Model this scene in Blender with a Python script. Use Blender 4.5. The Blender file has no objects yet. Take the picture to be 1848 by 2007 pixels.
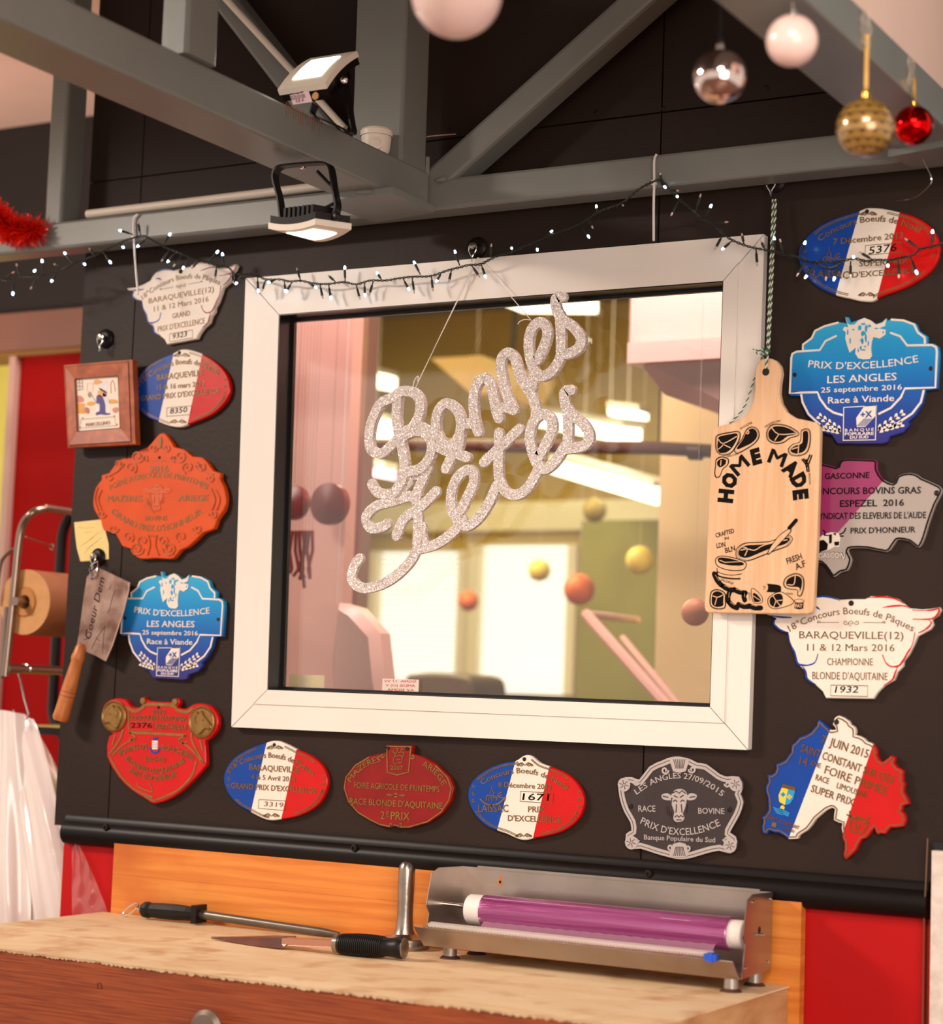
import bpy, bmesh, math, random
from mathutils import Vector, Matrix
from mathutils.geometry import tessellate_polygon
random.seed(7)
sc = bpy.context.scene
col = sc.collection
PI = math.pi

# ---------------------------------------------------------------- camera
IMW, IMH = 1848.0, 2007.0
FPX, YAW, PITCH, ROLL = 3922.93, .519179, .0931467, .0364415
CAM = Vector((2.27056, -3.0754, 1.3172491))
fw = Vector((-math.sin(YAW)*math.cos(PITCH), math.cos(YAW)*math.cos(PITCH), math.sin(PITCH)))
r0 = Vector((math.cos(YAW), math.sin(YAW), 0)); u0 = r0.cross(fw)
rt = r0*math.cos(ROLL)+u0*math.sin(ROLL); up = -r0*math.sin(ROLL)+u0*math.cos(ROLL)
cd = bpy.data.cameras.new('camera'); cam = bpy.data.objects.new('camera', cd); col.objects.link(cam)
m = Matrix((rt, up, -fw)).transposed().to_4x4(); m.translation = CAM; cam.matrix_world = m
cd.sensor_fit = 'HORIZONTAL'; cd.sensor_width = 36; cd.lens = FPX/IMW*36; cd.clip_start = .05
cd.dof.use_dof = True; cd.dof.focus_distance = 3.46; cd.dof.aperture_fstop = 3.0
sc.camera = cam

# ---------------------------------------------------------------- world, lights, exposure
w = bpy.data.worlds.new('world'); sc.world = w; w.use_nodes = True
bg = w.node_tree.nodes['Background']; bg.inputs[0].default_value = (1.0, .87, .77, 1); bg.inputs[1].default_value = .56
def area(name, loc, size, power, color, aim=None, sy=None):
    l = bpy.data.lights.new(name, 'AREA'); l.energy = power; l.color = color; l.shape = 'RECTANGLE'
    l.size = size; l.size_y = sy or size
    o = bpy.data.objects.new(name, l); o.location = loc; col.objects.link(o)
    if aim is not None: o.rotation_euler = (Vector(aim)-Vector(loc)).to_track_quat('-Z', 'Y').to_euler()
    return o
area('ceiling_lamp_light', (2.5, -3.4, 2.9), 1.2, 50, (1, .85, .73), (1.4, -.6, 0.9), .4)
area('ceiling_lamp_light', (-2.0, -2.2, 3.05), .8, 78, (1, .85, .73), (.6, 0, 1.3), .3)
area('shop_window_light', (3.9, -3.6, 1.5), 2.0, 55, (1, .86, .78), (.8, 0, 1.5), 1.8)
area('back_room_light', (-1.2, 1.6, 2.72), 1.6, 56, (1, .88, .46), (-1.2, 1.61, 0), .8)
area('back_room_light', (.6, .45, 2.6), .6, 14, (1, .76, .72), (-.1, 1.6, 1.2), .3)  # added pink fill for the dark hood, no lamp of the room
area('back_room_light', (-.15, .35, 2.68), .6, 9, (1, .78, .74), (-.5, .95, 1.5), .3)  # added fill to brighten the door leaf and red discs, not a real lamp
area('passage_ceiling_fill', (-1.45, .1, 1.9), .4, 3.5, (1, .76, .64), (-1.25, .2, 3), .4)  # added unseen fill aimed up to brighten the passage ceiling
vs = sc.view_settings; vs.view_transform = 'Standard'; vs.look = 'None'; vs.exposure = 0.6; vs.gamma = 1; vs.use_curve_mapping = False

# ---------------------------------------------------------------- unprojection helpers
def ray(x, y): return fw + rt*((x-924)/FPX) - up*((y-1003.5)/FPX)
def PY(x, y, Y=0.): d = ray(x, y); return CAM + d*((Y-CAM.y)/d.y)
def PZ(x, y, Z): d = ray(x, y); return CAM + d*((Z-CAM.z)/d.z)
def PX(x, y, X): d = ray(x, y); return CAM + d*((X-CAM.x)/d.x)
class TF:                                   # crop coordinates -> metres on the wall (X, Z)
    def __init__(s, ox, oy, k, Y=0.): s.o = (ox, oy); s.k = k; s.Y = Y
    def px(s, x, y): return (s.o[0]+x/s.k, s.o[1]+y/s.k)
    def __call__(s, x, y): p = PY(*s.px(x, y), s.Y); return Vector((p.x, p.z))
class SIM:                                  # the same design again, moved, turned and scaled on the wall
    def __init__(s, src, a, b, A, B):
        s.src = src; s.a = complex(*src(*a)); s.A = complex(*A); s.k = (complex(*B)-s.A)/(complex(*src(*b))-s.a)
    def __call__(s, x, y):
        z = s.A+s.k*(complex(*s.src(x, y))-s.a); return Vector((z.real, z.imag))
TA = TF(0, 380, 3.85); TB = TF(0, 840, 3.85); TC = TF(0, 1340, 3.85); TD = TF(430, 1420, 3.696)
TE = TF(900, 1420, 3.186); TFF = TF(1460, 1380, 4.763); TH = TF(1540, 390, 4.097); TI = TF(1500, 860, 3.716)

# ---------------------------------------------------------------- materials
def lin(c): return tuple(((v/255)/12.92 if v/255 <= .04045 else ((v/255+.055)/1.055)**2.4) for v in c)
MATS = {}
def mat(name, c, rough=.5, metal=0., var=.0, scale=8., bump=0., bscale=60., coat=0., emit=None, es=0., c2=None, stretch=(1, 1, 1), trans=0., alpha=1., spec=.5, detail=4):
    if name in MATS: return MATS[name]
    M = bpy.data.materials.new(name); M.use_nodes = True; nt = M.node_tree; b = nt.nodes['Principled BSDF']
    cl = lin(c); b.inputs['Base Color'].default_value = (*cl, 1); b.inputs['Roughness'].default_value = rough
    b.inputs['Metallic'].default_value = metal; b.inputs['Coat Weight'].default_value = coat; b.inputs['Alpha'].default_value = alpha
    b.inputs['Transmission Weight'].default_value = trans; b.inputs['Specular IOR Level'].default_value = spec
    tc = nt.nodes.new('ShaderNodeTexCoord'); mp = nt.nodes.new('ShaderNodeMapping'); mp.inputs['Scale'].default_value = stretch
    nt.links.new(tc.outputs['Object'], mp.inputs[0])
    if var or c2:
        n = nt.nodes.new('ShaderNodeTexNoise'); n.inputs['Scale'].default_value = scale; n.inputs['Detail'].default_value = detail
        nt.links.new(mp.outputs[0], n.inputs['Vector'])
        mr = nt.nodes.new('ShaderNodeMapRange'); mr.inputs[1].default_value = .35; mr.inputs[2].default_value = .65
        nt.links.new(n.outputs[0], mr.inputs[0])
        mx = nt.nodes.new('ShaderNodeMix'); mx.data_type = 'RGBA'; nt.links.new(mr.outputs[0], mx.inputs[0])
        mx.inputs[6].default_value = (*cl, 1)
        mx.inputs[7].default_value = (*(lin(c2) if c2 else tuple(v*(1-var) for v in cl)), 1)
        nt.links.new(mx.outputs[2], b.inputs['Base Color'])
    if bump:
        n2 = nt.nodes.new('ShaderNodeTexNoise'); n2.inputs['Scale'].default_value = bscale; n2.inputs['Detail'].default_value = 3
        nt.links.new(mp.outputs[0], n2.inputs['Vector'])
        bp = nt.nodes.new('ShaderNodeBump'); bp.inputs['Strength'].default_value = bump; bp.inputs['Distance'].default_value = .002
        nt.links.new(n2.outputs[0], bp.inputs['Height']); nt.links.new(bp.outputs[0], b.inputs['Normal'])
    if emit: b.inputs['Emission Color'].default_value = (*lin(emit), 1); b.inputs['Emission Strength'].default_value = es
    MATS[name] = M; return M
black = mat('black_wall_paint', (46, 33, 27), .5, var=.25, scale=3, bump=.25, bscale=90, spec=.2)
blackrail = mat('black_rail_paint', (20, 15, 14), .4, spec=.2, bump=.05, bscale=60, var=.2)
groove = mat('joint_dark', (12, 10, 9), .7)
steel_paint = mat('grey_steel_paint', (124, 127, 122), .38, var=.12, scale=5, bump=.1, bscale=40)
white_pvc = mat('white_pvc', (236, 228, 218), .35, var=.04, scale=4)
rubber = mat('black_rubber', (18, 15, 14), .3)
redp = mat('red_panel', (186, 16, 18), .45, spec=.2, var=.12, scale=3, bump=.08)
gold = mat('gold_paint', (158, 118, 62), .38, .55, var=.25, scale=60)
gold_dull = mat('dull_gold_paint', (132, 100, 58), .45, .35, var=.25, scale=80)
e_blue = mat('blue_enamel', (10, 66, 158), .3, coat=.12, spec=.3, var=.1, scale=20, bump=.12, bscale=50)
e_white = mat('white_enamel', (238, 226, 212), .35, coat=.1, spec=.3, var=.05, scale=20)
e_red = mat('red_enamel', (204, 14, 12), .3, coat=.12, spec=.3, var=.1, scale=20, bump=.12, bscale=50)
e_dred = mat('dark_red_enamel', (142, 18, 16), .3, coat=.12, spec=.3, var=.2, scale=25, bump=.15, bscale=50)
e_orange = mat('orange_enamel', (220, 80, 8), .35, coat=.1, spec=.3, var=.12, scale=20, bump=.15, bscale=60)
e_purple = mat('magenta_enamel', (150, 48, 98), .3, coat=.3, var=.1)
e_grey = mat('pale_grey_enamel', (172, 160, 152), .32, coat=.2, var=.06)
ink = mat('black_ink', (18, 13, 12), .75, spec=.1)
dgrey = mat('anodised_dark_grey', (66, 56, 56), .35, .3, var=.15, scale=30)
silver = mat('silver_relief', (205, 192, 186), .3, .5, var=.08)
screwm = mat('dark_screw', (40, 34, 32), .4, .7)
chrome = mat('chrome', (225, 220, 215), .08, 1)
steel = mat('brushed_steel', (168, 158, 150), .3, 1, var=.2, scale=12, stretch=(1, 8, 8))
steel_sheet = mat('steel_sheet', (186, 172, 162), .28, .9, var=.2, scale=7, bump=.05)
blackpl = mat('black_plastic', (16, 13, 13), .42, bump=.1, spec=.3)
whitepl = mat('white_plastic', (232, 222, 206), .4)
twhite = mat('tie_white', (232, 224, 220), .4)

def grad_blue(name, z0, z1):                # enamel fading from sky blue to violet down the plaque, as printed
    M = mat(name, (30, 120, 200), .3, coat=.12, spec=.3); nt = M.node_tree; b = nt.nodes['Principled BSDF']
    g = nt.nodes.new('ShaderNodeNewGeometry'); sx = nt.nodes.new('ShaderNodeSeparateXYZ'); nt.links.new(g.outputs['Position'], sx.inputs[0])
    mr = nt.nodes.new('ShaderNodeMapRange'); mr.inputs[1].default_value = z0; mr.inputs[2].default_value = z1; nt.links.new(sx.outputs[2], mr.inputs[0])
    cr = nt.nodes.new('ShaderNodeValToRGB'); nt.links.new(mr.outputs[0], cr.inputs[0]); nt.links.new(cr.outputs[0], b.inputs['Base Color'])
    cr.color_ramp.elements[0].color = (*lin((52, 44, 120)), 1); cr.color_ramp.elements[1].color = (*lin((62, 172, 214)), 1)
    for p, c in ((.2, (38, 62, 148)), (.4, (26, 92, 172)), (.62, (22, 132, 200)), (.82, (40, 158, 214))):
        e = cr.color_ramp.elements.new(p); e.color = (*lin(c), 1)
    return M
def wood(name, c1, c2, sc_=6., stretch=(1, 6, 12), rough=.5, bump=.15, blot=None, bs=7):
    M = mat(name, c1, rough, bump=bump, bscale=30, stretch=stretch); nt = M.node_tree; b = nt.nodes['Principled BSDF']
    mp = [n for n in nt.nodes if n.type == 'MAPPING'][0]
    n = nt.nodes.new('ShaderNodeTexNoise'); n.inputs['Scale'].default_value = sc_; n.inputs['Detail'].default_value = 8; n.inputs['Distortion'].default_value = .6
    nt.links.new(mp.outputs[0], n.inputs['Vector'])
    cr = nt.nodes.new('ShaderNodeValToRGB'); cr.color_ramp.elements[0].position = .38; cr.color_ramp.elements[1].position = .64
    cr.color_ramp.elements[0].color = (*lin(c2), 1); cr.color_ramp.elements[1].color = (*lin(c1), 1); nt.links.new(n.outputs[0], cr.inputs[0])
    out = cr.outputs[0]
    if blot:
        n3 = nt.nodes.new('ShaderNodeTexNoise'); n3.inputs['Scale'].default_value = bs; n3.inputs['Detail'].default_value = 5
        tc = [q for q in nt.nodes if q.type == 'TEX_COORD'][0]; nt.links.new(tc.outputs['Object'], n3.inputs['Vector'])
        mr = nt.nodes.new('ShaderNodeMapRange'); mr.inputs[1].default_value = .52; mr.inputs[2].default_value = .72; nt.links.new(n3.outputs[0], mr.inputs[0])
        mx = nt.nodes.new('ShaderNodeMix'); mx.data_type = 'RGBA'; nt.links.new(mr.outputs[0], mx.inputs[0]); nt.links.new(out, mx.inputs[6])
        mx.inputs[7].default_value = (*lin(blot), 1); out = mx.outputs[2]
    nt.links.new(out, b.inputs['Base Color']); return M
w_orange = wood('orange_beech', (222, 140, 58), (204, 114, 40), 3, (1, 4, 22), .42, blot=(190, 98, 34), bs=4)
w_dark = wood('red_brown_oak', (156, 74, 32), (122, 50, 20), 9, (1, 3, 40), .5)
w_top = wood('scrubbed_beech_top', (238, 210, 170), (228, 194, 150), 5, (1, 3, 3), .6, blot=(206, 158, 114), bs=14)
w_end = wood('pale_end_grain', (214, 172, 120), (180, 128, 78), 6, (6, 1, 3), .6)
w_board = wood('pale_maple', (226, 184, 144), (214, 168, 126), 6, (16, 2, 1), .45, .05)
w_frame = wood('cherry_frame_wood', (182, 92, 40), (150, 66, 26), 10, (3, 3, 3), .4, blot=(150, 66, 28), bs=40)
w_handle = wood('turned_beech_handle', (206, 128, 62), (170, 90, 36), 10, (4, 4, 1), .42)
w_kraft = mat('kraft_paper', (150, 92, 52), .7, var=.12, scale=20)
w_kraft2 = mat('kraft_paper_end', (206, 150, 96), .8, var=.12, scale=50)

# ---------------------------------------------------------------- mesh builder
class MB:
    def __init__(s): s.v = []; s.f = []; s.m = []; s.mats = []
    def mi(s, mt):
        if mt not in s.mats: s.mats.append(mt)
        return s.mats.index(mt)
    def add(s, vs, fs, mt):
        o = len(s.v); k = s.mi(mt); s.v += [tuple(v) for v in vs]
        for f in fs: s.f.append([i+o for i in f]); s.m.append(k)
    def box(s, a, b, mt):
        x0, y0, z0 = (min(p, q) for p, q in zip(a, b)); x1, y1, z1 = (max(p, q) for p, q in zip(a, b))
        s.add([(x0, y0, z0), (x1, y0, z0), (x1, y1, z0), (x0, y1, z0), (x0, y0, z1), (x1, y0, z1), (x1, y1, z1), (x0, y1, z1)],
              [(0, 3, 2, 1), (4, 5, 6, 7), (0, 1, 5, 4), (1, 2, 6, 5), (2, 3, 7, 6), (3, 0, 4, 7)], mt)
    def hexa(s, q8, mt): s.add(q8, [(0, 3, 2, 1), (4, 5, 6, 7), (0, 1, 5, 4), (1, 2, 6, 5), (2, 3, 7, 6), (3, 0, 4, 7)], mt)
    def sheet(s, outline, yb, yf, mt, bev=.0):   # outline in (X,Z); slab from depth yb to yf (front is the smaller y)
        pts = [Vector(p) for p in outline]; n = len(pts)
        A = sum(pts[i].x*pts[(i+1) % n].y-pts[(i+1) % n].x*pts[i].y for i in range(n))
        if A < 0: pts.reverse()
        rings = [([p for p in pts], yb)]
        if bev:
            inn = []
            for i in range(n):
                a, b, c = pts[i-1], pts[i], pts[(i+1) % n]
                e1 = (b-a); e2 = (c-b)
                n1 = Vector((-e1.y, e1.x)).normalized() if e1.length else Vector((0, 0)); n2 = Vector((-e2.y, e2.x)).normalized() if e2.length else n1
                nn = n1+n2; nn = nn.normalized() if nn.length > 1e-6 else n1
                inn.append(b+nn*bev)
            rings += [([p for p in pts], yf+bev), (inn, yf)]
        else: rings.append(([p for p in pts], yf))
        vs = []; fs = []
        for r, y in rings: vs += [(p.x, y, p.y) for p in r]
        for k in range(len(rings)-1):
            for i in range(n):
                j = (i+1) % n; fs.append((k*n+i, k*n+j, (k+1)*n+j, (k+1)*n+i))
        o = (len(rings)-1)*n; tri = tessellate_polygon([[Vector((p.x, p.y, 0)) for p in rings[-1][0]]])
        for t in tri:
            a, b, c = (rings[-1][0][i] for i in t)
            if (b-a).cross(c-a) < 0: t = t[::-1]
            fs.append(tuple(i+o for i in t)); fs.append(tuple(i for i in t[::-1]))
        s.add(vs, fs, mt)
    def stroke(s, pts, wd, yb, yf, mt, closed=False, caps=True, sm=0):  # flat topped band along a centre line in (X,Z)
        P = [Vector(p) for p in pts]
        if sm: P = crs(P, sm, closed)
        n = len(P); vs = []; fs = []
        for i in range(n):
            a = P[i-1] if (i or closed) else P[i]; b = P[(i+1) % n] if (i < n-1 or closed) else P[i]
            t = (b-a); t = t.normalized() if t.length > 1e-9 else Vector((1, 0)); nn = Vector((-t.y, t.x))
            ww = (wd[min(int(i*len(wd)/n), len(wd)-1)] if isinstance(wd, (list, tuple)) else wd)/2
            l, r = P[i]+nn*ww, P[i]-nn*ww
            vs += [(l.x, yb, l.y), (l.x, yf, l.y), (r.x, yf, r.y), (r.x, yb, r.y)]
        for i in range(n if closed else n-1):
            j = (i+1) % n
            for k in range(3): fs.append((i*4+k, j*4+k, j*4+k+1, i*4+k+1))
        if not closed: fs += [(0, 1, 2, 3), (n*4-1, n*4-2, n*4-3, n*4-4)]
        s.add(vs, fs, mt)
        if caps and not closed:
            for p, ww in ((P[0], wd if not isinstance(wd, (list, tuple)) else wd[0]), (P[-1], wd if not isinstance(wd, (list, tuple)) else wd[-1])):
                s.disc(p, ww/2, yb, yf+(.00006 if yf < yb else -.00006), mt, 10)
    def disc(s, c, r, yb, yf, mt, n=16, ry=None, bev=0., rot=0.):
        ry = ry or r; c = Vector(c)
        o = []
        for i in range(n):
            a = 2*PI*i/n; x, z = r*math.cos(a), ry*math.sin(a); o.append((c.x+x*math.cos(rot)-z*math.sin(rot), c.y+x*math.sin(rot)+z*math.cos(rot)))
        s.sheet(o, yb, yf, mt, bev)
    def tube(s, pts, r, mt, n=8, closed=False, capped=True):
        P = [Vector(p) for p in pts]; N = len(P); vs = []; fs = []; ref = None
        for i in range(N):
            a = P[i-1] if (i or closed) else P[i]; b = P[(i+1) % N] if (i < N-1 or closed) else P[i]
            t = (b-a).normalized()
            if ref is None: ref = Vector((0, 0, 1)) if abs(t.z) < .9 else Vector((1, 0, 0))
            u = (ref-t*ref.dot(t)).normalized(); v = t.cross(u); ref = u
            rr = r[i] if isinstance(r, (list, tuple)) else r
            for k in range(n):
                an = 2*PI*k/n; vs.append(P[i]+(u*math.cos(an)+v*math.sin(an))*rr)
        for i in range(N if closed else N-1):
            j = (i+1) % N
            for k in range(n): fs.append((i*n+k, i*n+(k+1) % n, j*n+(k+1) % n, j*n+k))
        if capped and not closed: fs += [tuple(range(n))[::-1], tuple(range((N-1)*n, N*n))]
        s.add(vs, fs, mt)
    def lathe(s, base, axis, prof, mt, n=24):    # prof: (radius, distance along the axis)
        ax = Vector(axis).normalized(); ref = Vector((0, 0, 1)) if abs(ax.z) < .9 else Vector((1, 0, 0))
        u = (ref-ax*ref.dot(ax)).normalized(); v = ax.cross(u); base = Vector(base); vs = []; fs = []
        for r, h in prof:
            for k in range(n):
                a = 2*PI*k/n; vs.append(base+ax*h+(u*math.cos(a)+v*math.sin(a))*max(r, 1e-5))
        for i in range(len(prof)-1):
            for k in range(n): fs.append((i*n+k, i*n+(k+1) % n, (i+1)*n+(k+1) % n, (i+1)*n+k))
        s.add(vs, fs, mt)
    def build(s, name, parent=None, smooth=False, loc=None):
        if getattr(s, 'cuts', None) and name in ('lettering', 'printed_words') and len(s.cuts) > 1:
            cv = [0]+[c[0] for c in s.cuts[1:]]+[len(s.v)]; cf = [0]+[c[1] for c in s.cuts[1:]]+[len(s.f)]; o = None
            for k in range(len(cv)-1):
                q = MB(); q.v = s.v[cv[k]:cv[k+1]]; q.f = [[i-cv[k] for i in f] for f in s.f[cf[k]:cf[k+1]]]; q.m = s.m[cf[k]:cf[k+1]]; q.mats = s.mats
                o = q.build(name, parent, smooth)
            return o
        me = bpy.data.meshes.new(name)
        L = Vector(loc) if loc is not None else (Vector(parent['_o']) if parent is not None and '_o' in parent else Vector((0, 0, 0)))
        if loc is None and parent is None and s.v:
            mn = [min(v[i] for v in s.v) for i in range(3)]; mx = [max(v[i] for v in s.v) for i in range(3)]
            L = Vector(((mn[0]+mx[0])/2, (mn[1]+mx[1])/2, mn[2]))
        me.from_pydata([tuple(Vector(v)-L) for v in s.v], [], s.f)
        for mt in s.mats: me.materials.append(mt)
        me.polygons.foreach_set('material_index', s.m)
        if smooth and not getattr(s, 'flat', False):
            me.polygons.foreach_set('use_smooth', [True]*len(s.f))
            try: me.set_sharp_from_angle(angle=math.radians(35))
            except Exception: pass
        me.update()
        o = bpy.data.objects.new(name, me); col.objects.link(o)
        if parent is not None:
            o.parent = parent
            o.location = L-Vector(parent['_o'])
        else: o.location = L
        o['_o'] = tuple(L)
        return o
def crs(P, k=6, closed=False):               # Catmull-Rom resample
    n = len(P); out = []
    for i in range(n if closed else n-1):
        a = P[i-1] if (i or closed) else P[i]; b = P[i]; c = P[(i+1) % n]; d = P[(i+2) % n] if (i < n-2 or closed) else P[(i+1) % n]
        for q in range(k):
            t = q/k; out.append(.5*((2*b)+(c-a)*t+(2*a-5*b+4*c-d)*t*t+(3*b-a-3*c+d)*t**3))
    if not closed: out.append(P[-1])
    return out
def thing(name, loc, label, cat, group=None):
    o = bpy.data.objects.new(name, None); o.empty_display_size = .05; o.location = loc; col.objects.link(o); o['_o'] = tuple(loc)
    o['label'] = label; o['category'] = cat
    if group: o['group'] = group
    return o
def tag(o, label, cat, group=None):
    o['label'] = label; o['category'] = cat
    if group: o['group'] = group
    return o
def struct(o): o['kind'] = 'structure'; return o

# ---------------------------------------------------------------- lettering
FC = {}
def glyphs(txt, bold=0., res=2):
    key = (txt, bold, res)
    if key in FC: return FC[key]
    cu = bpy.data.curves.new('t', 'FONT'); cu.body = txt; cu.size = 1; cu.extrude = .5; cu.resolution_u = res; cu.offset = bold
    ob = bpy.data.objects.new('t', cu); col.objects.link(ob); dg = bpy.context.evaluated_depsgraph_get()
    me = bpy.data.meshes.new_from_object(ob.evaluated_get(dg))
    vs = [tuple(v.co) for v in me.vertices]; fs = [tuple(p.vertices) for p in me.polygons]
    bpy.data.objects.remove(ob); bpy.data.curves.remove(cu); bpy.data.meshes.remove(me)
    xs = [v[0] for v in vs] or [0, 1]
    FC[key] = (vs, fs, min(xs), max(xs)); return FC[key]
CAPH = .729
def text(mb, tf, txt, p0, p1, h, mt, yb, yf, sag=0., bold=0., slant=0., res=2, mirror=False):
    """lettering whose baseline runs p0->p1 (crop coordinates), cap height h, bulging up by sag"""
    a, b = tf(*p0), tf(*p1); mid = ((p0[0]+p1[0])/2, (p0[1]+p1[1])/2)
    hm = (tf(mid[0], mid[1]-h)-tf(*mid)).length/CAPH
    sg = (tf(mid[0], mid[1]-abs(sag))-tf(*mid)).length*(1 if sag > 0 else -1) if sag else 0
    if bold and ('M' in txt or '4' in txt):      # these two glyphs cannot be emboldened by the font offset: overlay shifted copies
        sh = bold*h*.8
        for k, dx in enumerate((-sh, sh)): text(mb, tf, txt, (p0[0]+dx, p0[1]), (p1[0]+dx, p1[1]), h, mt, yb, yf+(.00007*k if yf < yb else -.00007*k), sag, 0., slant, res, mirror)
        mb.cuts.pop(); return
    vs, fs, x0, x1 = glyphs(txt, bold, res)
    d = b-a; L = d.length; t = d/L; nn = Vector((-t.y, t.x)); ctrl = (a+b)/2+nn*2*sg
    out = []
    for x, y, z in vs:
        u = (x-x0)/(x1-x0)
        if mirror: u = 1-u
        u += slant*y*hm/L
        c = a*(1-u)**2+ctrl*2*u*(1-u)+b*u*u
        tg = ((ctrl-a)*(1-u)+(b-ctrl)*u).normalized(); n2 = Vector((-tg.y, tg.x))
        q = c+n2*(y*hm); out.append((q.x, yf if z > 0 else yb, q.y))
    if not hasattr(mb, 'cuts'): mb.cuts = []
    mb.cuts.append((len(mb.v), len(mb.f))); mb.add(out, fs, mt)
def letter(mb, tf, ch, c, h, wd, ang, mt, yb, yf, bold=0.):
    if ch == 'M' and bold:
        for k, dx in enumerate((-.035*wd, 0, .035*wd)):
            letter(mb, tf, ch, (c[0]+dx*math.cos(ang), c[1]-dx*math.sin(ang)), h*(1.04-.0*k), wd, ang, mt, yb, yf-.00006*k); 
        return
    vs, fs, x0, x1 = glyphs(ch, bold); q0 = tf(*c); s = (tf(c[0], c[1]-10)-q0).length/10
    ca, sa = math.cos(ang), math.sin(ang); out = []
    for x, y, z in vs:
        X = ((x-x0)/(x1-x0)-.5)*wd*s; Y = (y/CAPH-.5)*h*s
        out.append((q0.x+X*ca-Y*sa, yf if z > 0 else yb, q0.y+X*sa+Y*ca))
    mb.add(out, fs, mt)
def L2(tf, pts): return [tf(*p) for p in pts]
def spiral(tf, c, r, turns, a0, sgn=1, n=14):
    return [tf(c[0]+r*(1-.8*i/n)*math.cos(a0+sgn*turns*2*PI*i/n), c[1]+r*(1-.8*i/n)*math.sin(a0+sgn*turns*2*PI*i/n)) for i in range(n+1)]
def scaled(pts, k, c=None):
    if c is None: c = (sum(p[0] for p in pts)/len(pts), sum(p[1] for p in pts)/len(pts))
    return [(c[0]+(p[0]-c[0])*k, c[1]+(p[1]-c[1])*k) for p in pts]
# ================================================================ THE SETTING
WL = -.41; XR = 1.9; ZM = 1.04; ZS = 2.335; ZT = 3.15
x1 = PY(238, 1100).x; x2 = PY(1259, 1560).x; g = .0014
wall = MB(); wall.box((WL, .012, ZM), (0.02, .055, ZT), groove); wall.box((1.03, .012, ZM), (XR, .055, ZT), groove)
wall.box((0.02, .012, ZM), (1.03, .055, 1.275), groove); wall.box((0.02, .012, 2.08), (1.03, .055, ZT), groove)
wall = struct(wall.build('wall_back', loc=(0, 0, 0)))
def panel(boxes, name='panel'):
    p = MB()
    for a, b in boxes: p.box((a[0], 0, a[1]), (b[0], .012, b[1]), black)
    return p.build(name, wall)
panel([((WL, ZM), (x1-g, ZS-g))]); panel([((WL, ZS+g), (x1-g, ZT))])
panel([((x1+g, ZM), (.03, ZS-g)), ((.03, ZM), (x2-g, 1.27)), ((.03, 2.085), (x2-g, ZS-g))])
panel([((x1+g, ZS+g), (x2-g, ZT))])
panel([((x2+g, ZM), (1.02, 1.27)), ((x2+g, 2.085), (1.02, ZS-g)), ((1.02, ZM), (XR, ZS-g))]); panel([((x2+g, ZS+g), (XR, ZT))])
# chalky filler in the joint of the upper panels and small screws in the panels
f = MB(); a, b = PY(836, 268, -.001), PY(893, 263, -.001)
f.tube([a, (a+b)/2+Vector((0, 0, .0006)), b], .0013, mat('filler', (196, 160, 140), .8), 5); f.build('joint_filler', wall)
f = MB()
for x, y in ((883, 255), (1169, 220), (1300, 213), (1502, 172), (1285, 318)):
    p = PY(x, y); f.lathe(p, (0, -1, 0), [(0.004, -.001), (.004, .0012), (.002, .002), (0, .002)], screwm, 10)
f.build('screw_heads', wall)
# red lower wall
r = MB(); xs = PY(1814, 1900).x
r.box((-.385, .002, .0), (xs-.002, .05, ZM), redp); r.box((xs+.003, .002, .0), (XR, .05, ZM), redp); r.box((xs-.002, .012, 0), (xs+.003, .05, ZM), gold_dull)
struct(r.build('wall_lower', loc=(0, 0, 0)))
r = MB(); prof = [(0, 1.062), (-.008, 1.063), (-.012, 1.058), (-.013, 1.050), (-.018, 1.047), (-.024, 1.040), (-.026, 1.030), (-.024, 1.019), (-.017, 1.010), (-.008, 1.006), (0, 1.005)]
def extr(mb, prof, xa, xb, mt):
    n = len(prof); vs = [(xa, y, z) for y, z in prof]+[(xb, y, z) for y, z in prof]
    mb.add(vs, [(i, i+1, n+i+1, n+i) for i in range(n-1)]+[tuple(range(n)), tuple(range(n, 2*n))[::-1]], mt)
extr(r, prof, -.373, PY(1824, 1740).x, blackrail); rail = struct(r.build('trim_1', smooth=True))
for x, y in ((206, 1621), (693, 1662), (1270, 1712)):
    q = MB(); p = PY(x, y, -.026); q.lathe(p+Vector((0, .004, 0)), (0, -1, 0), [(.0062, 0), (.0062, .0045), (.003, .005), (.0026, .003), (0, .003)], screwm, 14); q.build('screw', rail)
fl = MB(); fl.box((-4, -6.5, -.05), (5.5, 6, 0), mat('floor_tile', (120, 84, 66), .4, var=.2, scale=3)); struct(fl.build('floor', loc=(0, 0, 0)))
ce = MB(); ce.box((-4, -6.5, ZT), (5.5, 0.05, ZT+.1), mat('ceiling_paint', (70, 56, 50), .8, var=.05)); struct(ce.build('ceiling', loc=(0, 0, 0)))
# --- passage past the left end of the wall
YP = .75
def PYm(x, y): return PY(x, y, YP)
ztop = PYm(90, 240).z; zb = PYm(90, 614).z; zc = PYm(90, 687).z; zd = PYm(90, 697).z
b = MB(); b.box((-3.9, YP, zb), (-.38, YP+.1, ztop+.02), mat('bulkhead_black', (24, 18, 16), .6)); struct(b.build('wall_far', loc=(0, 0, 0)))
b = MB(); b.box((-3.9, -1.6, ztop), (WL-.02, YP, ztop+.05), mat('passage_ceiling_paint', (236, 206, 188), .7, var=.05)); struct(b.build('ceiling', loc=(0, 0, 0)))
b = MB(); b.box((-3.9, YP-.03, zc), (-.4, YP+.1, zb), mat('lintel_beige', (134, 94, 78), .5, var=.15, scale=2)); b.box((-3.9, YP-.02, zd), (-.4, YP+.09, zc), mat('ochre_strip', (150, 104, 44), .5)); struct(b.build('trim_2', loc=(0, 0, 0)))
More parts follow.
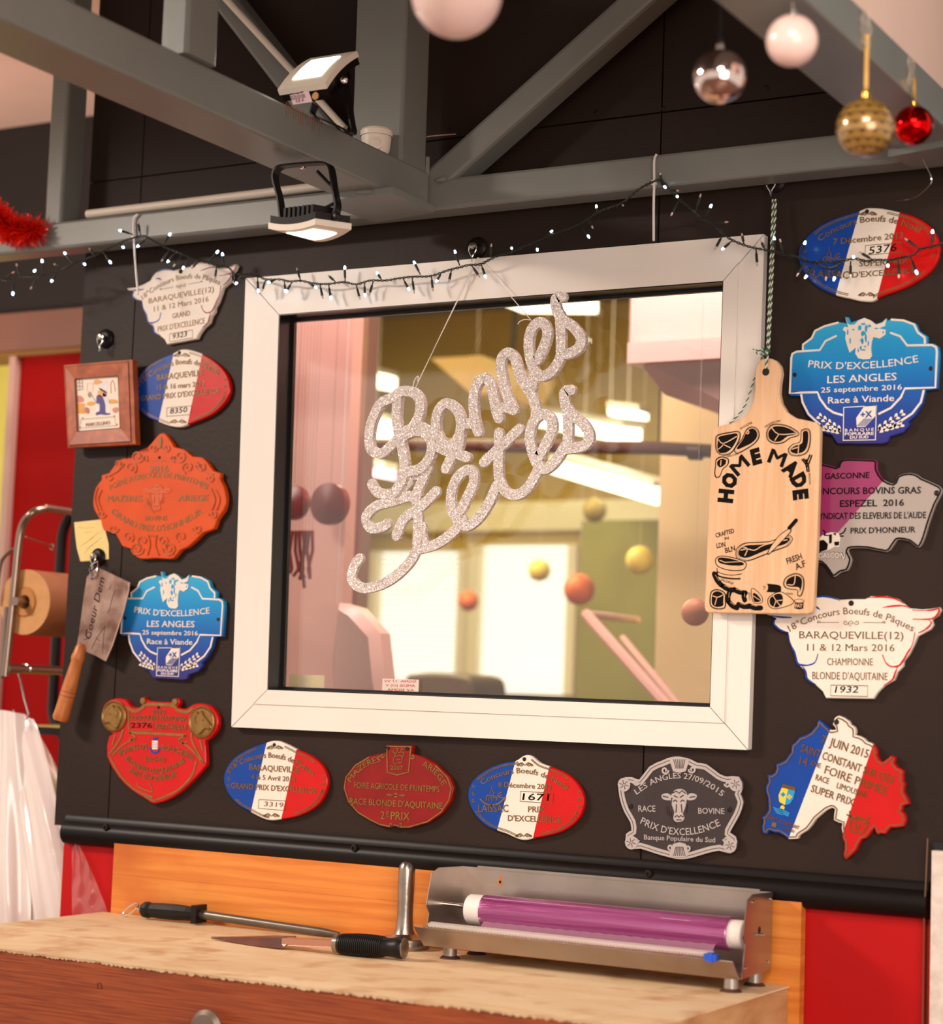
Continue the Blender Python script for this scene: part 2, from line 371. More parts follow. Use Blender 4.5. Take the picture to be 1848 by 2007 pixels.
xp0 = PYm(12, 1000).x; xp1 = PYm(24, 1000).x
b = MB(); b.box((xp1, YP, 0), (-.4, YP+.05, zd), mat('red_far_panel', (158, 8, 6), .6, var=.08, spec=.1)); struct(b.build('wall_passage', loc=(0, 0, 0)))
b = MB(); b.box((xp0, YP-.02, 0), (xp1, YP+.06, zd), mat('pinkish_post', (196, 162, 146), .4)); struct(b.build('trim_3', loc=(0, 0, 0)))
# lit cold room behind the doorway at the far left
b = MB(); b.box((-3.9, YP+1.2, 0), (xp1, YP+1.25, ztop), mat('pale_green_wall', (226, 214, 120), .6, var=.3, scale=2)); struct(b.build('wall_passage_end', loc=(0, 0, 0)))
area('passage_light', (-1.35, YP+.7, 2.3), .5, 9, (1, .92, .6), (-1.3, YP+1.0, 0))

# ================================================================ WINDOW
win = thing('window_1', (.5, 0, 1.68), '', ''); del win['label']; del win['category']; struct(win)
O = [PY(480, 545, -.018), PY(1497, 458, -.018), PY(1465, 1470, -.018), PY(452, 1425, -.018)]
I = [PY(543, 615, -.024), PY(1415, 549, -.024), PY(1389, 1386, -.024), PY(520, 1352, -.024)]
Mid = [I[k]+(O[k]-I[k])*.38 for k in range(4)]
def member(mb, o1, o2, i2, i1, yf, yb, mt):
    q = [o1, o2, i2, i1]; mb.hexa([(p.x, yf, p.z) for p in q]+[(p.x, yb, p.z) for p in q], mt)
for k in range(4):
    j = (k+1) % 4; q = MB(); e = .0006
    c = lambda a, b_: a+(b_-a)*.0012
    member(q, c(O[k], O[j]), c(O[j], O[k]), c(Mid[j], Mid[k]), c(Mid[k], Mid[j]), -.016, .012, white_pvc); q.build('frame_member', win)
    q = MB(); m0 = [Mid[a]+(I[a]-Mid[a])*.012 for a in (k, j)]
    member(q, c(m0[0], m0[1]), c(m0[1], m0[0]), c(I[j], I[k]), c(I[k], I[j]), -.0185, .03, white_pvc)
    G = [I[a]+(I[a]-Mid[a])*.04 for a in range(4)]
    q.build('sash_member', win)
q = MB()
G = [I[a]+(I[a]-O[a])*.10 for a in range(4)]
for k in range(4):
    j = (k+1) % 4
    member(q, I[k], I[j], G[j], G[k], .022, .0305, rubber)
    q.hexa([(I[k].x, -.017, I[k].z), (I[j].x, -.017, I[j].z), (I[j].x+(G[j].x-I[j].x)*.25, -.017, I[j].z+(G[j].z-I[j].z)*.25), (I[k].x+(G[k].x-I[k].x)*.25, -.017, I[k].z+(G[k].z-I[k].z)*.25)]+
           [(I[k].x, .03, I[k].z), (I[j].x, .03, I[j].z), (I[j].x+(G[j].x-I[j].x)*.3, .03, I[j].z+(G[j].z-I[j].z)*.3), (I[k].x+(G[k].x-I[k].x)*.3, .03, I[k].z+(G[k].z-I[k].z)*.3)], rubber)
q.build('gasket', win)
GM = bpy.data.materials.new('window_glass'); GM.use_nodes = True; nt = GM.node_tree; nt.nodes.clear()
out = nt.nodes.new('ShaderNodeOutputMaterial'); mx = nt.nodes.new('ShaderNodeMixShader'); tr = nt.nodes.new('ShaderNodeBsdfTransparent'); gl = nt.nodes.new('ShaderNodeBsdfGlossy')
gl.inputs['Roughness'].default_value = .006; lw = nt.nodes.new('ShaderNodeLayerWeight'); lw.inputs[0].default_value = .5; pw = nt.nodes.new('ShaderNodeMath'); pw.operation = 'POWER'; pw.inputs[1].default_value = 3; nt.links.new(lw.outputs['Facing'], pw.inputs[0])
fr = nt.nodes.new('ShaderNodeMath'); fr.operation = 'MULTIPLY_ADD'; fr.inputs[1].default_value = .9; fr.inputs[2].default_value = .075; nt.links.new(pw.outputs[0], fr.inputs[0])
tr.inputs[0].default_value = (.94, .95, .93, 1)
nt.links.new(fr.outputs[0], mx.inputs[0]); nt.links.new(tr.outputs[0], mx.inputs[1]); nt.links.new(gl.outputs[0], mx.inputs[2]); nt.links.new(mx.outputs[0], out.inputs[0])
q = MB(); q.box((.02, .0305, 1.27), (1.03, .036, 2.09), white_pvc); q.mats = [GM]; q.build('glass_pane', win)
# two bits of carton tape stuck low on the glass
q = MB(); p0, p1 = PY(750, 1330, .029), PY(820, 1356, .029); q.box((p0.x, .0285, p1.z), (p1.x, .030, p0.z), mat('tape_white', (226, 210, 196), .6))
tt = TF(750, 1330, 1, .029)
for i, yy in enumerate((7, 15.5, 24)):
    text(q, tt, ('SIGMA  17 VV', 'AMDIS (O) V', 'AV SIGMA')[i], (3+i*3, yy), (66-i*2, yy+1), 5, e_red, .0285, .0282, mirror=True)
tag(q.build('tape_label'), 'white sticker with red mirrored print low on the window glass', 'sticker')
q = MB(); p0, p1 = PY(575, 1322, .05), PY(642, 1350, .05); q.box((p0.x, .037, p1.z), (p1.x, .0385, p0.z), mat('cream_paper', (238, 214, 170), .7)); tag(q.build('paper_label'), 'small blank cream paper label on lower left of the glass', 'label')

# ================================================================ ROOM BEHIND THE GLASS, with the pane's reflections built in as solid things
YB = 3.3
def Bk(x, y, Y): return PY(x, y, Y)
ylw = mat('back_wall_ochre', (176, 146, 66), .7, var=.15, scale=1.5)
zcb = Bk(900, 1000, YB).z
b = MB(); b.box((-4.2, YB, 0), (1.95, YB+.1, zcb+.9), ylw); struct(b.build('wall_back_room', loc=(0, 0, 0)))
zce = 2.75
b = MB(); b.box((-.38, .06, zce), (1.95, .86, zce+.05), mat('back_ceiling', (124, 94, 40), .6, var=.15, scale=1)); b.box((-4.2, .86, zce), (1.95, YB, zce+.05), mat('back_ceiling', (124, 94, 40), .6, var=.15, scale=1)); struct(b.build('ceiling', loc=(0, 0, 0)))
b = MB(); b.box((1.9, .06, 0), (1.95, YB, zce), mat('back_side_wall', (206, 190, 150), .7)); struct(b.build('wall_right', loc=(0, 0, 0)))
b = MB(); b.box((-4.2, YB-.04, Bk(900, 1040, YB-.04).z), (1.9, YB, Bk(900, 985, YB-.04).z), mat('pale_dado', (244, 232, 190), .6)); struct(b.build('trim_4', loc=(0, 0, 0)))
bm_ = mat('bright_daylight', (200, 196, 180), .5, emit=(250, 248, 240), es=.95)
slat = mat('blind_slat', (244, 240, 226), .5)
def blind(x0, y0, x1_, y1, n, label):
    A, B = Bk(x0, y0, YB-.05), Bk(x1_, y1, YB-.05)
    t = thing(n, (A.x, YB-.05, B.z), label, 'blind', 'window blinds in the back room')
    q = MB(); q.box((A.x, YB-.03, B.z), (B.x, YB-.02, A.z), bm_); q.build('lit_pane', t)
    N = 26
    for i in range(N):
        z = A.z+(B.z-A.z)*i/N; s_ = MB(); s_.box((A.x, YB-.07, z-.003), (B.x, YB-.045, z+.003), slat); s_.build('slat', t)
    fr_ = MB()
    for xx in (A.x, B.x): fr_.box((xx-.018, YB-.09, B.z), (xx+.018, YB-.03, A.z), mat('white_reveal', (240, 228, 196), .6))
    fr_.build('frame', t)
blind(738, 1082, 908, 1345, 'window_blind', 'white slatted blind seen through the glass, left of the two')
blind(938, 1070, 1122, 1362, 'window_blind', 'white slatted blind seen through the glass, brighter one on the right')
def bbox(name, x0, y0, x1_, y1, Y, th, mt, label, cat, st=False):
    A, B = Bk(x0, y0, Y), Bk(x1_, y1, Y)
    if name == 'bright_gap': A.z = 2.75
    if name in ('cupboard', 'pillar', 'door_leaf', 'door_post'): B.z = 0
    if name in ('pillar', 'door_post'): A.z = 2.75
    q = MB(); q.box((A.x, Y, B.z), (B.x, Y+th, A.z), mt); o = q.build(name)
    if st: struct(o)
    else: tag(o, label, cat)
    return o
grn = mat('olive_green', (120, 112, 38), .7, var=.1)
bbox('cupboard', 1140, 1020, 1292, 1460, 2.55, .04, grn, 'tall olive green cupboard seen through the glass beside the blinds', 'cupboard')
bbox('pillar', 1294, 905, 1420, 1460, 1.5, .3, mat('cream_pillar', (252, 232, 170), .6), 'cream pillar behind the right side of the glass', 'pillar')
# pink extraction hood, upper right
hood = thing('extractor_hood', (.45, 1.0, 1.9), 'large pale pink metal hood hanging behind the upper right of the glass', 'hood')
pk = mat('pink_metal', (226, 176, 168), .35, .1, var=.08, scale=3)
q = MB(); A, B = Bk(1238, 540, .9), Bk(1440, 690, .9); q.box((A.x, .9, B.z), (B.x+.1, 1.5, A.z+.1), pk); q.build('canopy', hood)
q = MB(); A, B = Bk(1230, 672, .86), Bk(1440, 700, .86); q.box((A.x, .86, B.z), (B.x+.1, 1.52, A.z), pk); q.build('rim', hood)
q = MB(); A, B = Bk(1246, 700, .9), Bk(1440, 850, .9); q.hexa([(A.x, .9, A.z), (B.x+.1, .9, A.z), (B.x+.1, .95, B.z), (A.x+.05, .95, B.z+.1), (A.x, 1.5, A.z), (B.x+.1, 1.5, A.z), (B.x+.1, 1.45, B.z), (A.x+.05, 1.45, B.z+.1)], pk); q.build('skirt', hood)
# brown pipe across
q = MB(); q.tube([Bk(470, 868, 1.2), Bk(1290, 878, 1.2), Bk(1430, 886, 1.2)], .016, mat('brown_pipe', (96, 58, 50), .4), 10)
a = Bk(1290, 878, 1.2); q.tube([a, Vector((a.x, a.y, 2.75))], .002, groove, 5); q.tube([Bk(1352, 885, 1.2), Bk(1375, 886, 1.2)], .02, mat('brown_pipe', (96, 58, 50), .4), 12); tag(q.build('water_pipe', smooth=True), 'brown pipe running level across the room behind the glass', 'pipe')
q = MB(); q.tube([Bk(1012, 595, 2.6), Bk(1004, 690, 2.6)], .008, groove, 8); q.tube([Bk(1012, 560, 2.6), Bk(1012, 600, 2.6)], .004, groove, 6)
tag(q.build('ceiling_rod', smooth=True), 'thin dark rod hanging behind the top of the glass', 'rod')
# ceiling lights
lm = mat('tube_glow', (255, 250, 225), .4, emit=(255, 248, 214), es=3.2)
lmp = mat('pink_glow', (255, 220, 240), .4, emit=(255, 206, 236), es=1.6)
def striplight(pa, pb, Y, hgt, label, mt=lm, ya=None):
    A, B = Bk(*pa, Y), Bk(*pb, ya or Y); t = thing('strip_light', tuple((A+B)/2), label, 'light')
    d = (B-A).normalized(); n_ = d.cross(Vector((0, 0, 1))).normalized()*.03; h = Vector((0, 0, hgt))
    q = MB(); q.hexa([A-n_, A+n_, B+n_, B-n_, A-n_+h, A+n_+h, B+n_+h, B-n_+h], mt); q.build('diffuser', t)
    q = MB(); mp_ = (A+B)/2+h; q.tube([mp_, Vector((mp_.x, mp_.y, 2.76))], .0015, twhite, 5); q.build('suspension', t)
    q = MB(); h2 = Vector((0, 0, hgt+.02)); q.hexa([A-n_*1.3+h, A+n_*1.3+h, B+n_*1.3+h, B-n_*1.3+h, A-n_*1.3+h2, A+n_*1.3+h2, B+n_*1.3+h2, B-n_*1.3+h2], white_pvc); q.build('housing', t)
striplight((1095, 928), (1302, 990), 2.7, .05, 'long slanting strip light seen through the glass beside the board', ya=2.2)
striplight((700, 850), (772, 868), 2.6, .07, 'bright strip light behind the letter B of the silver sign')
striplight((700, 752), (768, 765), 3.0, .05, 'upper strip light behind the left part of the glass')
striplight((1060, 835), (1240, 870), 3.1, .05, 'strip light behind the glitter sign, above the brown pipe', ya=2.7)
striplight((690, 925), (765, 940), 1.9, .03, 'pinkish light low behind the left end of the sign', lmp)
striplight((655, 915), (720, 935), 1.6, .03, 'pinkish light above the round red fans', lmp)
striplight((1200, 815), (1262, 822), 2.4, .02, 'small white light below the pink hood')
q = MB(); A, B = Bk(968, 590, 2.4), Bk(1056, 612, 2.2); q.hexa([(A.x, 2.3, A.z), (B.x, 2.3, A.z-.02), (B.x, 2.6, A.z-.02), (A.x, 2.6, A.z), (A.x, 2.3, A.z+.04), (B.x, 2.3, A.z+.02), (B.x, 2.6, A.z+.02), (A.x, 2.6, A.z+.04)], lm); tag(q.build('ceiling_light'), 'square ceiling light at the top of the glass above the sign', 'light')
q = MB(); A, B = Bk(893, 712, 2.2), Bk(972, 770, 2.2); q.hexa([(A.x+.06, 2.2, B.z), (B.x, 2.2, B.z), (B.x, 2.5, B.z), (A.x+.06, 2.5, B.z), (A.x-.03, 2.1, A.z), (B.x, 2.1, A.z), (B.x, 2.6, A.z), (A.x-.03, 2.6, A.z)], mat('cream_duct', (222, 190, 130), .6)); tag(q.build('air_duct'), 'cream ceiling box behind the middle of the sign', 'duct')
# left: pinkish door leaf, posts, red discs, cords, bag
bbox('door_leaf', 470, 540, 660, 1420, .62, .04, mat('pink_door', (214, 160, 148), .4, var=.08, scale=2), 'pale pink door leaf at the left behind the glass', 'door')
bbox('door_post', 683, 560, 712, 875, 1.05, .05, mat('mauve_post', (130, 96, 88), .4), 'mauve grey post behind the left of the glass', 'post')
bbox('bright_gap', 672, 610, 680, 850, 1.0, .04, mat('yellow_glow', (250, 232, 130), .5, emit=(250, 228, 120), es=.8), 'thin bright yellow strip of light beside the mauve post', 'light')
rd = mat('deep_red_disc', (132, 26, 24), .3, var=.2)
for (x, y, r_, lb) in ((575, 985, 34, 'dark red round paper disc behind the glass, left one partly at the frame'), (647, 988, 41, 'dark red round paper disc behind the glass, right one in full')):
    c = Bk(x, y, .5); q = MB(); rr = r_*(c-CAM).length/FPX; q.tube([c, Vector((c.x, c.y, 2.75))], .0004, groove, 4); q.lathe(c, (0, -1, 0), [(0, -.01), (rr, -.01), (rr*1.02, 0), (rr, .01), (rr*.5, .014), (0, .015)], rd, 30); tag(q.build('paper_disc', smooth=True), lb, 'disc', 'red paper discs')
q = MB()
for k in range(9):
    x0_ = 560+k*6.5; P_ = [Bk(x0_, 1040, .45), Bk(x0_+random.uniform(-6, 6), 1080, .45), Bk(x0_+random.uniform(-9, 9), 1115, .45), Bk(x0_+random.uniform(-6, 6), 1140+random.uniform(-20, 20), .45)]; q.tube(P_, .0042, e_dred, 6); q.tube([P_[0], Vector((P_[0].x, P_[0].y, 2.75))], .0003, groove, 4)
tag(q.build('hanging_utensils', smooth=True), 'bunch of dark red handled utensils hanging behind the lower left of the glass', 'utensils')
q = MB()
for k in range(5): c = Bk(551, 1230+k*22, .3); q.tube([c+Vector((math.cos(a)*.012, 0, math.sin(a)*.016)) for a in [2*PI*i/10 for i in range(10)]], .002, steel, 5, closed=True)
c = Bk(551, 1230, .3); q.tube([c, Vector((c.x, c.y, 2.75))], .0004, groove, 4); tag(q.build('chain'), 'grey chain hanging at the left edge behind the glass', 'chain')
q = MB(); P0 = [(655, 1180), (640, 1300), (652, 1440), (760, 1440), (745, 1330), (735, 1240), (690, 1190)]
q.sheet([(lambda p: (p.x, p.z))(Bk(x, y, .5)) for x, y in P0], .56, .5, mat('pink_bag', (226, 178, 166), .3), .02); c = Bk(660, 1185, .53); q.tube([c, Vector((c.x, c.y, 2.75))], .0006, twhite, 4); tag(q.build('plastic_bag', smooth=True), 'pinkish plastic bag hanging behind the lower left of the glass', 'bag')
# balls hanging on threads
for (x, y, r_, Y, c, n_, lb) in ((1135, 1155, 31, 2.0, (196, 92, 30), 'orange', 'orange ball hanging behind the glass, the larger one'), (918, 1178, 20, 2.4, (188, 84, 26), 'orange', 'orange ball hanging between the two blinds, smaller'),
    (1057, 1118, 22, 2.4, (206, 184, 84), 'straw', 'straw yellow ball hanging in front of the right blind'), (1254, 1098, 28, 1.9, (204, 176, 96), 'straw', 'straw yellow ball hanging left of the cream pillar'),
    (1362, 1200, 27, .6, (216, 132, 96), 'salmon', 'salmon ball hanging in front of the cream pillar'), (1165, 1000, 24, 2.4, (140, 118, 40), 'olive', 'olive ball hanging below the long strip light')):
    c_ = Bk(x, y, Y); R_ = r_*(c_-CAM).length/FPX; t = thing('hanging_ball', tuple(c_), lb, 'ball')
    q = MB(); q.lathe(c_-Vector((0, 0, R_)), (0, 0, 1), [(R_*math.sin(PI*i/12), R_-R_*math.cos(PI*i/12)) for i in range(13)], mat('ball_'+n_, c, .5), 20); q.build('sphere', t, True)
    q = MB(); q.tube([c_+Vector((0, 0, R_)), Vector((c_.x, c_.y, zce))], .0004, twhite, 4); q.build('thread', t)
# pale pink glass counter edge, lower right, and dark box bottom
q = MB(); pt = [Bk(1150, 1205, 1.2), Bk(1310, 1385, .9), Bk(1310, 1450, .9), Bk(1290, 1420, 1.2)]
q.tube([Bk(1148, 1203, 1.2), Bk(1340, 1420, 1.0)], .014, pk, 8); q.tube([Bk(1220, 1250, 1.25), Bk(1360, 1420, 1.05)], .009, pk, 8); q.tube([Bk(1148, 1203, 1.2), Bk(1250, 1215, 1.5)], .009, pk, 8)
tag(q.build('counter_rail', smooth=True), 'pink metal rails slanting down behind the lower right of the glass', 'rail')
q = MB(); A, B = Bk(790, 1318, 2.0), Bk(922, 1440, 2.0); q.box((A.x+.02, 2.05, 0), (A.x+.06, 2.1, B.z+.05), groove); q.box((B.x-.06, 2.05, 0), (B.x-.02, 2.1, B.z+.05), groove); q.sheet(crs([Vector(p) for p in ((A.x, B.z), (A.x, A.z-.03), (A.x+.05, A.z), (B.x-.05, A.z), (B.x, A.z-.03), (B.x, B.z))], 4), 2.2, 2.0, mat('dark_chair', (70, 44, 24), .5), .01); tag(q.build('chair_back'), 'dark rounded chair back low behind the middle of the glass', 'chair')
q = MB(); q.box((-3.6, 2.65, 0), (1.2, 3.1, .95), mat('counter_back', (120, 90, 50), .6)); tag(q.build('back_counter'), 'low brown counter along the far wall behind the glass', 'counter')
# ================================================================ STEEL TRUSS AND BEAMS
def bev_bar(mb, a, b, wdt, hgt, mt, upv=(0, 0, 1), bv=.006):    # hollow section bar with rounded arrises
    a, b = Vector(a), Vector(b); d = (b-a).normalized(); u = (Vector(upv)-d*Vector(upv).dot(d)).normalized(); v = d.cross(u)
    hw, hh = wdt/2, hgt/2; pr = []
    for sx, sy in ((1, 1), (-1, 1), (-1, -1), (1, -1)):
        q = [(sx*hw, sy*(hh-bv)), (sx*(hw-bv*.3), sy*(hh-bv*.3)), (sx*(hw-bv), sy*hh)]
        if sx*sy < 0: q.reverse()
        pr += q
    n = len(pr); vs = [a+v*x+u*y for x, y in pr]+[b+v*x+u*y for x, y in pr]
    mb.flat = True; mb.add(vs, [(i, (i+1) % n, n+(i+1) % n, n+i) for i in range(n)]+[tuple(range(n))[::-1], tuple(range(n, 2*n))], mt)
tru = thing('roof_truss', (.4, -.05, 2.182), 'grey steel truss along the black wall with diagonals and posts', 'truss')
q = MB(); bev_bar(q, (-2.4, -.05, 2.21), (1.9, -.05, 2.21), .06, .056, steel_paint); q.build('bottom_chord', tru, True)
def diag(pa, pb, wd, name='diagonal'):
    a, b = PY(*pa, -.05), PY(*pb, -.05); q = MB(); bev_bar(q, a, b, .06, wd, steel_paint, bv=.008); q.build(name, tru, True)
diag((848, 376), (1560, -260), .052); a_, b_ = PY(848, 376, -.05), PY(1345, -68, -.05)
diag((740, 378), (150, -382), .046)
q = MB(); c = PY(118, 440, -.05); bev_bar(q, (PY(130, 300, -.05).x, -.05, 2.235), (PY(130, 300, -.05).x, -.05, ZT), .06, .045, steel_paint, upv=(1, 0, 0)); q.build('post', tru, True)
q = MB(); bev_bar(q, (.391, -.129, 2.245), (.384, -.129, ZT), .086, .106, steel_paint, upv=(1, 0, 0)); q.build('column', tru, True)
q = MB(); zp = 2.176
pl = [PZ(*p, zp) for p in ((770, 373), (850, 410), (737, 430), (650, 400), (655, 385))]
q.add([(p.x, p.y, zp-.006) for p in pl]+[(p.x, p.y, zp+.006) for p in pl], [(4, 3, 2, 1, 0), (5, 6, 7, 8, 9)]+[(i, (i+1) % 5, 5+(i+1) % 5, 5+i) for i in range(5)], steel_paint)
q.build('gusset_plate', tru)
for pxs in (((700, 376), (713, 376), (730, 375)), ((840, 403), (850, 410)), ((838, 308), (836, 345)), ((856, 353), (868, 351), (874, 348))):
    q = MB(); P_ = [PY(x, y, -.245 if pxs[0][0] == 700 else -.085) for x, y in pxs]; q.tube(P_, [.004+.0015*(i % 2) for i in range(len(P_))], steel_paint, 8); q.build('weld', tru, True)
b1 = thing('ceiling_beam', (.405, -.1, 2.182), 'grey steel beam coming forward from the column towards the upper left', 'beam')
q = MB(); bev_bar(q, (.396, -.087, 2.216), (.396, -3.0, 2.216), .106, .068, steel_paint, bv=.005); q.build('box_section', b1, True)
q = MB(); p = PX(395, 130, .46); bev_bar(q, (.435, p.y, 2.25), (.435, p.y, ZT), .075, .05, steel_paint, upv=(1, 0, 0)); q.build('web_post', b1, True)
q = MB(); rust = mat('rust_stain', (150, 86, 44), .8, c2=(104, 92, 78), scale=90)
for i in range(16):
    x = 562+i*4.6; y0_ = 199+(x-562)*.50; p = PX(x, y0_+2, .4492); L_ = random.uniform(.008, .03)
    q.box((.4488, p.y-.0008, p.z-L_), (.4494, p.y+.0008, p.z), rust)
q.build('rust_streaks', b1)
b2 = thing('ceiling_beam', (1.375, -.1, 2.182), 'grey steel beam at the upper right above the gold bauble', 'beam')
q = MB(); bev_bar(q, (1.376, -.05, 2.21), (1.376, -3.0, 2.21), .104, .058, steel_paint, bv=.005); q.build('box_section', b2, True)
q = MB(); p = [PZ(*c_, 2.177) for c_ in ((1740, 300), (1791, 322), (1900, 312), (1900, 270))]
q.add([(v.x, v.y, 2.171) for v in p]+[(v.x, v.y, 2.182) for v in p], [(3, 2, 1, 0), (4, 5, 6, 7)]+[(i, (i+1) % 4, 4+(i+1) % 4, 4+i) for i in range(4)], steel_paint); q.build('gusset_plate', b2)
q = MB(); q.box((1.34, -3.0, 2.24), (1.375, -.02, ZT), mat('pale_boarding', (238, 206, 190), .55, var=.04)); struct(q.build('trim_5'))
# conduits
q = MB(); q.tube([PY(437, -8, -.105), PY(676, 252, -.105)], .0065, whitepl, 10); tag(q.build('conduit', smooth=True), 'white conduit pipe running down the left truss diagonal', 'pipe')
q = MB(); q.tube([PY(172, 424, -.06), PY(660, 366, -.06)], .009, whitepl, 12); q.v = [(x, y, z+.004) for x, y, z in q.v]; tag(q.build('conduit', smooth=True), 'cream conduit pipe lying on the bottom chord at the left', 'pipe')
# junction box
jc = PY(737, 283, -.205); jb = thing('junction_box', (jc.x, jc.y, 2.25), 'round white junction box on the beam beside the column', 'box')
k_ = (jc-CAM).length/FPX
q = MB(); q.lathe((jc.x, jc.y, 2.25), (0, 0, 1), [(.0, 0), (.02, 0), (.024, .012), (.0265, .034), (.0265, .036)], whitepl, 28); q.build('body', jb, True)
q = MB(); q.lathe((jc.x, jc.y, 2.286), (0, 0, 1), [(.028, 0), (.0285, .009), (.026, .013), (0, .014)], whitepl, 28); q.build('lid', jb, True)
q = MB(); q.lathe((jc.x+.014, jc.y-.021, 2.268), (.6, -.8, 0), [(.011, -.006), (.011, .004), (.007, .005), (.007, .003), (0, .003)], whitepl, 20); q.build('cable_entry', jb, True)
# ---------------- floodlights
glow = mat('flood_led', (255, 255, 245), .4, emit=(255, 250, 226), es=6)
zl = 2.068
cs = [PZ(618, 428, zl), PZ(526, 436, zl), PZ(619, 462, zl), PZ(689, 438, zl)]        # near, left, far, right
cen = sum(cs, Vector())/4; fl1 = thing('floodlight', tuple(cen), 'white rimmed floodlight hanging under the beam with black bracket', 'floodlight')
def bil(s, t, q4): return q4[0]*(1-s)*(1-t)+q4[1]*s*(1-t)+q4[2]*s*t+q4[3]*(1-s)*t
def dish(mb, q4, nrm, th, k, mt, off=0., s0=0., s1=1., N=8):           # plate bowed along its normal
    idx = {}; vs = []
    for lay in (0, 1):
        for i in range(N+1):
            for j in range(N+1):
                s = s0+(s1-s0)*i/N; t = s0+(s1-s0)*j/N; bow = k*(1-(2*s-1)**2)*(1-.0*(2*t-1)**2)
                idx[lay, i, j] = len(vs); vs.append(bil(s, t, q4)+nrm*(bow+off+th*lay))
    fs = []
    for i in range(N):
        for j in range(N):
            fs.append((idx[0, i, j], idx[0, i, j+1], idx[0, i+1, j+1], idx[0, i+1, j])); fs.append((idx[1, i, j], idx[1, i+1, j], idx[1, i+1, j+1], idx[1, i, j+1]))
    for i in range(N):
        for A_, B_ in (((i, 0), (i+1, 0)), ((i+1, N), (i, N)), ((0, i+1), (0, i)), ((N, i), (N, i+1))):
            fs.append((idx[0, A_[0], A_[1]], idx[0, B_[0], B_[1]], idx[1, B_[0], B_[1]], idx[1, A_[0], A_[1]]))
    mb.add(vs, fs, mt)
dn = Vector((0, 0, -1))
def flood(t, q4, n_, fins=True):
    q = MB(); dish(q, q4, n_, .010, .006, whitepl); q.build('bezel', t, True)
    q = MB(); dish(q, q4, n_, .0015, .006, glow, .0098, .2, .8); q.build('led_window', t, True)
    q = MB(); dish(q, scaledv(q4, .96), n_, -.012, .006, blackpl, 0); q.build('housing', t, True)
    for i in range(7):
        s = .2+i*.1; q = MB(); a = bil(s, .14, q4); b = bil(s, .86, q4); e = (q4[1]-q4[0]).normalized()*.0022
        q.hexa([a-e-n_*.005, a+e-n_*.005, b+e-n_*.005, b-e-n_*.005, a-e-n_*.026, a+e-n_*.026, b+e-n_*.026, b-e-n_*.026], blackpl); q.build('fin', t)
def scaledv(q4, k): c_ = sum(q4, Vector())/4; return [c_+(p-c_)*k for p in q4]
flood(fl1, cs, dn)
yb_ = PZ(600, 322, 2.181).y
def strap(pts, wd, th, name, t, Y, mt=blackpl):
    P_ = crs([PY(x, y, Y) for x, y in pts], 5); q = MB(); n = len(P_); vs = []; fs = []
    for i in range(n):
        tg = (P_[min(i+1, n-1)]-P_[max(i-1, 0)]).normalized(); nn = Vector((-tg.z, 0, tg.x))*th/2
        for sy, sn in ((-1, -1), (1, -1), (1, 1), (-1, 1)): vs.append(P_[i]+Vector((0, sy*wd/2, 0))+nn*sn)
    for i in range(n-1):
        for k in range(4): fs.append((i*4+k, i*4+(k+1) % 4, i*4+4+(k+1) % 4, i*4+4+k))
    fs += [(3, 2, 1, 0), (n*4-4, n*4-3, n*4-2, n*4-1)]; q.add(vs, fs, mt); q.build(name, t, True)
strap([(554, 430), (549, 390), (539, 348), (548, 329), (575, 324), (610, 321), (640, 321), (650, 332), (656, 370), (662, 405), (655, 425)], .018, .003, 'bracket', fl1, cen.y)
q = MB(); q.lathe(PY(594, 325, cen.y)+Vector((0, 0, -.002)), (0, 0, -1), [(.005, 0), (.005, .003), (0, .004)], chrome, 12); q.build('bolt', fl1, True)
q = MB(); q.lathe(PY(661, 424, cen.y-.012), (0, -1, 0), [(.007, 0), (.007, .004), (.004, .006), (0, .006)], screwm, 14); q.build('knob', fl1, True)
q = MB(); q.tube(crs([PY(*p, cen.y) for p in ((632, 410), (648, 402), (662, 392), (656, 372), (640, 355), (622, 336))], 4), .003, blackpl, 8); q.build('cable', fl1, True)
th_ = math.radians(42); A = PY(548, 187, -.50); u_ = Vector((1, 0, 0)); v_ = Vector((0, math.cos(th_), math.sin(th_))); n_ = Vector((0, -math.sin(th_), math.cos(th_)))
fl2 = thing('floodlight', (A.x+.045, A.y, 2.25), 'white rimmed floodlight standing on the beam facing up beside the column', 'floodlight')
q4 = [A, A+v_*.118, A+v_*.118+u_*.092, A+u_*.092]
flood(fl2, q4, n_)
q = MB(); lw = TF(520, 80, 7.108, A.y-.004)
q.hexa([(p.x, A.y-.006, p.z) for p in [PY(*lw.px(*c_), A.y-.006) for c_ in ((335, 745), (600, 690), (655, 850), (385, 890))]]+[(p.x, A.y-.005, p.z) for p in [PY(*lw.px(*c_), A.y-.005) for c_ in ((335, 745), (600, 690), (655, 850), (385, 890))]], mat('label_pink', (214, 180, 186), .5))
text(q, lw, 'LED Flood light 30W', (345, 765), (540, 728), 22, ink, A.y-.0062, A.y-.0066); text(q, lw, 'C E  X', (435, 865), (545, 845), 36, ink, A.y-.0062, A.y-.0066, bold=.01)
for i in range(4): text(q, lw, 'IP65 220-240V 50Hz', (355+i*5, 785+i*16), (560+i*3, 752+i*14), 8, ink, A.y-.0062, A.y-.0066)
q.build('rating_label', fl2)
q = MB(); q.disc(lw(704, 772), .0062, A.y-.004, A.y-.006, gold, 16); q.build('seal', fl2)
yc = A.y+.05
strap([(674, 158), (679, 172), (682, 190), (690, 240), (693, 255), (688, 261), (660, 246), (628, 232)], .016, .003, 'bracket', fl2, yc)
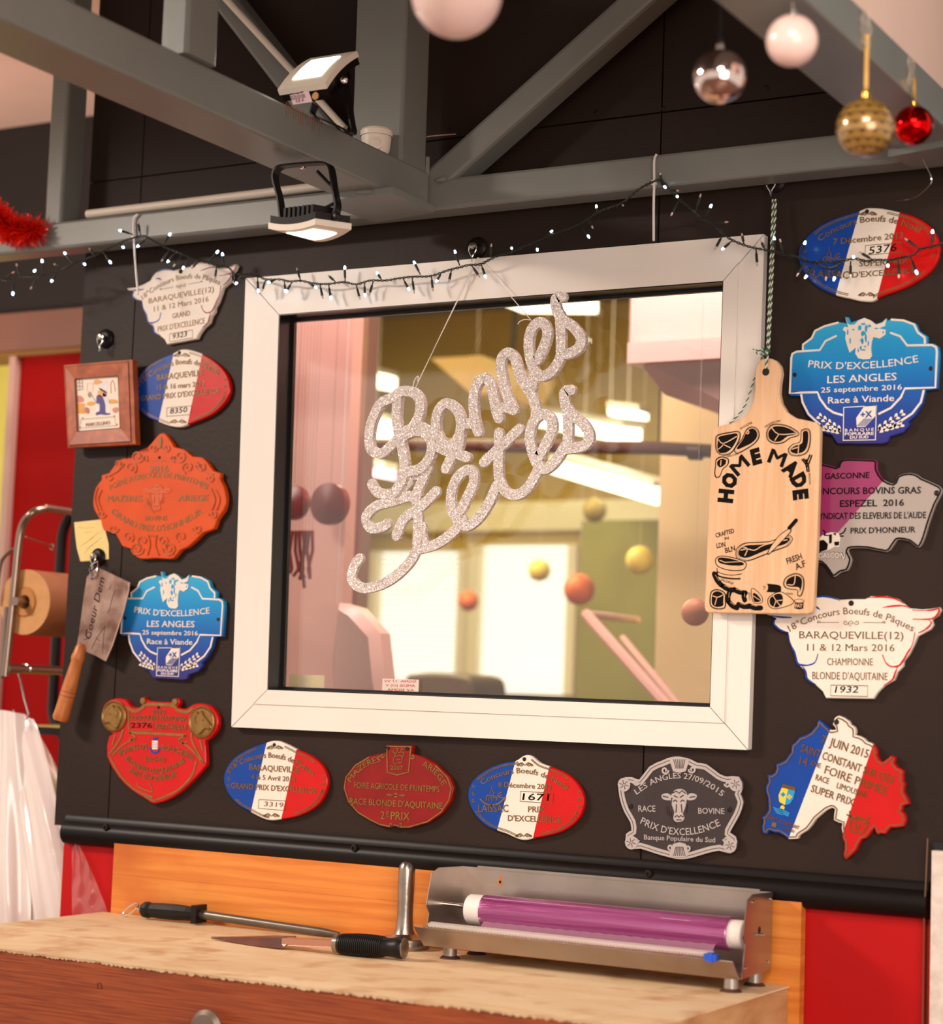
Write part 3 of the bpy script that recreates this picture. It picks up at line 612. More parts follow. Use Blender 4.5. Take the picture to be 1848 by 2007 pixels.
strap([(619, 205), (612, 222), (622, 232)], .016, .003, 'bracket', fl2, yc)
q = MB(); q.lathe(PY(674, 158, yc-.012), (.6, -.8, 0), [(.006, 0), (.006, .004), (.003, .006), (0, .006)], chrome, 14); q.build('bolt', fl2, True)

# ================================================================ BAUBLES
def bauble(c, R, mt, label, top, capm, strm, strr, name='bauble', flat=False):
    t = thing(name, tuple(c), label, 'bauble')
    q = MB(); q.lathe(c-Vector((0, 0, R)), (0, 0, 1), [(R*math.sin(PI*i/28), R-R*math.cos(PI*i/28)) for i in range(29)], mt, 48); q.build('ball', t, True)
    q = MB(); z = c.z+R*.97; q.lathe((c.x, c.y, z), (0, 0, 1), [(R*.17, 0), (R*.19, R*.03), (R*.15, R*.05), (R*.15, R*.22), (R*.12, R*.26), (0, R*.27)], capm, 20); q.build('cap', t, True)
    q = MB(); z2 = z+R*.24; q.tube([Vector((c.x+math.cos(a)*R*.09, c.y, z2+R*.09+math.sin(a)*R*.11)) for a in [2*PI*i/14 for i in range(14)]], R*.018, capm, 6, closed=True); q.build('ring', t, True)
    q = MB()
    if flat: q.hexa([(c.x-strr, c.y-.0005, z2+R*.1), (c.x+strr, c.y-.0005, z2+R*.1), (c.x+strr, c.y+.0005, z2+R*.1), (c.x-strr, c.y+.0005, z2+R*.1), (top.x-strr, top.y-.0005, top.z), (top.x+strr, top.y-.0005, top.z), (top.x+strr, top.y+.0005, top.z), (top.x-strr, top.y+.0005, top.z)], strm)
    else:
        for s_ in (-1, 1): q.tube([Vector((c.x+s_*.0005, c.y, z2+R*.1)), (c+top)/2+Vector((s_*strr*2.4, 0, 0)), top+Vector((s_*strr, 0, 0))], strr, strm, 6)
    q.build('thread', t, True); return t
pearl = mat('pearl_white', (240, 206, 196), .32, coat=.4)
mirror_s = mat('mirror_silver', (236, 214, 206), .04, 1)
mirror_r = mat('mirror_red', (226, 8, 10), .06, 1)
goldb = mat('bauble_cap_gold', (214, 160, 70), .2, 1)
# art-deco fan scales on the gold ball (procedural)
FM = mat('fan_pattern_gold', (158, 118, 58), .25, .35, coat=1.0); nt = FM.node_tree; bs_ = nt.nodes['Principled BSDF']
def N(t, **k):
    n = nt.nodes.new(t)
    for a, b_ in k.items(): setattr(n, a, b_)
    return n
def mth(op, a, b_=None):
    n = N('ShaderNodeMath', operation=op)
    for i, s_ in enumerate((a, b_)):
        if s_ is None: continue
        if isinstance(s_, (int, float)): n.inputs[i].default_value = s_
        else: nt.links.new(s_, n.inputs[i])
    return n.outputs[0]
tcn = N('ShaderNodeTexCoord'); sep = N('ShaderNodeSeparateXYZ'); nt.links.new(tcn.outputs['Object'], sep.inputs[0])
az = mth('MULTIPLY', mth('ARCTAN2', sep.outputs[1], sep.outputs[0]), 14/PI/2)
el = mth('MULTIPLY', mth('ARCSINE', mth('MINIMUM', mth('MAXIMUM', mth('DIVIDE', sep.outputs[2], .0405), -1), 1)), 11/PI)
row = mth('FLOOR', el); fy = mth('SUBTRACT', el, row)
fx = mth('SUBTRACT', mth('FRACT', mth('ADD', az, mth('MULTIPLY', mth('FRACT', mth('MULTIPLY', row, .5)), 1.0))), .5)
ang = mth('ARCTAN2', fx, mth('ADD', fy, .0)); rad = mth('SQRT', mth('ADD', mth('MULTIPLY', mth('MULTIPLY', fx, fx), 2.2), mth('MULTIPLY', fy, fy)))
ln_ = mth('LESS_THAN', mth('ABSOLUTE', mth('SINE', mth('MULTIPLY', ang, 9))), .3)
ed = mth('GREATER_THAN', rad, .88); inn = mth('GREATER_THAN', rad, .3)
dk = mth('MINIMUM', mth('ADD', mth('MULTIPLY', mth('MULTIPLY', ln_, inn), .75), ed), 1)
mxn = N('ShaderNodeMix', data_type='RGBA'); nt.links.new(dk, mxn.inputs[0]); mxn.inputs[6].default_value = (*lin((176, 136, 66)), 1); mxn.inputs[7].default_value = (*lin((84, 52, 34)), 1); nt.links.new(mxn.outputs[2], bs_.inputs['Base Color'])
def onray(x, y, d): return CAM+ray(x, y)*d
c = onray(895, -15, 2.35); bauble(c, 90*2.35/FPX, pearl, 'large pearly white bauble cut off by the top edge', Vector((c.x, c.y, ZT)), chrome, blackpl, .0006)
c = onray(1410, 150, 2.5); bauble(c, 53*2.5/FPX, mirror_s, 'shiny silver mirror bauble on a dark looped thread', Vector((c.x, c.y, ZT)), chrome, blackpl, .0012)
c = onray(1552, 80, 2.45); bauble(c, 51*2.45/FPX, pearl, 'small matt white bauble left of the patterned gold one', Vector((c.x, c.y, ZT)), chrome, whitepl, .0004)
c = PX(1696, 250, 1.432); d_ = (c-CAM).dot(fw); tp = Vector((1.432, c.y, PX(1702, 70, 1.432).z)); bauble(c, 58*d_/FPX, FM, 'gold bauble with dark fan pattern on a yellow ribbon', tp, goldb, mat('yellow_ribbon', (214, 168, 88), .5), .0028, flat=True)
tp1 = tp
c = PX(1790, 246, 1.434); d_ = (c-CAM).dot(fw); tp = Vector((1.434, c.y, PX(1788, 150, 1.434).z)); bauble(c, 39*d_/FPX, mirror_r, 'small shiny red bauble beside the patterned gold one', tp, goldb, goldb, .0008)
ctape = mat('clear_tape', (200, 184, 168), .25, alpha=.45)
for P_, lb, s_ in ((tp1, 'crumpled clear tape holding the gold bauble ribbon', 1.), (tp, 'crumpled clear tape holding the red bauble thread', .85)):
    q = MB(); n = 7; vs = []
    for i in range(n):
        for j in range(n): vs.append((1.4285+random.uniform(.0, .004), P_.y+(i/(n-1)-.5)*.04*s_, P_.z+(j/(n-1)-.35)*.05*s_))
    q.add(vs, [(i*n+j, i*n+j+1, (i+1)*n+j+1, (i+1)*n+j) for i in range(n-1) for j in range(n-1)], ctape); tag(q.build('clear_tape'), lb, 'tape')
q = MB(); q.tube(crs([PY(*p, -.12) for p in ((1703, 182), (1752, 245), (1795, 290), (1815, 325), (1826, 352), (1815, 370), (1790, 388), (1755, 394))], 4), .0007, chrome, 5)
tag(q.build('loose_nylon_thread', smooth=True), 'loose nylon thread dangling below the gold bauble', 'thread')
# ================================================================ TINSEL
q = MB(); tm = mat('red_tinsel', (240, 40, 12), .3, .45)
core = crs([PY(*p, -.1) for p in ((-40, 395), (0, 432), (30, 455), (68, 452))], 6)
vs = []; fs = []
for i in range(4200):
    k = random.random()*(len(core)-1.001); p = core[int(k)].lerp(core[int(k)+1], k % 1)
    d = Vector((random.gauss(0, 1), random.gauss(0, 1), random.gauss(0, 1))).normalized(); L_ = random.uniform(.018, .040); s_ = d.cross(Vector((random.random(), random.random(), random.random()))).normalized()*.0009
    o = len(vs); e = p+d*L_; vs += [p-s_, p+s_, e+s_, e-s_]; fs.append((o, o+1, o+2, o+3))
q.add(vs, fs, tm); tn = tag(q.build('tinsel_garland'), 'fluffy red tinsel garland wound round the truss at far left', 'tinsel'); tn['kind'] = 'stuff'
# ================================================================ CABLE TIES, HOOKS
def tie(pts, Y, label):
    t = thing('cable_tie', tuple(PY(*pts[-1], Y)), label, 'cable tie'); q = MB(); q.tube(crs([PY(x, y, Y) for x, y in pts], 4), .0022, twhite, 6); q.build('strap', t, True)
    p = PY(*pts[2], Y); q = MB(); q.box(p-Vector((.004, .003, .004)), p+Vector((.004, .003, .004)), twhite); q.build('head', t)
tie([(270, 420), (262, 430), (262, 463), (264, 500), (268, 550), (270, 578)], -.085, 'white cable tie hanging from the chord above the left bull head plaque')
tie([(1287, 302), (1282, 315), (1282, 358), (1281, 400), (1281, 472)], -.085, 'white cable tie hanging from the chord above the window')
def hook(x, y, label, s_=1., clip=((0, 0),)):
    p = PY(x, y); t = thing('wall_hook', tuple(p), label, 'hook')
    k = s_
    q = MB(); q.lathe(p, (0, -1, 0), [(.019*k, 0), (.0195*k, .004), (.015*k, .008), (.009*k, .009), (0, .009)], blackrail, 24); q.build('washer', t, True)
    q = MB(); q.lathe(p+Vector((0, -.008, 0)), (0, -1, 0), [(.0065*k, 0), (.0065*k, .012), (.005*k, .014), (.0015, .0145), (.0012, .012), (0, .012)], steel, 18); q.build('screw', t, True)
    q = MB(); o = p+Vector((0, -.014, 0)); S = .001*k
    q.tube(crs([o+Vector((x_*S, -.001*i, z_*S)) for i, (x_, z_) in enumerate(((-2, -27), (-2, -20), (-8, -9), (-7, 2), (0, 6), (7, 2), (8, -9), (2, -20), (2, -30)))], 4), .0013, chrome, 8); q.build('wire_clip', t, True)
    return p
hook(208, 664, 'black round wall hook with wire clip above the wooden picture frame'); hook(936, 486, 'black round wall hook with wire clip above the window centre')
hook(1519, 357, 'black round wall hook with wire clip holding the chopping board string'); hook(194, 1092, 'black round wall hook with wire clip holding the cleaver', .9)
# ================================================================ AWARD PLAQUES
GP = 'award plaques on the black wall'
def cut3(o, tf, lines, mats3, y=None):       # paint bands split by slanting lines: [(top, bottom), ...] left to right
    me = o.data; bmx = bmesh.new(); bmx.from_mesh(me); off = Vector(o['_o']); segs = []
    for a, b in lines:
        A_, B_ = tf(*a), tf(*b); d = (B_-A_).normalized(); nn = Vector((d.y, 0, -d.x)); nn = nn if nn.x > 0 else -nn
        pt = Vector((A_.x, 0, A_.y))-off; segs.append((pt, nn))
        bmesh.ops.bisect_plane(bmx, geom=bmx.verts[:]+bmx.edges[:]+bmx.faces[:], plane_co=pt, plane_no=nn)
    for f_ in bmx.faces:
        c_ = f_.calc_center_median(); f_.material_index = sum(1 for pt, nn in segs if (c_-pt).dot(nn) > 0)
    me.materials.clear()
    for m_ in mats3: me.materials.append(m_)
    bmx.to_mesh(me); bmx.free()
def plaque(tf, outline, label, mt, th=.009, sm=0, bev=.0016, y0=-.001):
    pts = L2(tf, outline)
    if sm: pts = crs(pts, sm, True)
    cx = sum(p.x for p in pts)/len(pts); zz = min(p.y for p in pts)
    t = thing('award_plaque', (cx, y0, zz), label, 'plaque', GP)
    q = MB(); q.sheet(pts, y0, y0-th, mt, bev); pl_ = q.build('plate', t, True); return t, pl_, pts
def screw(t, tf, x, y, yf, r=.0035):
    q = MB(); p = tf(x, y); q.lathe((p.x, yf+.0005, p.y), (0, -1, 0), [(r, 0), (r, .0012), (r*.5, .0018), (0, .0012)], screwm, 12); q.build('screw', t)
def scrolls(mb, tf, items, wd, mt, yb, yf):
    for (x, y, r_, tr_, a0, sg) in items: mb.stroke(spiral(tf, (x, y), r_, tr_, a0, sg), wd, yb, yf, mt, caps=False)
def ornament(mb, tf, x, y, wx, hy, mt, yb, yf, wd=.0011):
    scrolls(mb, tf, [(x-wx*.25, y, hy*.42, 1.2, 0, 1), (x+wx*.25, y, hy*.42, 1.2, PI, -1), (x-wx*.42, y+hy*.1, hy*.3, 1, PI, -1), (x+wx*.42, y+hy*.1, hy*.3, 1, 0, 1)], wd, mt, yb, yf)
    mb.stroke(crs([tf(x-wx*.5, y+hy*.15), tf(x-wx*.2, y-hy*.35), tf(x, y+hy*.2), tf(x+wx*.2, y-hy*.35), tf(x+wx*.5, y+hy*.15)], 4), wd, yb, yf, mt)
def dots(mb, tf, pts, r_, mt, yb, yf):
    for p in pts: mb.disc(tf(*p), r_, yb, yf, mt, 8)
Y1 = -.010
def tricolour(tf, outline, l1, l2, label, lines, gm=gold_dull, top=None, bot=None, hole=None, num=None, side=True):
    t, pl_, pts = plaque(tf, outline, label, e_white, sm=3); cut3(pl_, tf, [l1, l2], [e_blue, e_white, e_red])
    yb, yf = -.0095, -.0109
    q = MB()
    for k in (.945, .915):
        P_ = scaled([(p.x, p.y) for p in pts], k); n = len(P_)
        for a, b_ in ((.055, .2), (.30, .45), (.555, .70), (.80, .945)): q.stroke([Vector(P_[int(i)]) for i in range(int(a*n), int(b_*n))], .0011, yb, yf, gm, caps=False)
    cx, cy = Vector((sum(p.x for p in pts)/len(pts), sum(p.y for p in pts)/len(pts)))
    wv = max(p.x for p in pts)-min(p.x for p in pts)
    idm = lambda x, y: Vector((x, y))
    for (x, y) in (top, bot): ornament(q, tf, x, y, 115*tf.k/3.7, 34*tf.k/3.7, gm, yb, yf, .0014)
    for sx in (-1, 1):
        for k in range(3): q.stroke(spiral(idm, (cx+sx*wv*.455, cy+(k-1)*wv*.055), wv*.017, 1, 0, sx), .0011, yb, yf, gm, caps=False)
    q.build('border', t)
    q = MB()
    for ln in lines: text(q, tf, ln[0], ln[1], ln[2], ln[3], gm, yb, yf, sag=ln[4] if len(ln) > 4 else 0, bold=.008)
    q.build('lettering', t)
    if num:
        (a, b_, c_, d_), s_, tx, hh, inkm = num
        q = MB(); q.stroke(L2(tf, (a, b_, c_, d_)), .0009, yb, yf, gm, closed=True); q.build('number_frame', t)
        q = MB(); text(q, tf, s_, tx[0], tx[1], hh, inkm, yb, -.0101, slant=.15, bold=.012); q.build('handwritten_number', t)
    if hole: screw(t, tf, *hole, Y1)
    return t
def church(t, tf, cx, cy, s_, gm):                # small steeple above a bow and arrow, with the town's name
    q = MB(); Q = lambda x, y: tf(cx+x*s_, cy+y*s_); yb, yf = -.0095, -.0109
    q.stroke([Q(-16, 0), Q(-16, -55), Q(0, -90), Q(16, -55), Q(16, 0)], .0011, yb, yf, gm); q.stroke([Q(0, -88), Q(0, -112)], .001, yb, yf, gm)
    q.stroke([Q(-50, 20), Q(-50, -18), Q(-40, -30), Q(20, -25), Q(35, -10), Q(65, -20), Q(90, -35)], .0016, yb, yf, gm); q.stroke([Q(-25, 18), Q(-25, -12), Q(0, -12), Q(0, 18)], .0012, yb, yf, gm)
    q.stroke([Q(45, 12), Q(50, -20), Q(62, -46), Q(90, -60)], .0013, yb, yf, gm); q.stroke([Q(70, -12), Q(95, -8)], .0012, yb, yf, gm)
    q.stroke(crs([Q(-105, 5), Q(-60, 45), Q(0, 58), Q(60, 45), Q(115, 0)], 4), .0022, yb, yf, gm); q.stroke([Q(100, -5), Q(128, -14), Q(120, 18)], .0014, yb, yf, gm)
    q.build('town_emblem', t)
# top right oval
t14 = tricolour(TH, [(725, 83), (800, 90), (930, 118), (1040, 150), (1140, 205), (1210, 280), (1245, 370), (1240, 470), (1190, 570), (1100, 650), (950, 730), (780, 790), (720, 825), (680, 833), (600, 825), (540, 810), (430, 785), (300, 730), (200, 650), (140, 560), (118, 480), (130, 390), (190, 310), (280, 230), (400, 170), (520, 130), (610, 105), (660, 85)],
    ((608, 108), (415, 785)), ((930, 118), (745, 810)), 'blue white red oval plaque numbered 5376, top right behind the string lights',
    [('Concours Boeufs de Noël', (290, 355), (1085, 285), 52, 125), ('7 Décembre 2013', (398, 378), (958, 325), 50), ('SUPER PRIX', (605, 553), (1000, 530), 48), ('D\'EXCELLENCE', (550, 643), (1060, 605), 48), ('LAISSAC', (235, 640), (520, 650), 62)],
    top=(680, 128), bot=(665, 775), hole=(668, 112), num=(((655, 385), (948, 360), (948, 438), (652, 462)), '5376', ((680, 455), (905, 425)), 62, ink))
church(t14, TH, 365, 505, .95, gold_dull)
# bottom row ovals
t8 = tricolour(TE, [(440, 190), (470, 200), (520, 240), (600, 270), (690, 310), (760, 380), (792, 460), (780, 550), (730, 620), (650, 670), (560, 695), (480, 710), (430, 720), (380, 712), (310, 680), (200, 640), (120, 570), (75, 480), (75, 400), (110, 340), (190, 280), (290, 240), (365, 228), (410, 200)],
    ((368, 228), (252, 665)), ((578, 265), (476, 712)), 'blue white red oval plaque numbered 1671, below the window',
    [('Concours Boeufs de Noël', (160, 378), (685, 410), 36, 90), ('8 Décembre 2012', (262, 388), (595, 405), 33), ('PRIX', (448, 545), (552, 548), 38), ('D\'EXCELLENCE', (322, 600), (655, 612), 38), ('LAISSAC', (138, 545), (325, 545), 48)],
    top=(428, 248), bot=(420, 690), hole=(424, 216), num=(((400, 415), (605, 428), (602, 492), (397, 478)), '1671', ((410, 470), (575, 475)), 44, ink))
church(t8, TE, 222, 462, .68, gold)
gloss = dict(gm=gold_dull)
t6 = tricolour(TD, [(435, 118), (500, 140), (580, 180), (680, 225), (760, 290), (800, 380), (795, 470), (750, 560), (680, 620), (580, 665), (470, 685), (400, 693), (340, 680), (250, 635), (150, 575), (80, 490), (52, 400), (70, 320), (130, 240), (240, 175), (365, 130)],
    ((365, 130), (250, 635)), ((580, 180), (470, 685)), 'blue white red oval plaque with pale number 3319, lower left of the window',
    [('16°Concours Boeufs de Pâques', (118, 325), (700, 370), 42, 105), ('BARAQUEVILLE', (240, 328), (600, 350), 44), ('4 & 5 Avril 2014', (255, 395), (575, 415), 38), ('GRAND PRIX D\'EXCELLENCE', (108, 460), (722, 498), 42)],
    top=(425, 165), bot=(400, 655), hole=(420, 147), num=(((310, 542), (505, 552), (500, 622), (305, 605)), '3319', ((345, 590), (485, 600)), 36, gold_dull))
t2 = tricolour(TA, [(1395, 1180), (1460, 1185), (1550, 1215), (1640, 1270), (1720, 1350), (1755, 1440), (1745, 1530), (1690, 1610), (1600, 1680), (1440, 1745), (1380, 1765), (1300, 1755), (1220, 1725), (1120, 1680), (1060, 1610), (1037, 1530), (1050, 1430), (1100, 1340), (1200, 1265), (1335, 1205)],
    ((1335, 1205), (1220, 1725)), ((1550, 1215), (1438, 1745)), 'blue white red oval plaque numbered 8350, left beside the wooden picture frame',
    [('15°Concours Boeufs de Pâques', (1100, 1440), (1670, 1375), 42, 115), ('BARAQUEVILLE', (1210, 1415), (1560, 1375), 46), ('15 & 16 mars 2013', (1210, 1485), (1570, 1455), 40), ('GRAND PRIX D\'EXCELLENCE', (1085, 1570), (1680, 1510), 42)],
    top=(1395, 1222), bot=(1370, 1722), hole=(1378, 1205), num=(((1285, 1620), (1470, 1605), (1465, 1670), (1282, 1685)), '8350', ((1305, 1665), (1435, 1652)), 42, ink))
# ------- blue shields
OUT13 = [(145, 1225), (145, 1170), (215, 1120), (245, 1060), (330, 1020), (440, 995), (505, 1005), (493, 955), (515, 957), (532, 1000), (580, 985), (640, 962), (700, 985), (740, 1012), (790, 990), (818, 965), (830, 985), (860, 970), (960, 975), (1060, 1010), (1085, 1070), (1150, 1110), (1150, 1168), (1210, 1172), (1240, 1195), (1248, 1250), (1235, 1532), (1135, 1545), (1115, 1640), (1060, 1740), (1000, 1795), (1010, 1820), (960, 1880), (850, 1915), (830, 1960), (790, 1972), (430, 1972), (405, 1940), (385, 1905), (300, 1880), (270, 1830), (180, 1740), (135, 1640), (130, 1590), (45, 1587), (40, 1560), (55, 1260), (80, 1235)]
HEAD = [(495, 958), (505, 1000), (530, 1022), (570, 1018), (600, 985), (650, 965), (700, 985), (740, 1018), (790, 1006), (825, 970), (812, 1030), (762, 1050), (820, 1060), (815, 1100), (770, 1130), (720, 1118), (706, 1160), (702, 1220), (708, 1270), (690, 1295), (640, 1298), (600, 1288), (575, 1250), (580, 1200), (555, 1222), (530, 1242), (512, 1190), (495, 1130), (500, 1080), (475, 1060), (490, 1035), (520, 1042)]
def blue_shield(tf, label):
    zs = [tf(*p).y for p in OUT13]
    gm = grad_blue('blue_fade_enamel_%d' % int(max(zs)*1000), min(zs), max(zs))
    t, pl_, pts = plaque(tf, OUT13, label, gm); yb, yf = -.0095, -.0108
    q = MB(); wl = .0034
    for s_ in ([(155, 1215), (155, 1178), (225, 1127), (252, 1068), (330, 1030), (435, 1003)], [(865, 978), (960, 985), (1045, 1017), (1075, 1080), (1130, 1122), (1132, 1165)],
               [(420, 1110), (335, 1150), (290, 1222), (105, 1234), (70, 1252), (62, 1285), (50, 1568), (140, 1562), (272, 1560), (292, 1612), (345, 1685), (400, 1722), (468, 1742)],
               [(860, 1085), (935, 1112), (990, 1185), (1190, 1182), (1222, 1200), (1228, 1235), (1216, 1522), (972, 1530), (940, 1600), (860, 1685), (765, 1732)],
               [(142, 1580), (152, 1640), (200, 1735), (270, 1800), (330, 1848)], [(1122, 1548), (1100, 1640), (1030, 1730), (940, 1790), (850, 1852)]):
        q.stroke(L2(tf, s_), wl, yb, yf, e_white)
    q.build('border', t)
    q = MB(); q.sheet(L2(tf, HEAD), yb, yf-.0006, e_white); hd = q.build('bull_head', t)
    q = MB(); random.seed(3)
    for (x, y, rx, ry) in ((640, 1015, 22, 10), (612, 1045, 14, 24), (665, 1050, 12, 30), (640, 1090, 20, 24), (690, 1030, 14, 10), (632, 1150, 14, 26), (660, 1130, 9, 34), (620, 1205, 10, 16), (745, 1050, 16, 6), (800, 1080, 7, 10), (515, 1080, 8, 22), (535, 1150, 6, 28), (560, 1060, 12, 7), (680, 1170, 6, 22), (655, 1195, 10, 6), (640, 1222, 22, 6), (600, 1225, 6, 18)):
        o_ = []
        for i in range(12):
            a = 2*PI*i/12; k = random.uniform(.65, 1.2); o_.append(tf(x+rx*k*math.cos(a), y+ry*k*math.sin(a)))
        q.sheet(o_, yf-.0005, yf-.0009, gm)
    q.build('bull_head_shading', hd)
    q = MB(); T_ = lambda *a, **k: text(q, tf, *a, e_white, yb, yf, **k)
    text(q, tf, 'PRIX D\'EXCELLENCE', (195, 1358), (1080, 1318), 60, e_white, yb, yf, sag=-34, bold=.004)
    text(q, tf, 'LES ANGLES', (350, 1488), (905, 1462), 62, e_white, yb, yf, bold=.004)
    text(q, tf, '25 septembre 2016', (300, 1563), (948, 1538), 44, e_white, yb, yf, bold=.004)
    text(q, tf, 'Race à Viande', (356, 1650), (885, 1630), 54, e_white, yb, yf, bold=.006); q.build('lettering', t)
    q = MB(); q.stroke(L2(tf, [(482, 1682), (744, 1666), (736, 1940), (478, 1945)]), .0018, yb, yf, e_white, closed=True)
    q.sheet(L2(tf, [(650, 1668), (744, 1664), (744, 1742), (652, 1838), (586, 1838), (583, 1765)]), yb, yf, e_white)
    text(q, tf, '+X', (618, 1765), (712, 1758), 52, gm, yf, yf-.0006, bold=.03)
    for i in range(6): q.stroke(L2(tf, [(588+i*12, 1832), (650+i*12, 1770)]), .0009, yf, yf-.0004, gm, caps=False)
    text(q, tf, 'B A N Q U E', (492, 1875), (722, 1868), 24, e_white, yb, yf, bold=.01); text(q, tf, 'POPULAIRE', (490, 1905), (722, 1900), 24, e_white, yb, yf, bold=.02); text(q, tf, 'DU SUD', (532, 1932), (680, 1928), 22, e_white, yb, yf, bold=.02)
    q.build('bank_logo', t)
    for sx, x0_, y0_, x1_, y1_ in ((1, 450, 1860, 300, 1760), (-1, 765, 1850, 940, 1735)):
        q = MB()
        for br in (0, 1):
            for i in range(5):
                f_ = i/4.; bx = x0_+(x1_-x0_)*f_*(1 if not br else .95); by = y0_+(y1_-y0_)*f_+br*(20+70*f_)
                for k in (-1, 1):
                    a = math.atan2(-(y1_-y0_), (x1_-x0_))+k*.7; q.disc(tf(bx+15*math.cos(a), by-15*math.sin(a)), .0048, yb, yf, e_white, 8, ry=.0024, rot=a)
        q.build('wheat_ear', t)
    screw(t, tf, 90, 1420, Y1); screw(t, tf, 1180, 1370, Y1); return t
blue_shield(TH, 'large blue bull head award shield on the right wall, beside the chopping board')
blue_shield(SIM(TH, (90, 1420), (1180, 1370), TB(968, 1432), TB(1670, 1441)), 'blue bull head award shield on the left wall, beside the cleaver')
# ------- white bull head plaques
OUT11 = [(350, 1160), (430, 1145), (500, 1155), (560, 1175), (640, 1170), (740, 1170), (780, 1150), (900, 1148), (980, 1170), (1030, 1210), (1060, 1235), (1150, 1245), (1220, 1240), (1280, 1230), (1292, 1250), (1270, 1290), (1225, 1320), (1235, 1360), (1215, 1390), (1120, 1442), (1095, 1500), (1060, 1570), (1020, 1620), (1015, 1660), (975, 1700), (950, 1760), (880, 1800), (830, 1850), (800, 1895), (455, 1890), (430, 1840), (380, 1795), (320, 1750), (300, 1690), (250, 1640), (225, 1560), (190, 1480), (180, 1415), (130, 1400), (80, 1360), (75, 1330), (95, 1310), (60, 1292), (22, 1282), (12, 1262), (100, 1268), (200, 1255), (280, 1230), (310, 1190)]
def white_bull(tf, label, l4, l5, num, rdm):
    t, pl_, pts = plaque(tf, OUT11, label, e_white); yb, yf = -.0095, -.0106
    q = MB()
    q2 = []
    for s_, c_ in (([(350, 1165), (430, 1150), (500, 1160), (555, 1178)], e_blue), ([(350, 1225), (385, 1228), (410, 1245)], e_blue), ([(60, 1290), (120, 1300), (205, 1305)], e_blue), ([(95, 1312), (80, 1335), (85, 1360), (130, 1395), (180, 1412)], e_blue),
        ([(183, 1430), (195, 1490), (230, 1560), (250, 1635), (290, 1650), (340, 1648), (380, 1625), (398, 1568)], e_blue), ([(285, 1655), (310, 1700), (320, 1750), (380, 1790)], e_blue),
        ([(760, 1160), (860, 1155), (950, 1165), (1020, 1200)], rdm), ([(870, 1232), (930, 1222), (1010, 1218), (1065, 1232)], rdm), ([(1085, 1248), (1150, 1255), (1230, 1250), (1278, 1240), (1265, 1285), (1225, 1312), (1150, 1318), (1090, 1315)], rdm),
        ([(1200, 1318), (1222, 1340), (1205, 1370), (1165, 1400), (1130, 1415)], rdm), ([(1102, 1415), (1085, 1500), (1050, 1560), (1015, 1620), (985, 1655), (930, 1660), (890, 1630), (868, 1575)], rdm), ([(975, 1665), (955, 1720), (940, 1755), (880, 1795)], rdm)):
        q.stroke(crs(L2(tf, s_), 3), [.0012, .0026, .0030, .0022, .0014], yb, yf, c_)
    q.build('outline_strokes', t)['kind'] = 'stuff'
    q = MB()
    text(q, tf, '18°Concours Boeufs de Pâques', (195, 1408), (1085, 1408), 52, gold_dull, yb, yf, sag=128, bold=.003)
    text(q, tf, 'BARAQUEVILLE(12)', (262, 1455), (1020, 1462), 56, gold_dull, yb, yf, bold=.003); text(q, tf, '11 & 12 Mars 2016', (320, 1545), (955, 1550), 54, gold_dull, yb, yf, bold=.002)
    text(q, tf, l4[0], *l4[1:], 54, gold_dull, yb, yf); text(q, tf, l5[0], *l5[1:], 58, gold_dull, yb, yf)
    q.stroke(L2(tf, [(400, 1340), (550, 1340)]), .0009, yb, yf, gold_dull); q.stroke(L2(tf, [(728, 1340), (880, 1342)]), .0009, yb, yf, gold_dull); scrolls(q, tf, [(600, 1340, 20, 1.2, 0, 1), (640, 1345, 22, 1.2, PI/2, 1), (680, 1340, 20, 1.2, PI, -1), (880, 1342, 14, .8, PI, 1), (402, 1340, 14, .8, 0, -1)], .0009, gold_dull, yb, yf)
    q.build('lettering', t)
    q = MB(); q.stroke(L2(tf, [(492, 1795), (760, 1800), (758, 1878), (490, 1872)]), .0012, yb, yf, gold_dull, closed=True); q.build('number_frame', t)
    q = MB(); text(q, tf, num, (520, 1850), (690, 1850), 50, ink, yb, -.0102, slant=.2, bold=.008); q.build('handwritten_number', t)
    screw(t, tf, 640, 1200, Y1, .0045); return t
white_bull(TI, 'white bull head award plaque numbered 1932, right wall below the chopping board', ('CHAMPIONNE', (465, 1650), (798, 1652)), ('BLONDE D\'AQUITAINE', (358, 1752), (905, 1760)), '1932', e_red)
white_bull(SIM(TI, (640, 1200), (627, 1893), TA(1388, 593), TA(1393, 1121)), 'white bull head award plaque numbered 9323, upper left under the string lights', ('GRAND', (530, 1650), (735, 1652)), ('PRIX D\'EXCELLENCE', (358, 1752), (905, 1760)), '9323', e_dred)
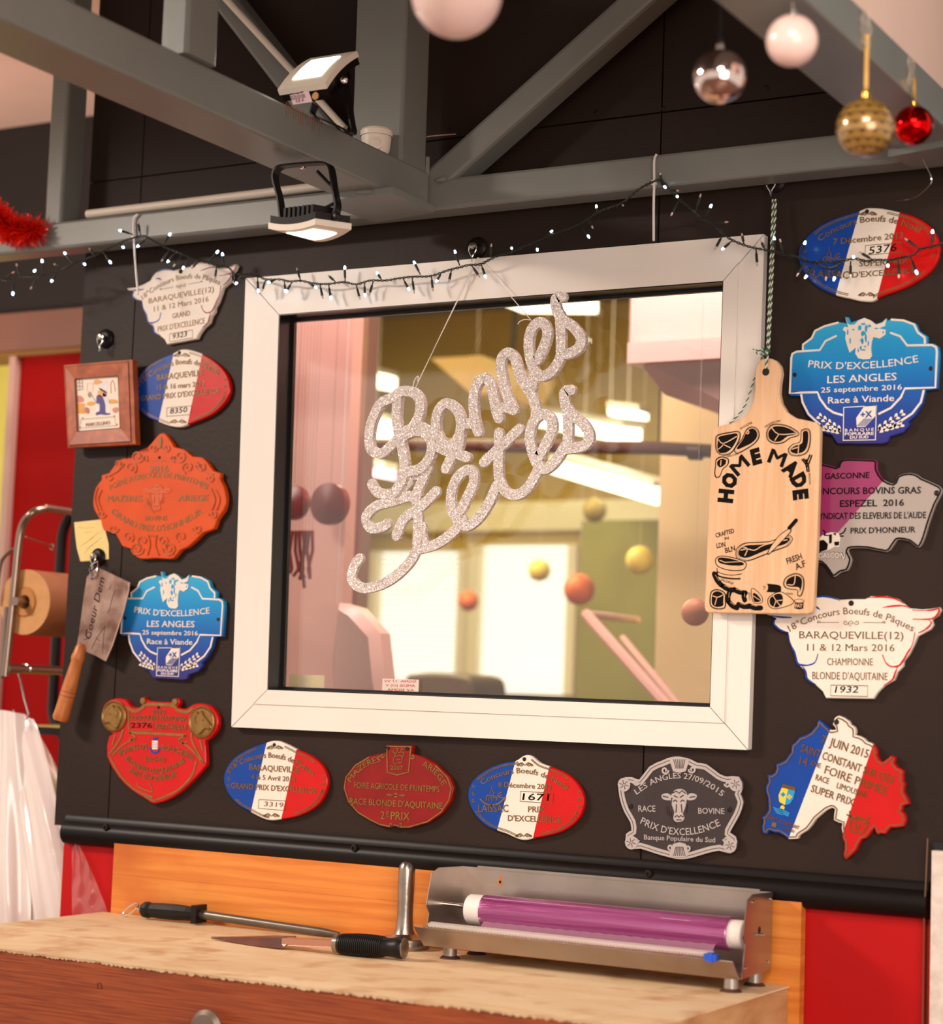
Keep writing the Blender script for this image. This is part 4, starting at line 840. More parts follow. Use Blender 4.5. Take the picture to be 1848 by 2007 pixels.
# ------- orange cartouche
OUT3 = [(1250, 40), (1280, 50), (1330, 120), (1345, 145), (1420, 165), (1480, 215), (1550, 222), (1600, 270), (1640, 325), (1690, 340), (1685, 380), (1715, 440), (1732, 530), (1715, 620), (1665, 690), (1640, 760), (1560, 790), (1510, 840), (1440, 900), (1390, 920), (1340, 980), (1290, 988), (1200, 982), (1120, 988), (1060, 975), (1010, 910), (950, 890), (900, 800), (810, 770), (790, 700), (740, 620), (730, 540), (750, 450), (795, 390), (795, 355), (850, 340), (900, 270), (950, 232), (1020, 225), (1080, 170), (1140, 145), (1190, 90), (1225, 50)]
t3, pl3, p3 = plaque(TB, OUT3, 'orange scrolled cartouche plaque dated 2016 on the left wall', e_orange, sm=2, th=.011)
yb, yf = -.0115, -.0135; q = MB()
sp = [(1070, 215, 42, 1.4, 0, 1), (1020, 300, 38, 1.3, 1, -1), (1390, 215, 42, 1.4, PI, -1), (1450, 300, 38, 1.3, 2, 1), (930, 270, 30, 1.2, 0, 1), (1550, 290, 34, 1.2, PI, -1), (1190, 150, 26, 1.2, 0, 1), (1290, 150, 26, 1.2, PI, -1), (850, 370, 26, 1, 0, 1), (1620, 380, 26, 1, PI, -1),
      (800, 650, 28, 1.2, 0, 1), (1640, 650, 28, 1.2, PI, -1), (1065, 910, 44, 1.6, 0, 1), (1310, 910, 44, 1.6, PI, -1), (1000, 820, 36, 1.2, 1, -1), (1400, 820, 36, 1.2, 2, 1), (890, 760, 30, 1.1, 0, 1), (1520, 760, 30, 1.1, PI, -1), (1110, 850, 34, 1.2, 2, 1), (1260, 850, 34, 1.2, 1, -1), (1340, 230, 22, 1, 1, 1), (1120, 230, 22, 1, 1, -1)]
sp = [(a_[0], a_[1], a_[2]*1.25)+a_[3:] for a_ in sp]
e_or2 = mat('orange_relief', (214, 80, 14), .35, coat=.1, bump=.1); scrolls(q, TB, sp, .0034, e_or2, yb, yf); scrolls(q, TB, sp, .0009, gold_dull, yf, yf-.0006)
for s_ in ([(800, 470), (775, 540), (800, 620)], [(770, 450), (750, 535), (775, 625)], [(1660, 470), (1690, 540), (1665, 620)], [(1625, 460), (1655, 540), (1630, 620)], [(1150, 810), (1165, 880), (1145, 960)], [(1215, 810), (1205, 880), (1230, 960)], [(1160, 812), (1210, 812)], [(860, 360), (930, 320), (960, 270)], [(1640, 350), (1570, 330), (1520, 260)]):
    q.stroke(crs(L2(TB, s_), 4), .0022, yb, yf, e_or2); q.stroke(crs(L2(TB, s_), 4), .0008, yf, yf-.0006, gold_dull)
q.disc(TB(1240, 112), .004, yb, yf, gold_dull, 14, ry=.0115); q.build('scroll_relief', t3)
q = MB(); g2 = gold_dull
for a in (('2016', (1163, 338), (1300, 335), 55, 0), ('FOIRE AGRICOLE DE PRINTEMPS', (862, 470), (1590, 466), 42, 92), ('MAZERES', (842, 555), (1105, 557), 48, 0), ('ARIEGE', (1375, 553), (1600, 552), 48, 0), ('BOVINS', (1128, 698), (1290, 698), 36, 0), ('GRAND PRIX D\'HONNEUR', (868, 640), (1560, 640), 48, -140)):
    text(q, TB, a[0], a[1], a[2], a[3], g2, -.0115, -.0128, sag=a[4], bold=.006)
q.stroke(L2(TB, [(1168, 247), (1290, 249)]), .0008, -.0115, -.0125, g2); q.build('lettering', t3)
def cowface(tf, cx, cy, s_, mt1, mt2, yb, yf, t, name='bull_head', wd=.0010, k2=.0006):
    q = MB(); Q = lambda x, y: tf(cx+x*s_, cy+y*s_)
    q.sheet(crs([Q(*p) for p in ((-45, -70), (-20, -95), (20, -98), (48, -75), (50, -40), (40, 20), (25, 60), (35, 85), (20, 108), (-20, 112), (-38, 90), (-32, 50), (-50, 0), (-55, -40))], 3, True), yb, yf, mt1, .0006)
    for sx in (-1, 1): q.sheet(crs([Q(sx*46, -50), Q(sx*75, -72), Q(sx*112, -60), Q(sx*105, -35), Q(sx*75, -25), Q(sx*50, -30)], 3, True), yb, yf+.0004, mt1, .0004)
    for s2 in ([(-42, -72), (-15, -85), (0, -70), (20, -88), (42, -70)], [(-35, -20), (-22, -28), (-12, -18)], [(35, -20), (22, -28), (12, -18)], [(-15, 0), (-18, 50)], [(15, 0), (20, 50)], [(-25, 80), (-12, 70), (0, 82), (12, 70), (28, 80)], [(-15, 98), (15, 98)], [(-70, 20), (-62, 70)], [(-80, 10), (-76, 60)], [(-55, 45), (-45, 95), (-20, 130)],
               [(-100, -52), (-70, -45)], [(100, -50), (70, -45)], [(-30, -55), (-10, -45)], [(28, -58), (8, -45)], [(50, 0), (44, 50)], [(-45, -40), (-50, 0), (-32, 50)]):
        q.stroke([Q(*p) for p in s2], wd, yf-.0001, yf-k2, mt2)
    return q.build(name, t)
cowface(TB, 1215, 520, .95, e_or2, gold_dull, -.0115, -.0135, t3); screw(t3, TB, 1232, 224, -.0118, .003)
# ------- red shield with two gold medallions
OUT5 = [(930, 112), (985, 130), (1020, 175), (1080, 180), (1100, 150), (1090, 120), (1120, 100), (1150, 130), (1320, 140), (1340, 115), (1375, 115), (1380, 150), (1365, 178), (1430, 190), (1480, 160), (1550, 150), (1630, 180), (1672, 260), (1660, 350), (1600, 420), (1575, 440), (1583, 590), (1560, 640), (1450, 760), (1340, 850), (1200, 905), (1130, 870), (1020, 800), (920, 700), (835, 545), (850, 400), (880, 380), (820, 330), (795, 250), (815, 160), (870, 120)]
t5, pl5, p5 = plaque(TC, OUT5, 'red shield plaque numbered 2376 with two gold animal head medallions, lower left', e_red, sm=2, th=.011); yb, yf = -.0115, -.0132
for cx, cy, fl_ in ((895, 245, -1), (1555, 290, 1)):
    q = MB(); c0 = TC(cx, cy); q.lathe((c0.x, -.011, c0.y), (0, -1, 0), [(.0305, -.001), (.0305, .004), (.028, .006), (.0255, .0035), (.0, .0035)], gold, 36)
    md = q.build('medallion', t5, True); q = MB(); Q = lambda x, y: TC(cx+x*fl_, cy+y)
    q.sheet(crs([Q(*p) for p in ((-50, -55), (-30, -80), (-15, -60), (5, -85), (20, -55), (40, -30), (80, 30), (72, 55), (50, 55), (30, 50), (10, 70), (-20, 95), (-45, 60), (-60, 10), (-62, -30))], 3, True), -.0145, -.0185, gold, .0016)
    q.disc(Q(20, -15), .0022, -.0185, -.0195, gold_dull, 10); q.disc(Q(66, 40), .002, -.0185, -.0195, gold_dull, 10); q.stroke([Q(-30, -50), Q(-40, -20), Q(-30, 10)], .002, -.0185, -.0195, gold_dull)
    q.build('animal_head', md, True)
q = MB()
for s_, wd_ in (([(985, 180), (1050, 210), (1110, 180), (1140, 158), (1330, 165), (1370, 200), (1440, 215), (1480, 190)], .0055), ([(1010, 370), (1100, 372), (1430, 390)], .0045), ([(1000, 200), (1005, 350)], .003), ([(1010, 370), (1050, 400), (1040, 425), (1010, 415)], .003), ([(1430, 392), (1385, 420), (1400, 450), (1440, 440)], .003),
    ([(960, 350), (930, 430), (860, 530)], .004), ([(1480, 360), (1480, 430), (1560, 590)], .004), ([(1050, 410), (950, 470), (880, 540)], .003), ([(1385, 430), (1480, 500), (1560, 600)], .003), ([(900, 390), (880, 460)], .003), ([(1540, 430), (1560, 500)], .003),
    ([(865, 560), (940, 690), (1040, 790), (1130, 840), (1180, 855)], .0038), ([(1510, 590), (1480, 690), (1390, 790), (1280, 850), (1210, 875)], .0038), ([(1070, 745), (1080, 780), (1180, 815), (1160, 750)], .002), ([(1130, 855), (1200, 885)], .003)):
    q.stroke(crs(L2(TC, s_), 4), wd_, yb, yf, gold)
q.disc(TC(1112, 130), .0062, yb, -.015, gold, 14); q.disc(TC(1352, 138), .0062, yb, -.015, gold, 14); q.build('gold_relief', t5)
q = MB()
for a in (('2010', (1178, 228), (1278, 230), 36, 0), ('CONCOURS NATIONAL', (1005, 272), (1445, 285), 40, 0), ('PARTHENAY', (1205, 345), (1445, 355), 46, 0), ('BOVINS DE', (935, 545), (1145, 495), 44, 15), ('BOUCHERIE', (1252, 500), (1480, 580), 44, 15), ('VACHES', (1122, 585), (1280, 590), 38, 0), ('BLONDES D\'AQUITAINE', (975, 572), (1430, 590), 42, -95), ('PRIX D\'HONNEUR', (1008, 668), (1372, 692), 40, -50)):
    text(q, TC, a[0], a[1], a[2], a[3], gold_dull, yb, yf, sag=a[4], bold=.012)
q.build('lettering', t5)
q = MB(); q.stroke(L2(TC, [(1006, 290), (1192, 292), (1190, 352), (1004, 350)]), .0010, yb, yf, gold, closed=True); text(q, TC, '2376', (1018, 332), (1178, 334), 40, ink, yb, -.0126, bold=.004); q.build('number_frame', t5)
q = MB(); q.sheet(L2(TC, [(1180, 430), (1222, 430), (1220, 495), (1180, 495)]), yb, yf, e_white)
for i in range(3): q.stroke(L2(TC, [(1182, 445+i*16), (1220, 447+i*16)]), .0007, yf, yf-.0004, ink)
q.sheet(L2(TC, [(1185, 425), (1188, 400), (1200, 412), (1205, 398), (1212, 412), (1222, 402), (1220, 425)]), yb, yf, e_blue); q.stroke(crs(L2(TC, [(1165, 485), (1180, 515), (1200, 522), (1222, 512), (1235, 488)]), 4), .0035, yb, yf, e_blue); q.build('coat_of_arms', t5)
screw(t5, TC, 1226, 178, -.0118)
# ------- dark red oval
OUT7 = [(1230, 145), (1425, 150), (1415, 208), (1500, 235), (1600, 290), (1690, 380), (1718, 460), (1700, 550), (1640, 640), (1540, 710), (1400, 750), (1335, 750), (1300, 736), (1250, 745), (1180, 730), (1110, 695), (1020, 640), (950, 560), (918, 460), (930, 380), (1000, 290), (1100, 230), (1235, 200)]
t7, pl7, p7 = plaque(TD, OUT7, 'dark red oval plaque dated 2007 with gold lettering below the window', e_dred, th=.010); yb, yf = -.0105, -.0122
q = MB(); q.stroke([Vector(p) for p in scaled([(p.x, p.y) for p in p7], .965)][4:-1], .0022, yb, yf, gold); q.stroke(L2(TD, [(1238, 158), (1412, 162), (1395, 345), (1312, 365), (1242, 345)]), .0026, yb, yf, gold, closed=True)
scrolls(q, TD, [(1205, 225, 16, 1, 0, 1), (1425, 232, 18, 1, PI, -1), (1270, 722, 16, 1, 0, 1), (1335, 722, 16, 1, PI, -1)], .0018, gold, yb, yf); q.build('border', t7)
q = MB()
for a in (('MAZERES', (978, 420), (1195, 270), 44, 32), ('ARIEGE', (1490, 300), (1640, 445), 46, 22), ('FOIRE AGRICOLE DE PRINTEMPS', (1002, 458), (1618, 490), 46, 0), ('RACE BLONDE D\'AQUITAINE', (970, 575), (1640, 612), 48, 0), ('2  PRIX', (1192, 683), (1405, 692), 60, 0), ('2007', (1265, 328), (1355, 330), 32, 0)):
    text(q, TD, a[0], a[1], a[2], a[3], gold, yb, yf, sag=a[4], bold=.008)
text(q, TD, 'E', (1236, 652), (1254, 653), 26, gold, yb, yf, bold=.01); q.stroke(L2(TD, [(1235, 664), (1255, 665)]), .001, yb, yf, gold)
q.stroke(L2(TD, [(1235, 508), (1372, 514)]), .0016, yb, yf, gold); q.disc(TD(1303, 511), .0042, yb, yf, gold, 12); q.stroke(L2(TD, [(1250, 500), (1290, 512), (1250, 520)]), .001, yb, yf, gold); q.stroke(L2(TD, [(1360, 504), (1318, 513), (1360, 524)]), .001, yb, yf, gold); q.build('lettering', t7)
q = MB()
for s_ in ([(1285, 200), (1300, 215), (1290, 240), (1285, 275), (1310, 285)], [(1300, 215), (1320, 180), (1305, 172)], [(1320, 205), (1345, 200), (1365, 210), (1350, 240), (1345, 275), (1320, 275)], [(1340, 200), (1345, 175), (1358, 185)], [(1300, 230), (1330, 225), (1350, 230)], [(1310, 250), (1335, 255)], [(1290, 185), (1280, 205)]): q.stroke(crs(L2(TD, s_), 3), .0012, yb, yf, gold)
q.build('bull_emblem', t7); screw(t7, TD, 1244, 168, -.0112, .004); screw(t7, TD, 1384, 172, -.0112, .004)
# ------- dark plaque with silver rococo frame
OUT9 = [(1385, 200), (1450, 215), (1500, 240), (1560, 250), (1640, 310), (1700, 332), (1770, 330), (1785, 390), (1770, 430), (1790, 480), (1765, 560), (1720, 640), (1702, 690), (1745, 720), (1745, 760), (1720, 800), (1650, 782), (1560, 800), (1460, 830), (1390, 838), (1320, 825), (1230, 800), (1130, 768), (1060, 770), (1050, 700), (1085, 680), (1080, 610), (1040, 540), (1010, 450), (1005, 350), (1070, 335), (1130, 350), (1200, 262), (1280, 225), (1330, 205)]
t9, pl9, p9 = plaque(TE, OUT9, 'dark grey plaque with silver scroll frame below the right end of the window', dgrey, sm=2, th=.007); yb, yf = -.0078, -.0094
q = MB(); rimm = [Vector(p) for p in scaled([(p.x, p.y) for p in p9], .945)]; q.stroke(rimm, .0095, yb, yf, silver, closed=True)
q.build('silver_frame', t9)
q = MB(); q.stroke([Vector(p) for p in scaled([(p.x, p.y) for p in p9], .95)], .0010, yf, yf-.0004, dgrey, closed=True)
for (x, y) in ((1045, 375), (1740, 372), (1090, 735), (1705, 755)):
    q.disc(TE(x, y), .0115, yf+.0003, yf-.0012, silver, 14)
    for i in range(6): a = i*PI/3; q.stroke([TE(x+6*math.cos(a), y+6*math.sin(a)), TE(x+30*math.cos(a+.3), y+30*math.sin(a+.3))], .001, yf-.0012, yf-.0016, dgrey, caps=False)
for (x, y, ry) in ((1390, 240, 1), (1390, 795, -1)):
    q.sheet(L2(TE, [(x-62, y-18*ry), (x-30, y-34*ry), (x+30, y-34*ry), (x+62, y-18*ry), (x+40, y+52*ry), (x, y+62*ry), (x-40, y+52*ry)]), yf+.0003, yf-.0012, silver, .0004)
    for i in range(7): q.stroke(L2(TE, [(x-36+i*12, y-24*ry), (x-20+i*7, y+34*ry)]), .0011, yf-.0012, yf-.0016, dgrey, caps=False)
scrolls(q, TE, [(1300, 285, 24, 1.2, 0, 1), (1470, 280, 24, 1.2, PI, -1), (1335, 765, 22, 1.2, 0, 1), (1440, 770, 22, 1.2, PI, -1), (1120, 360, 20, 1.1, 0, 1), (1690, 370, 20, 1.1, PI, -1), (1120, 720, 18, 1.1, 0, 1), (1680, 715, 18, 1.1, PI, -1)], .0030, silver, yf+.0003, yf-.0010); q.build('shell_ornament', t9)
q = MB()
for a in (('LES ANGLES 27/09/2015', (1122, 438), (1652, 450), 38, 108), ('RACE', (1132, 543), (1238, 543), 40, 0), ('BOVINE', (1505, 555), (1668, 558), 38, 0), ('PRIX D\'EXCELLENCE', (1142, 615), (1645, 628), 46, -68), ('Banque Populaire du Sud', (1167, 716), (1610, 735), 32, 0)):
    text(q, TE, a[0], a[1], a[2], a[3], silver, yb, -.0086, sag=a[4], bold=.003)
q.build('lettering', t9); cowface(TE, 1385, 498, .98, silver, dgrey, -.0078, -.0088, t9, wd=.0017); screw(t9, TE, 1084, 509, -.0078, .0045); screw(t9, TE, 1700, 530, -.0078, .0045)
# ------- county-shaped tricolour plaque
OUT10 = [(715, 145), (745, 165), (800, 220), (830, 245), (870, 240), (840, 190), (850, 140), (895, 108), (940, 125), (990, 160), (1020, 200), (1050, 240), (1045, 290), (1130, 320), (1200, 365), (1240, 400), (1250, 480), (1300, 540), (1345, 510), (1380, 480), (1415, 490), (1410, 550), (1440, 590), (1500, 620), (1495, 700), (1515, 740), (1500, 820), (1555, 930), (1490, 950), (1480, 1000), (1520, 1070), (1500, 1140), (1380, 1150), (1330, 1210), (1260, 1215), (1230, 1150), (1180, 1220), (1110, 1260), (1060, 1360), (965, 1445), (940, 1400), (950, 1290), (930, 1200), (930, 1110), (850, 1080), (860, 980), (830, 965), (740, 1020), (640, 1130), (560, 1200), (510, 1255), (430, 1258), (340, 1200), (250, 1180), (230, 1210), (185, 1190), (190, 1100), (175, 1060), (240, 990), (235, 870), (215, 780), (240, 720), (230, 660), (300, 640), (310, 560), (400, 520), (450, 450), (460, 380), (530, 310), (640, 260), (690, 200)]
random.seed(5); J = []
for i, p in enumerate(OUT10):
    b_ = OUT10[(i+1) % len(OUT10)]; J.append(p); J.append(((p[0]+b_[0])/2+random.uniform(-9, 9), (p[1]+b_[1])/2+random.uniform(-9, 9)))
t10, pl10, p10 = plaque(TFF, J, 'county-shaped blue white red plaque dated 7 juin 2015, lower right', e_white, th=.010, bev=.001); cut3(pl10, TFF, [((808, 262), (430, 1250)), ((1225, 350), (940, 1180))], [e_blue, e_white, e_red]); yb, yf = -.0105, -.0120
q = MB(); inn = []
n = len(p10)
Aar = sum(p10[i].x*p10[(i+1) % n].y-p10[(i+1) % n].x*p10[i].y for i in range(n)); sg = 1 if Aar > 0 else -1
for i in range(n):
    e1 = p10[(i+1) % n]-p10[i-1]; inn.append(p10[i]+Vector((-e1.y, e1.x)).normalized()*.0036*sg)
q.stroke(inn, .0020, yb, yf, gold_dull, closed=True); q.build('border', t10)
q = MB(); gg = mat('brown_gold', (120, 82, 34), .4, .4)
for a in (('7  JUIN 2015', (728, 362), (1165, 505), 84), ('SAINT CONSTANT SUR CELE', (538, 440), (1405, 745), 78), ('14', (528, 560), (600, 578), 76), ('EME', (635, 570), (725, 598), 48), ('FOIRE PRIMEE', (760, 645), (1340, 850), 84), ('RACE', (678, 705), (800, 745), 58), ('LIMOUSINE', (875, 780), (1155, 878), 58), ('SUPER PRIX', (635, 815), (1030, 950), 74), ('SAINT CONSTANT', (228, 1062), (525, 1170), 36), ('(CANTAL)', (370, 1168), (480, 1195), 26)):
    text(q, TFF, a[0], a[1], a[2], a[3], gg, yb, yf, bold=.008)
q.build('lettering', t10)
yel = mat('yellow_enamel', (240, 206, 40), .3, coat=.3); sky = mat('sky_enamel', (30, 150, 206), .3, coat=.3)
q = MB(); q.sheet(L2(TFF, [(372, 770), (428, 780), (395, 940), (345, 910), (338, 850)]), yb, yf, yel); q.sheet(L2(TFF, [(428, 780), (492, 800), (475, 880), (440, 930), (395, 940)]), yb, yf, sky); q.sheet(L2(TFF, [(378, 745), (500, 778), (492, 808), (370, 778)]), yb, yf-.0004, gg); q.disc(TFF(374, 965), .0036, yb, yf, yel, 12)
for c_, m_ in (((380, 842), sky), ((440, 865), yel)):
    for dx, dy in ((0, 0), (14, 0), (-14, 0), (0, 14), (0, -14)): q.disc(TFF(c_[0]+dx, c_[1]+dy), .0017, yf, yf-.0005, m_, 8)
for i in range(4): q.stroke(crs(L2(TFF, [(290+i*9, 962+i*16), (330+i*9, 978+i*16), (370+i*6, 980+i*16), (438-i*4, 1018+i*9)]), 3), .0013, yb, yf, sky)
q.sheet(L2(TFF, [(280, 1100), (320, 1110), (312, 1148), (272, 1138)]), yb, yf, gold); q.build('coat_of_arms', t10)
q = MB()
for s_ in ([(975, 1030), (1040, 1060), (1080, 1050), (1150, 1080), (1175, 1050)], [(1010, 1080), (1000, 1150), (1040, 1195), (1070, 1180)], [(1120, 1110), (1175, 1100), (1165, 1120), (1120, 1190), (1085, 1200)], [(1000, 1000), (1010, 1060), (1060, 1080)], [(1040, 1100), (1060, 1130), (1050, 1160)], [(1090, 1120), (1080, 1160)], [(1060, 1060), (1110, 1085)]): q.stroke(crs(L2(TFF, s_), 3), .0022, yb, yf, gg)
q.build('bull_emblem', t10); screw(t10, TFF, 877, 168, -.0112, .0042)
# ------- magenta and grey map plaque
OUT12 = [(210, 190), (300, 180), (395, 176), (530, 212), (550, 185), (568, 160), (620, 150), (780, 155), (815, 160), (825, 185), (825, 230), (870, 300), (945, 332), (965, 300), (985, 270), (1060, 252), (1120, 268), (1150, 290), (1280, 350), (1293, 400), (1250, 480), (1200, 620), (1170, 720), (1140, 785), (1110, 790), (1060, 750), (985, 737), (960, 750), (930, 795), (890, 827), (760, 802), (640, 800), (612, 820), (635, 870), (635, 900), (610, 960), (560, 975), (512, 1008), (490, 990), (470, 960), (420, 905), (340, 900), (280, 850), (240, 700), (220, 500)]
t12, pl12, p12 = plaque(TI, OUT12, 'map-shaped magenta and grey plaque half hidden behind the chopping board', e_grey, th=.008, sm=2); cut3(pl12, TI, [((868, 315), (365, 888))], [e_purple, e_grey]); yb, yf = -.0085, -.0096
q = MB(); n = len(p12); Aar = sum(p12[i].x*p12[(i+1) % n].y-p12[(i+1) % n].x*p12[i].y for i in range(n)); sg = 1 if Aar > 0 else -1
inn = [p12[i]+(lambda e: Vector((-e.y, e.x)).normalized()*.0022*sg)(p12[(i+1) % n]-p12[i-1]) for i in range(n)]
q.stroke(inn, .0026, yb, yf, ink, closed=True); q.build('border', t12)
q = MB()
for a in (('RACE GASCONNE', (285, 303), (770, 290), 44), ('CONCOURS BOVINS GRAS', (330, 410), (1145, 402), 50), ('ESPEZEL  2016', (556, 500), (1022, 492), 50), ('SYNDICAT DES ELEVEURS DE L\'AUDE', (386, 590), (1182, 582), 48), ('PRIX D\'HONNEUR', (634, 694), (1105, 685), 44)):
    text(q, TI, a[0], a[1], a[2], a[3], ink, yb, yf, bold=.016)
q.build('lettering', t12)
q = MB(); q.sheet(L2(TI, [(398, 735), (430, 705), (470, 690), (500, 685), (545, 690), (560, 715), (552, 790), (515, 790), (480, 810), (410, 830)]), yb, yf, e_white)
for o_ in ([(405, 745), (440, 740), (470, 770), (465, 810), (410, 830)], [(478, 700), (500, 700), (498, 760), (480, 770)], [(505, 692), (530, 690), (525, 710)], [(515, 755), (552, 752), (550, 780), (520, 782)]): q.sheet(L2(TI, o_), yf, yf-.0004, ink)
for s_ in ([(440, 705), (450, 690), (436, 670)], [(440, 706), (475, 708)], [(555, 700), (585, 685), (598, 655)], [(555, 712), (580, 712)]): q.stroke(crs(L2(TI, s_), 3), .0022, yb, yf, ink)
text(q, TI, 'GASCON', (398, 878), (592, 880), 46, ink, yb, yf, bold=.03, sag=8); text(q, TI, 'GASCON', (402, 877), (588, 879), 42, e_white, yf, yf-.0005, bold=.005, sag=8); q.build('breed_emblem', t12); screw(t12, TI, 1260, 400, -.009, .0045)
# ================================================================ GLITTER SIGN
GS = mat('silver_glitter', (224, 206, 198), .32, .2); nt = GS.node_tree; b_ = nt.nodes['Principled BSDF']
vo = nt.nodes.new('ShaderNodeTexVoronoi'); vo.inputs['Scale'].default_value = 720; tc_ = [n for n in nt.nodes if n.type == 'TEX_COORD'][0]; nt.links.new(tc_.outputs['Object'], vo.inputs['Vector'])
sepc = nt.nodes.new('ShaderNodeSeparateColor'); nt.links.new(vo.outputs['Color'], sepc.inputs[0])
cr = nt.nodes.new('ShaderNodeValToRGB'); nt.links.new(sepc.outputs[0], cr.inputs[0]); cr.color_ramp.elements[0].color = (*lin((176, 156, 148)), 1); cr.color_ramp.elements[1].color = (*lin((255, 248, 244)), 1)
nt.links.new(cr.outputs[0], b_.inputs['Base Color'])
nm = nt.nodes.new('ShaderNodeNewGeometry'); vs_ = nt.nodes.new('ShaderNodeVectorMath'); vs_.operation = 'SUBTRACT'; nt.links.new(vo.outputs['Color'], vs_.inputs[0]); vs_.inputs[1].default_value = (.5, .5, .5)
sc2 = nt.nodes.new('ShaderNodeVectorMath'); sc2.operation = 'SCALE'; nt.links.new(vs_.outputs[0], sc2.inputs[0]); sc2.inputs['Scale'].default_value = .9
ad = nt.nodes.new('ShaderNodeVectorMath'); nt.links.new(nm.outputs['Normal'], ad.inputs[0]); nt.links.new(sc2.outputs[0], ad.inputs[1]); nz = nt.nodes.new('ShaderNodeVectorMath'); nz.operation = 'NORMALIZE'
nt.links.new(ad.outputs[0], nz.inputs[0]); nt.links.new(nz.outputs[0], b_.inputs['Normal'])
YS = -.032; TJ = TF(640, 540, 3.041, YS-.012)
sign = thing('glitter_sign', tuple(PY(930, 860, YS)), 'silver glitter Bonnes fêtes sign hanging in front of the window', 'sign')
SG = dict(
 big_letter=[[(395, 725), (320, 760), (268, 860), (250, 960), (262, 1035), (320, 1060), (385, 1010), (440, 950), (510, 900), (550, 820), (550, 740), (510, 695), (440, 690), (395, 725)], [(418, 735), (412, 850), (430, 960), (452, 1060), (460, 1150), (440, 1230), (400, 1290)], [(440, 965), (520, 925), (590, 940), (622, 1000), (610, 1080), (560, 1145), (500, 1165), (455, 1165)]],
 letter=[[(540, 890), (600, 925), (650, 930)], [(705, 760), (655, 820), (648, 920), (690, 1000), (740, 1010), (785, 950), (795, 860), (765, 790), (705, 760)], [(790, 960), (780, 1020), (740, 1080), (705, 1150)], [(630, 1000), (700, 1040), (770, 1060), (830, 1082)]],
 letter1=[[(800, 882), (850, 880), (880, 885)], [(897, 930), (875, 840), (870, 740), (885, 655), (930, 608), (970, 640), (990, 720), (1005, 800), (1022, 850)]],
 letter2=[[(1015, 800), (1060, 785), (1100, 795)], [(1108, 800), (1070, 710), (1040, 600), (1035, 500), (1075, 458), (1115, 490), (1140, 570), (1170, 640), (1205, 690)]],
 letter3=[[(1205, 690), (1225, 640), (1230, 590)], [(1250, 500), (1290, 420), (1310, 340), (1290, 285), (1250, 280), (1210, 330), (1198, 420), (1215, 520), (1250, 590), (1310, 590), (1365, 530), (1395, 460)]],
 letter4=[[(1398, 125), (1360, 135), (1365, 200), (1400, 260), (1460, 300), (1510, 370), (1495, 430), (1440, 462), (1395, 465)], [(1383, 230), (1390, 350), (1390, 470)]],
 letter5=[[(1205, 690), (1230, 750), (1248, 820)], [(1260, 1075), (1300, 1000), (1338, 910), (1325, 845), (1275, 825), (1225, 870), (1203, 960), (1220, 1050), (1255, 1130), (1300, 1150), (1360, 1100), (1410, 1020)]],
 letter6=[[(1450, 680), (1410, 695), (1418, 770), (1460, 830), (1530, 890), (1560, 960), (1530, 1010), (1470, 1025), (1420, 1030)], [(1425, 790), (1432, 900), (1428, 1020)]],
 letter7=[[(1018, 935), (1020, 1010), (1015, 1120), (1025, 1220), (1060, 1285), (1120, 1305), (1180, 1275), (1230, 1200), (1262, 1130)], [(930, 1110), (1000, 1045), (1070, 980), (1140, 912)]],
 letter8=[[(790, 1400), (830, 1320), (868, 1230), (862, 1165), (820, 1160), (765, 1210), (735, 1290), (735, 1380), (775, 1460), (830, 1490), (900, 1440), (960, 1350), (1005, 1250)]],
 initial_letter=[[(260, 1240), (295, 1290), (370, 1300), (430, 1280), (480, 1230)], [(592, 1150), (560, 1220), (525, 1310), (535, 1400), (535, 1500), (530, 1600)], [(430, 1300), (490, 1320), (540, 1300)], [(480, 1312), (380, 1345), (280, 1375), (225, 1440), (250, 1500), (310, 1500), (352, 1478)], [(642, 1285), (580, 1350), (520, 1400), (450, 1450), (405, 1550)], [(540, 1600), (490, 1700), (400, 1790), (300, 1845), (200, 1860), (140, 1810), (150, 1740), (185, 1685)], [(560, 1490), (565, 1560), (580, 1610)], [(530, 1630), (640, 1600), (740, 1530), (800, 1450)], [(455, 1170), (520, 1190), (590, 1150)]])
oo = 0
for i, (k, L_) in enumerate(SG.items()):
    q = MB()
    for s_ in L_:
        cl_ = s_[0] == s_[-1]; P_ = crs(L2(TJ, s_[:-1] if cl_ else s_), 5, cl_); wv = .0185
        if k == 'initial_letter' and len(s_) == 3: wv = .015
        oo += 1; q.stroke(P_, wv, YS, YS-.012+.00016*oo, GS, caps=False, closed=cl_)
        for p in (() if cl_ else (P_[0], P_[-1])): q.disc(p, wv/2, YS+.00005, YS-.01192+.00016*oo, GS, 14)
    q.build('script_letter', sign, True)
hk = PY(936, 505, -.02)
q = MB(); c1 = TJ(520, 665); c2_ = TJ(1212, 265)
q.tube([hk, Vector((c1.x, YS-.006, c1.y))], .0008, twhite, 5); q.tube([hk+Vector((.003, 0, 0)), Vector((c1.x+.004, YS-.006, c1.y+.01))], .0006, twhite, 5); q.tube([hk, Vector((c2_.x, YS-.006, c2_.y))], .0008, twhite, 5)
q.tube(crs([Vector((TJ(*p).x, YS-.012, TJ(*p).y)) for p in ((1212, 265), (1180, 262), (1150, 275), (1140, 290))], 3), .0009, twhite, 5); q.tube(crs([Vector((TJ(*p).x, YS-.014, TJ(*p).y)) for p in ((518, 665), (530, 620), (550, 600), (545, 630))], 3), .0009, twhite, 5)
q.build('hanging_string', sign)

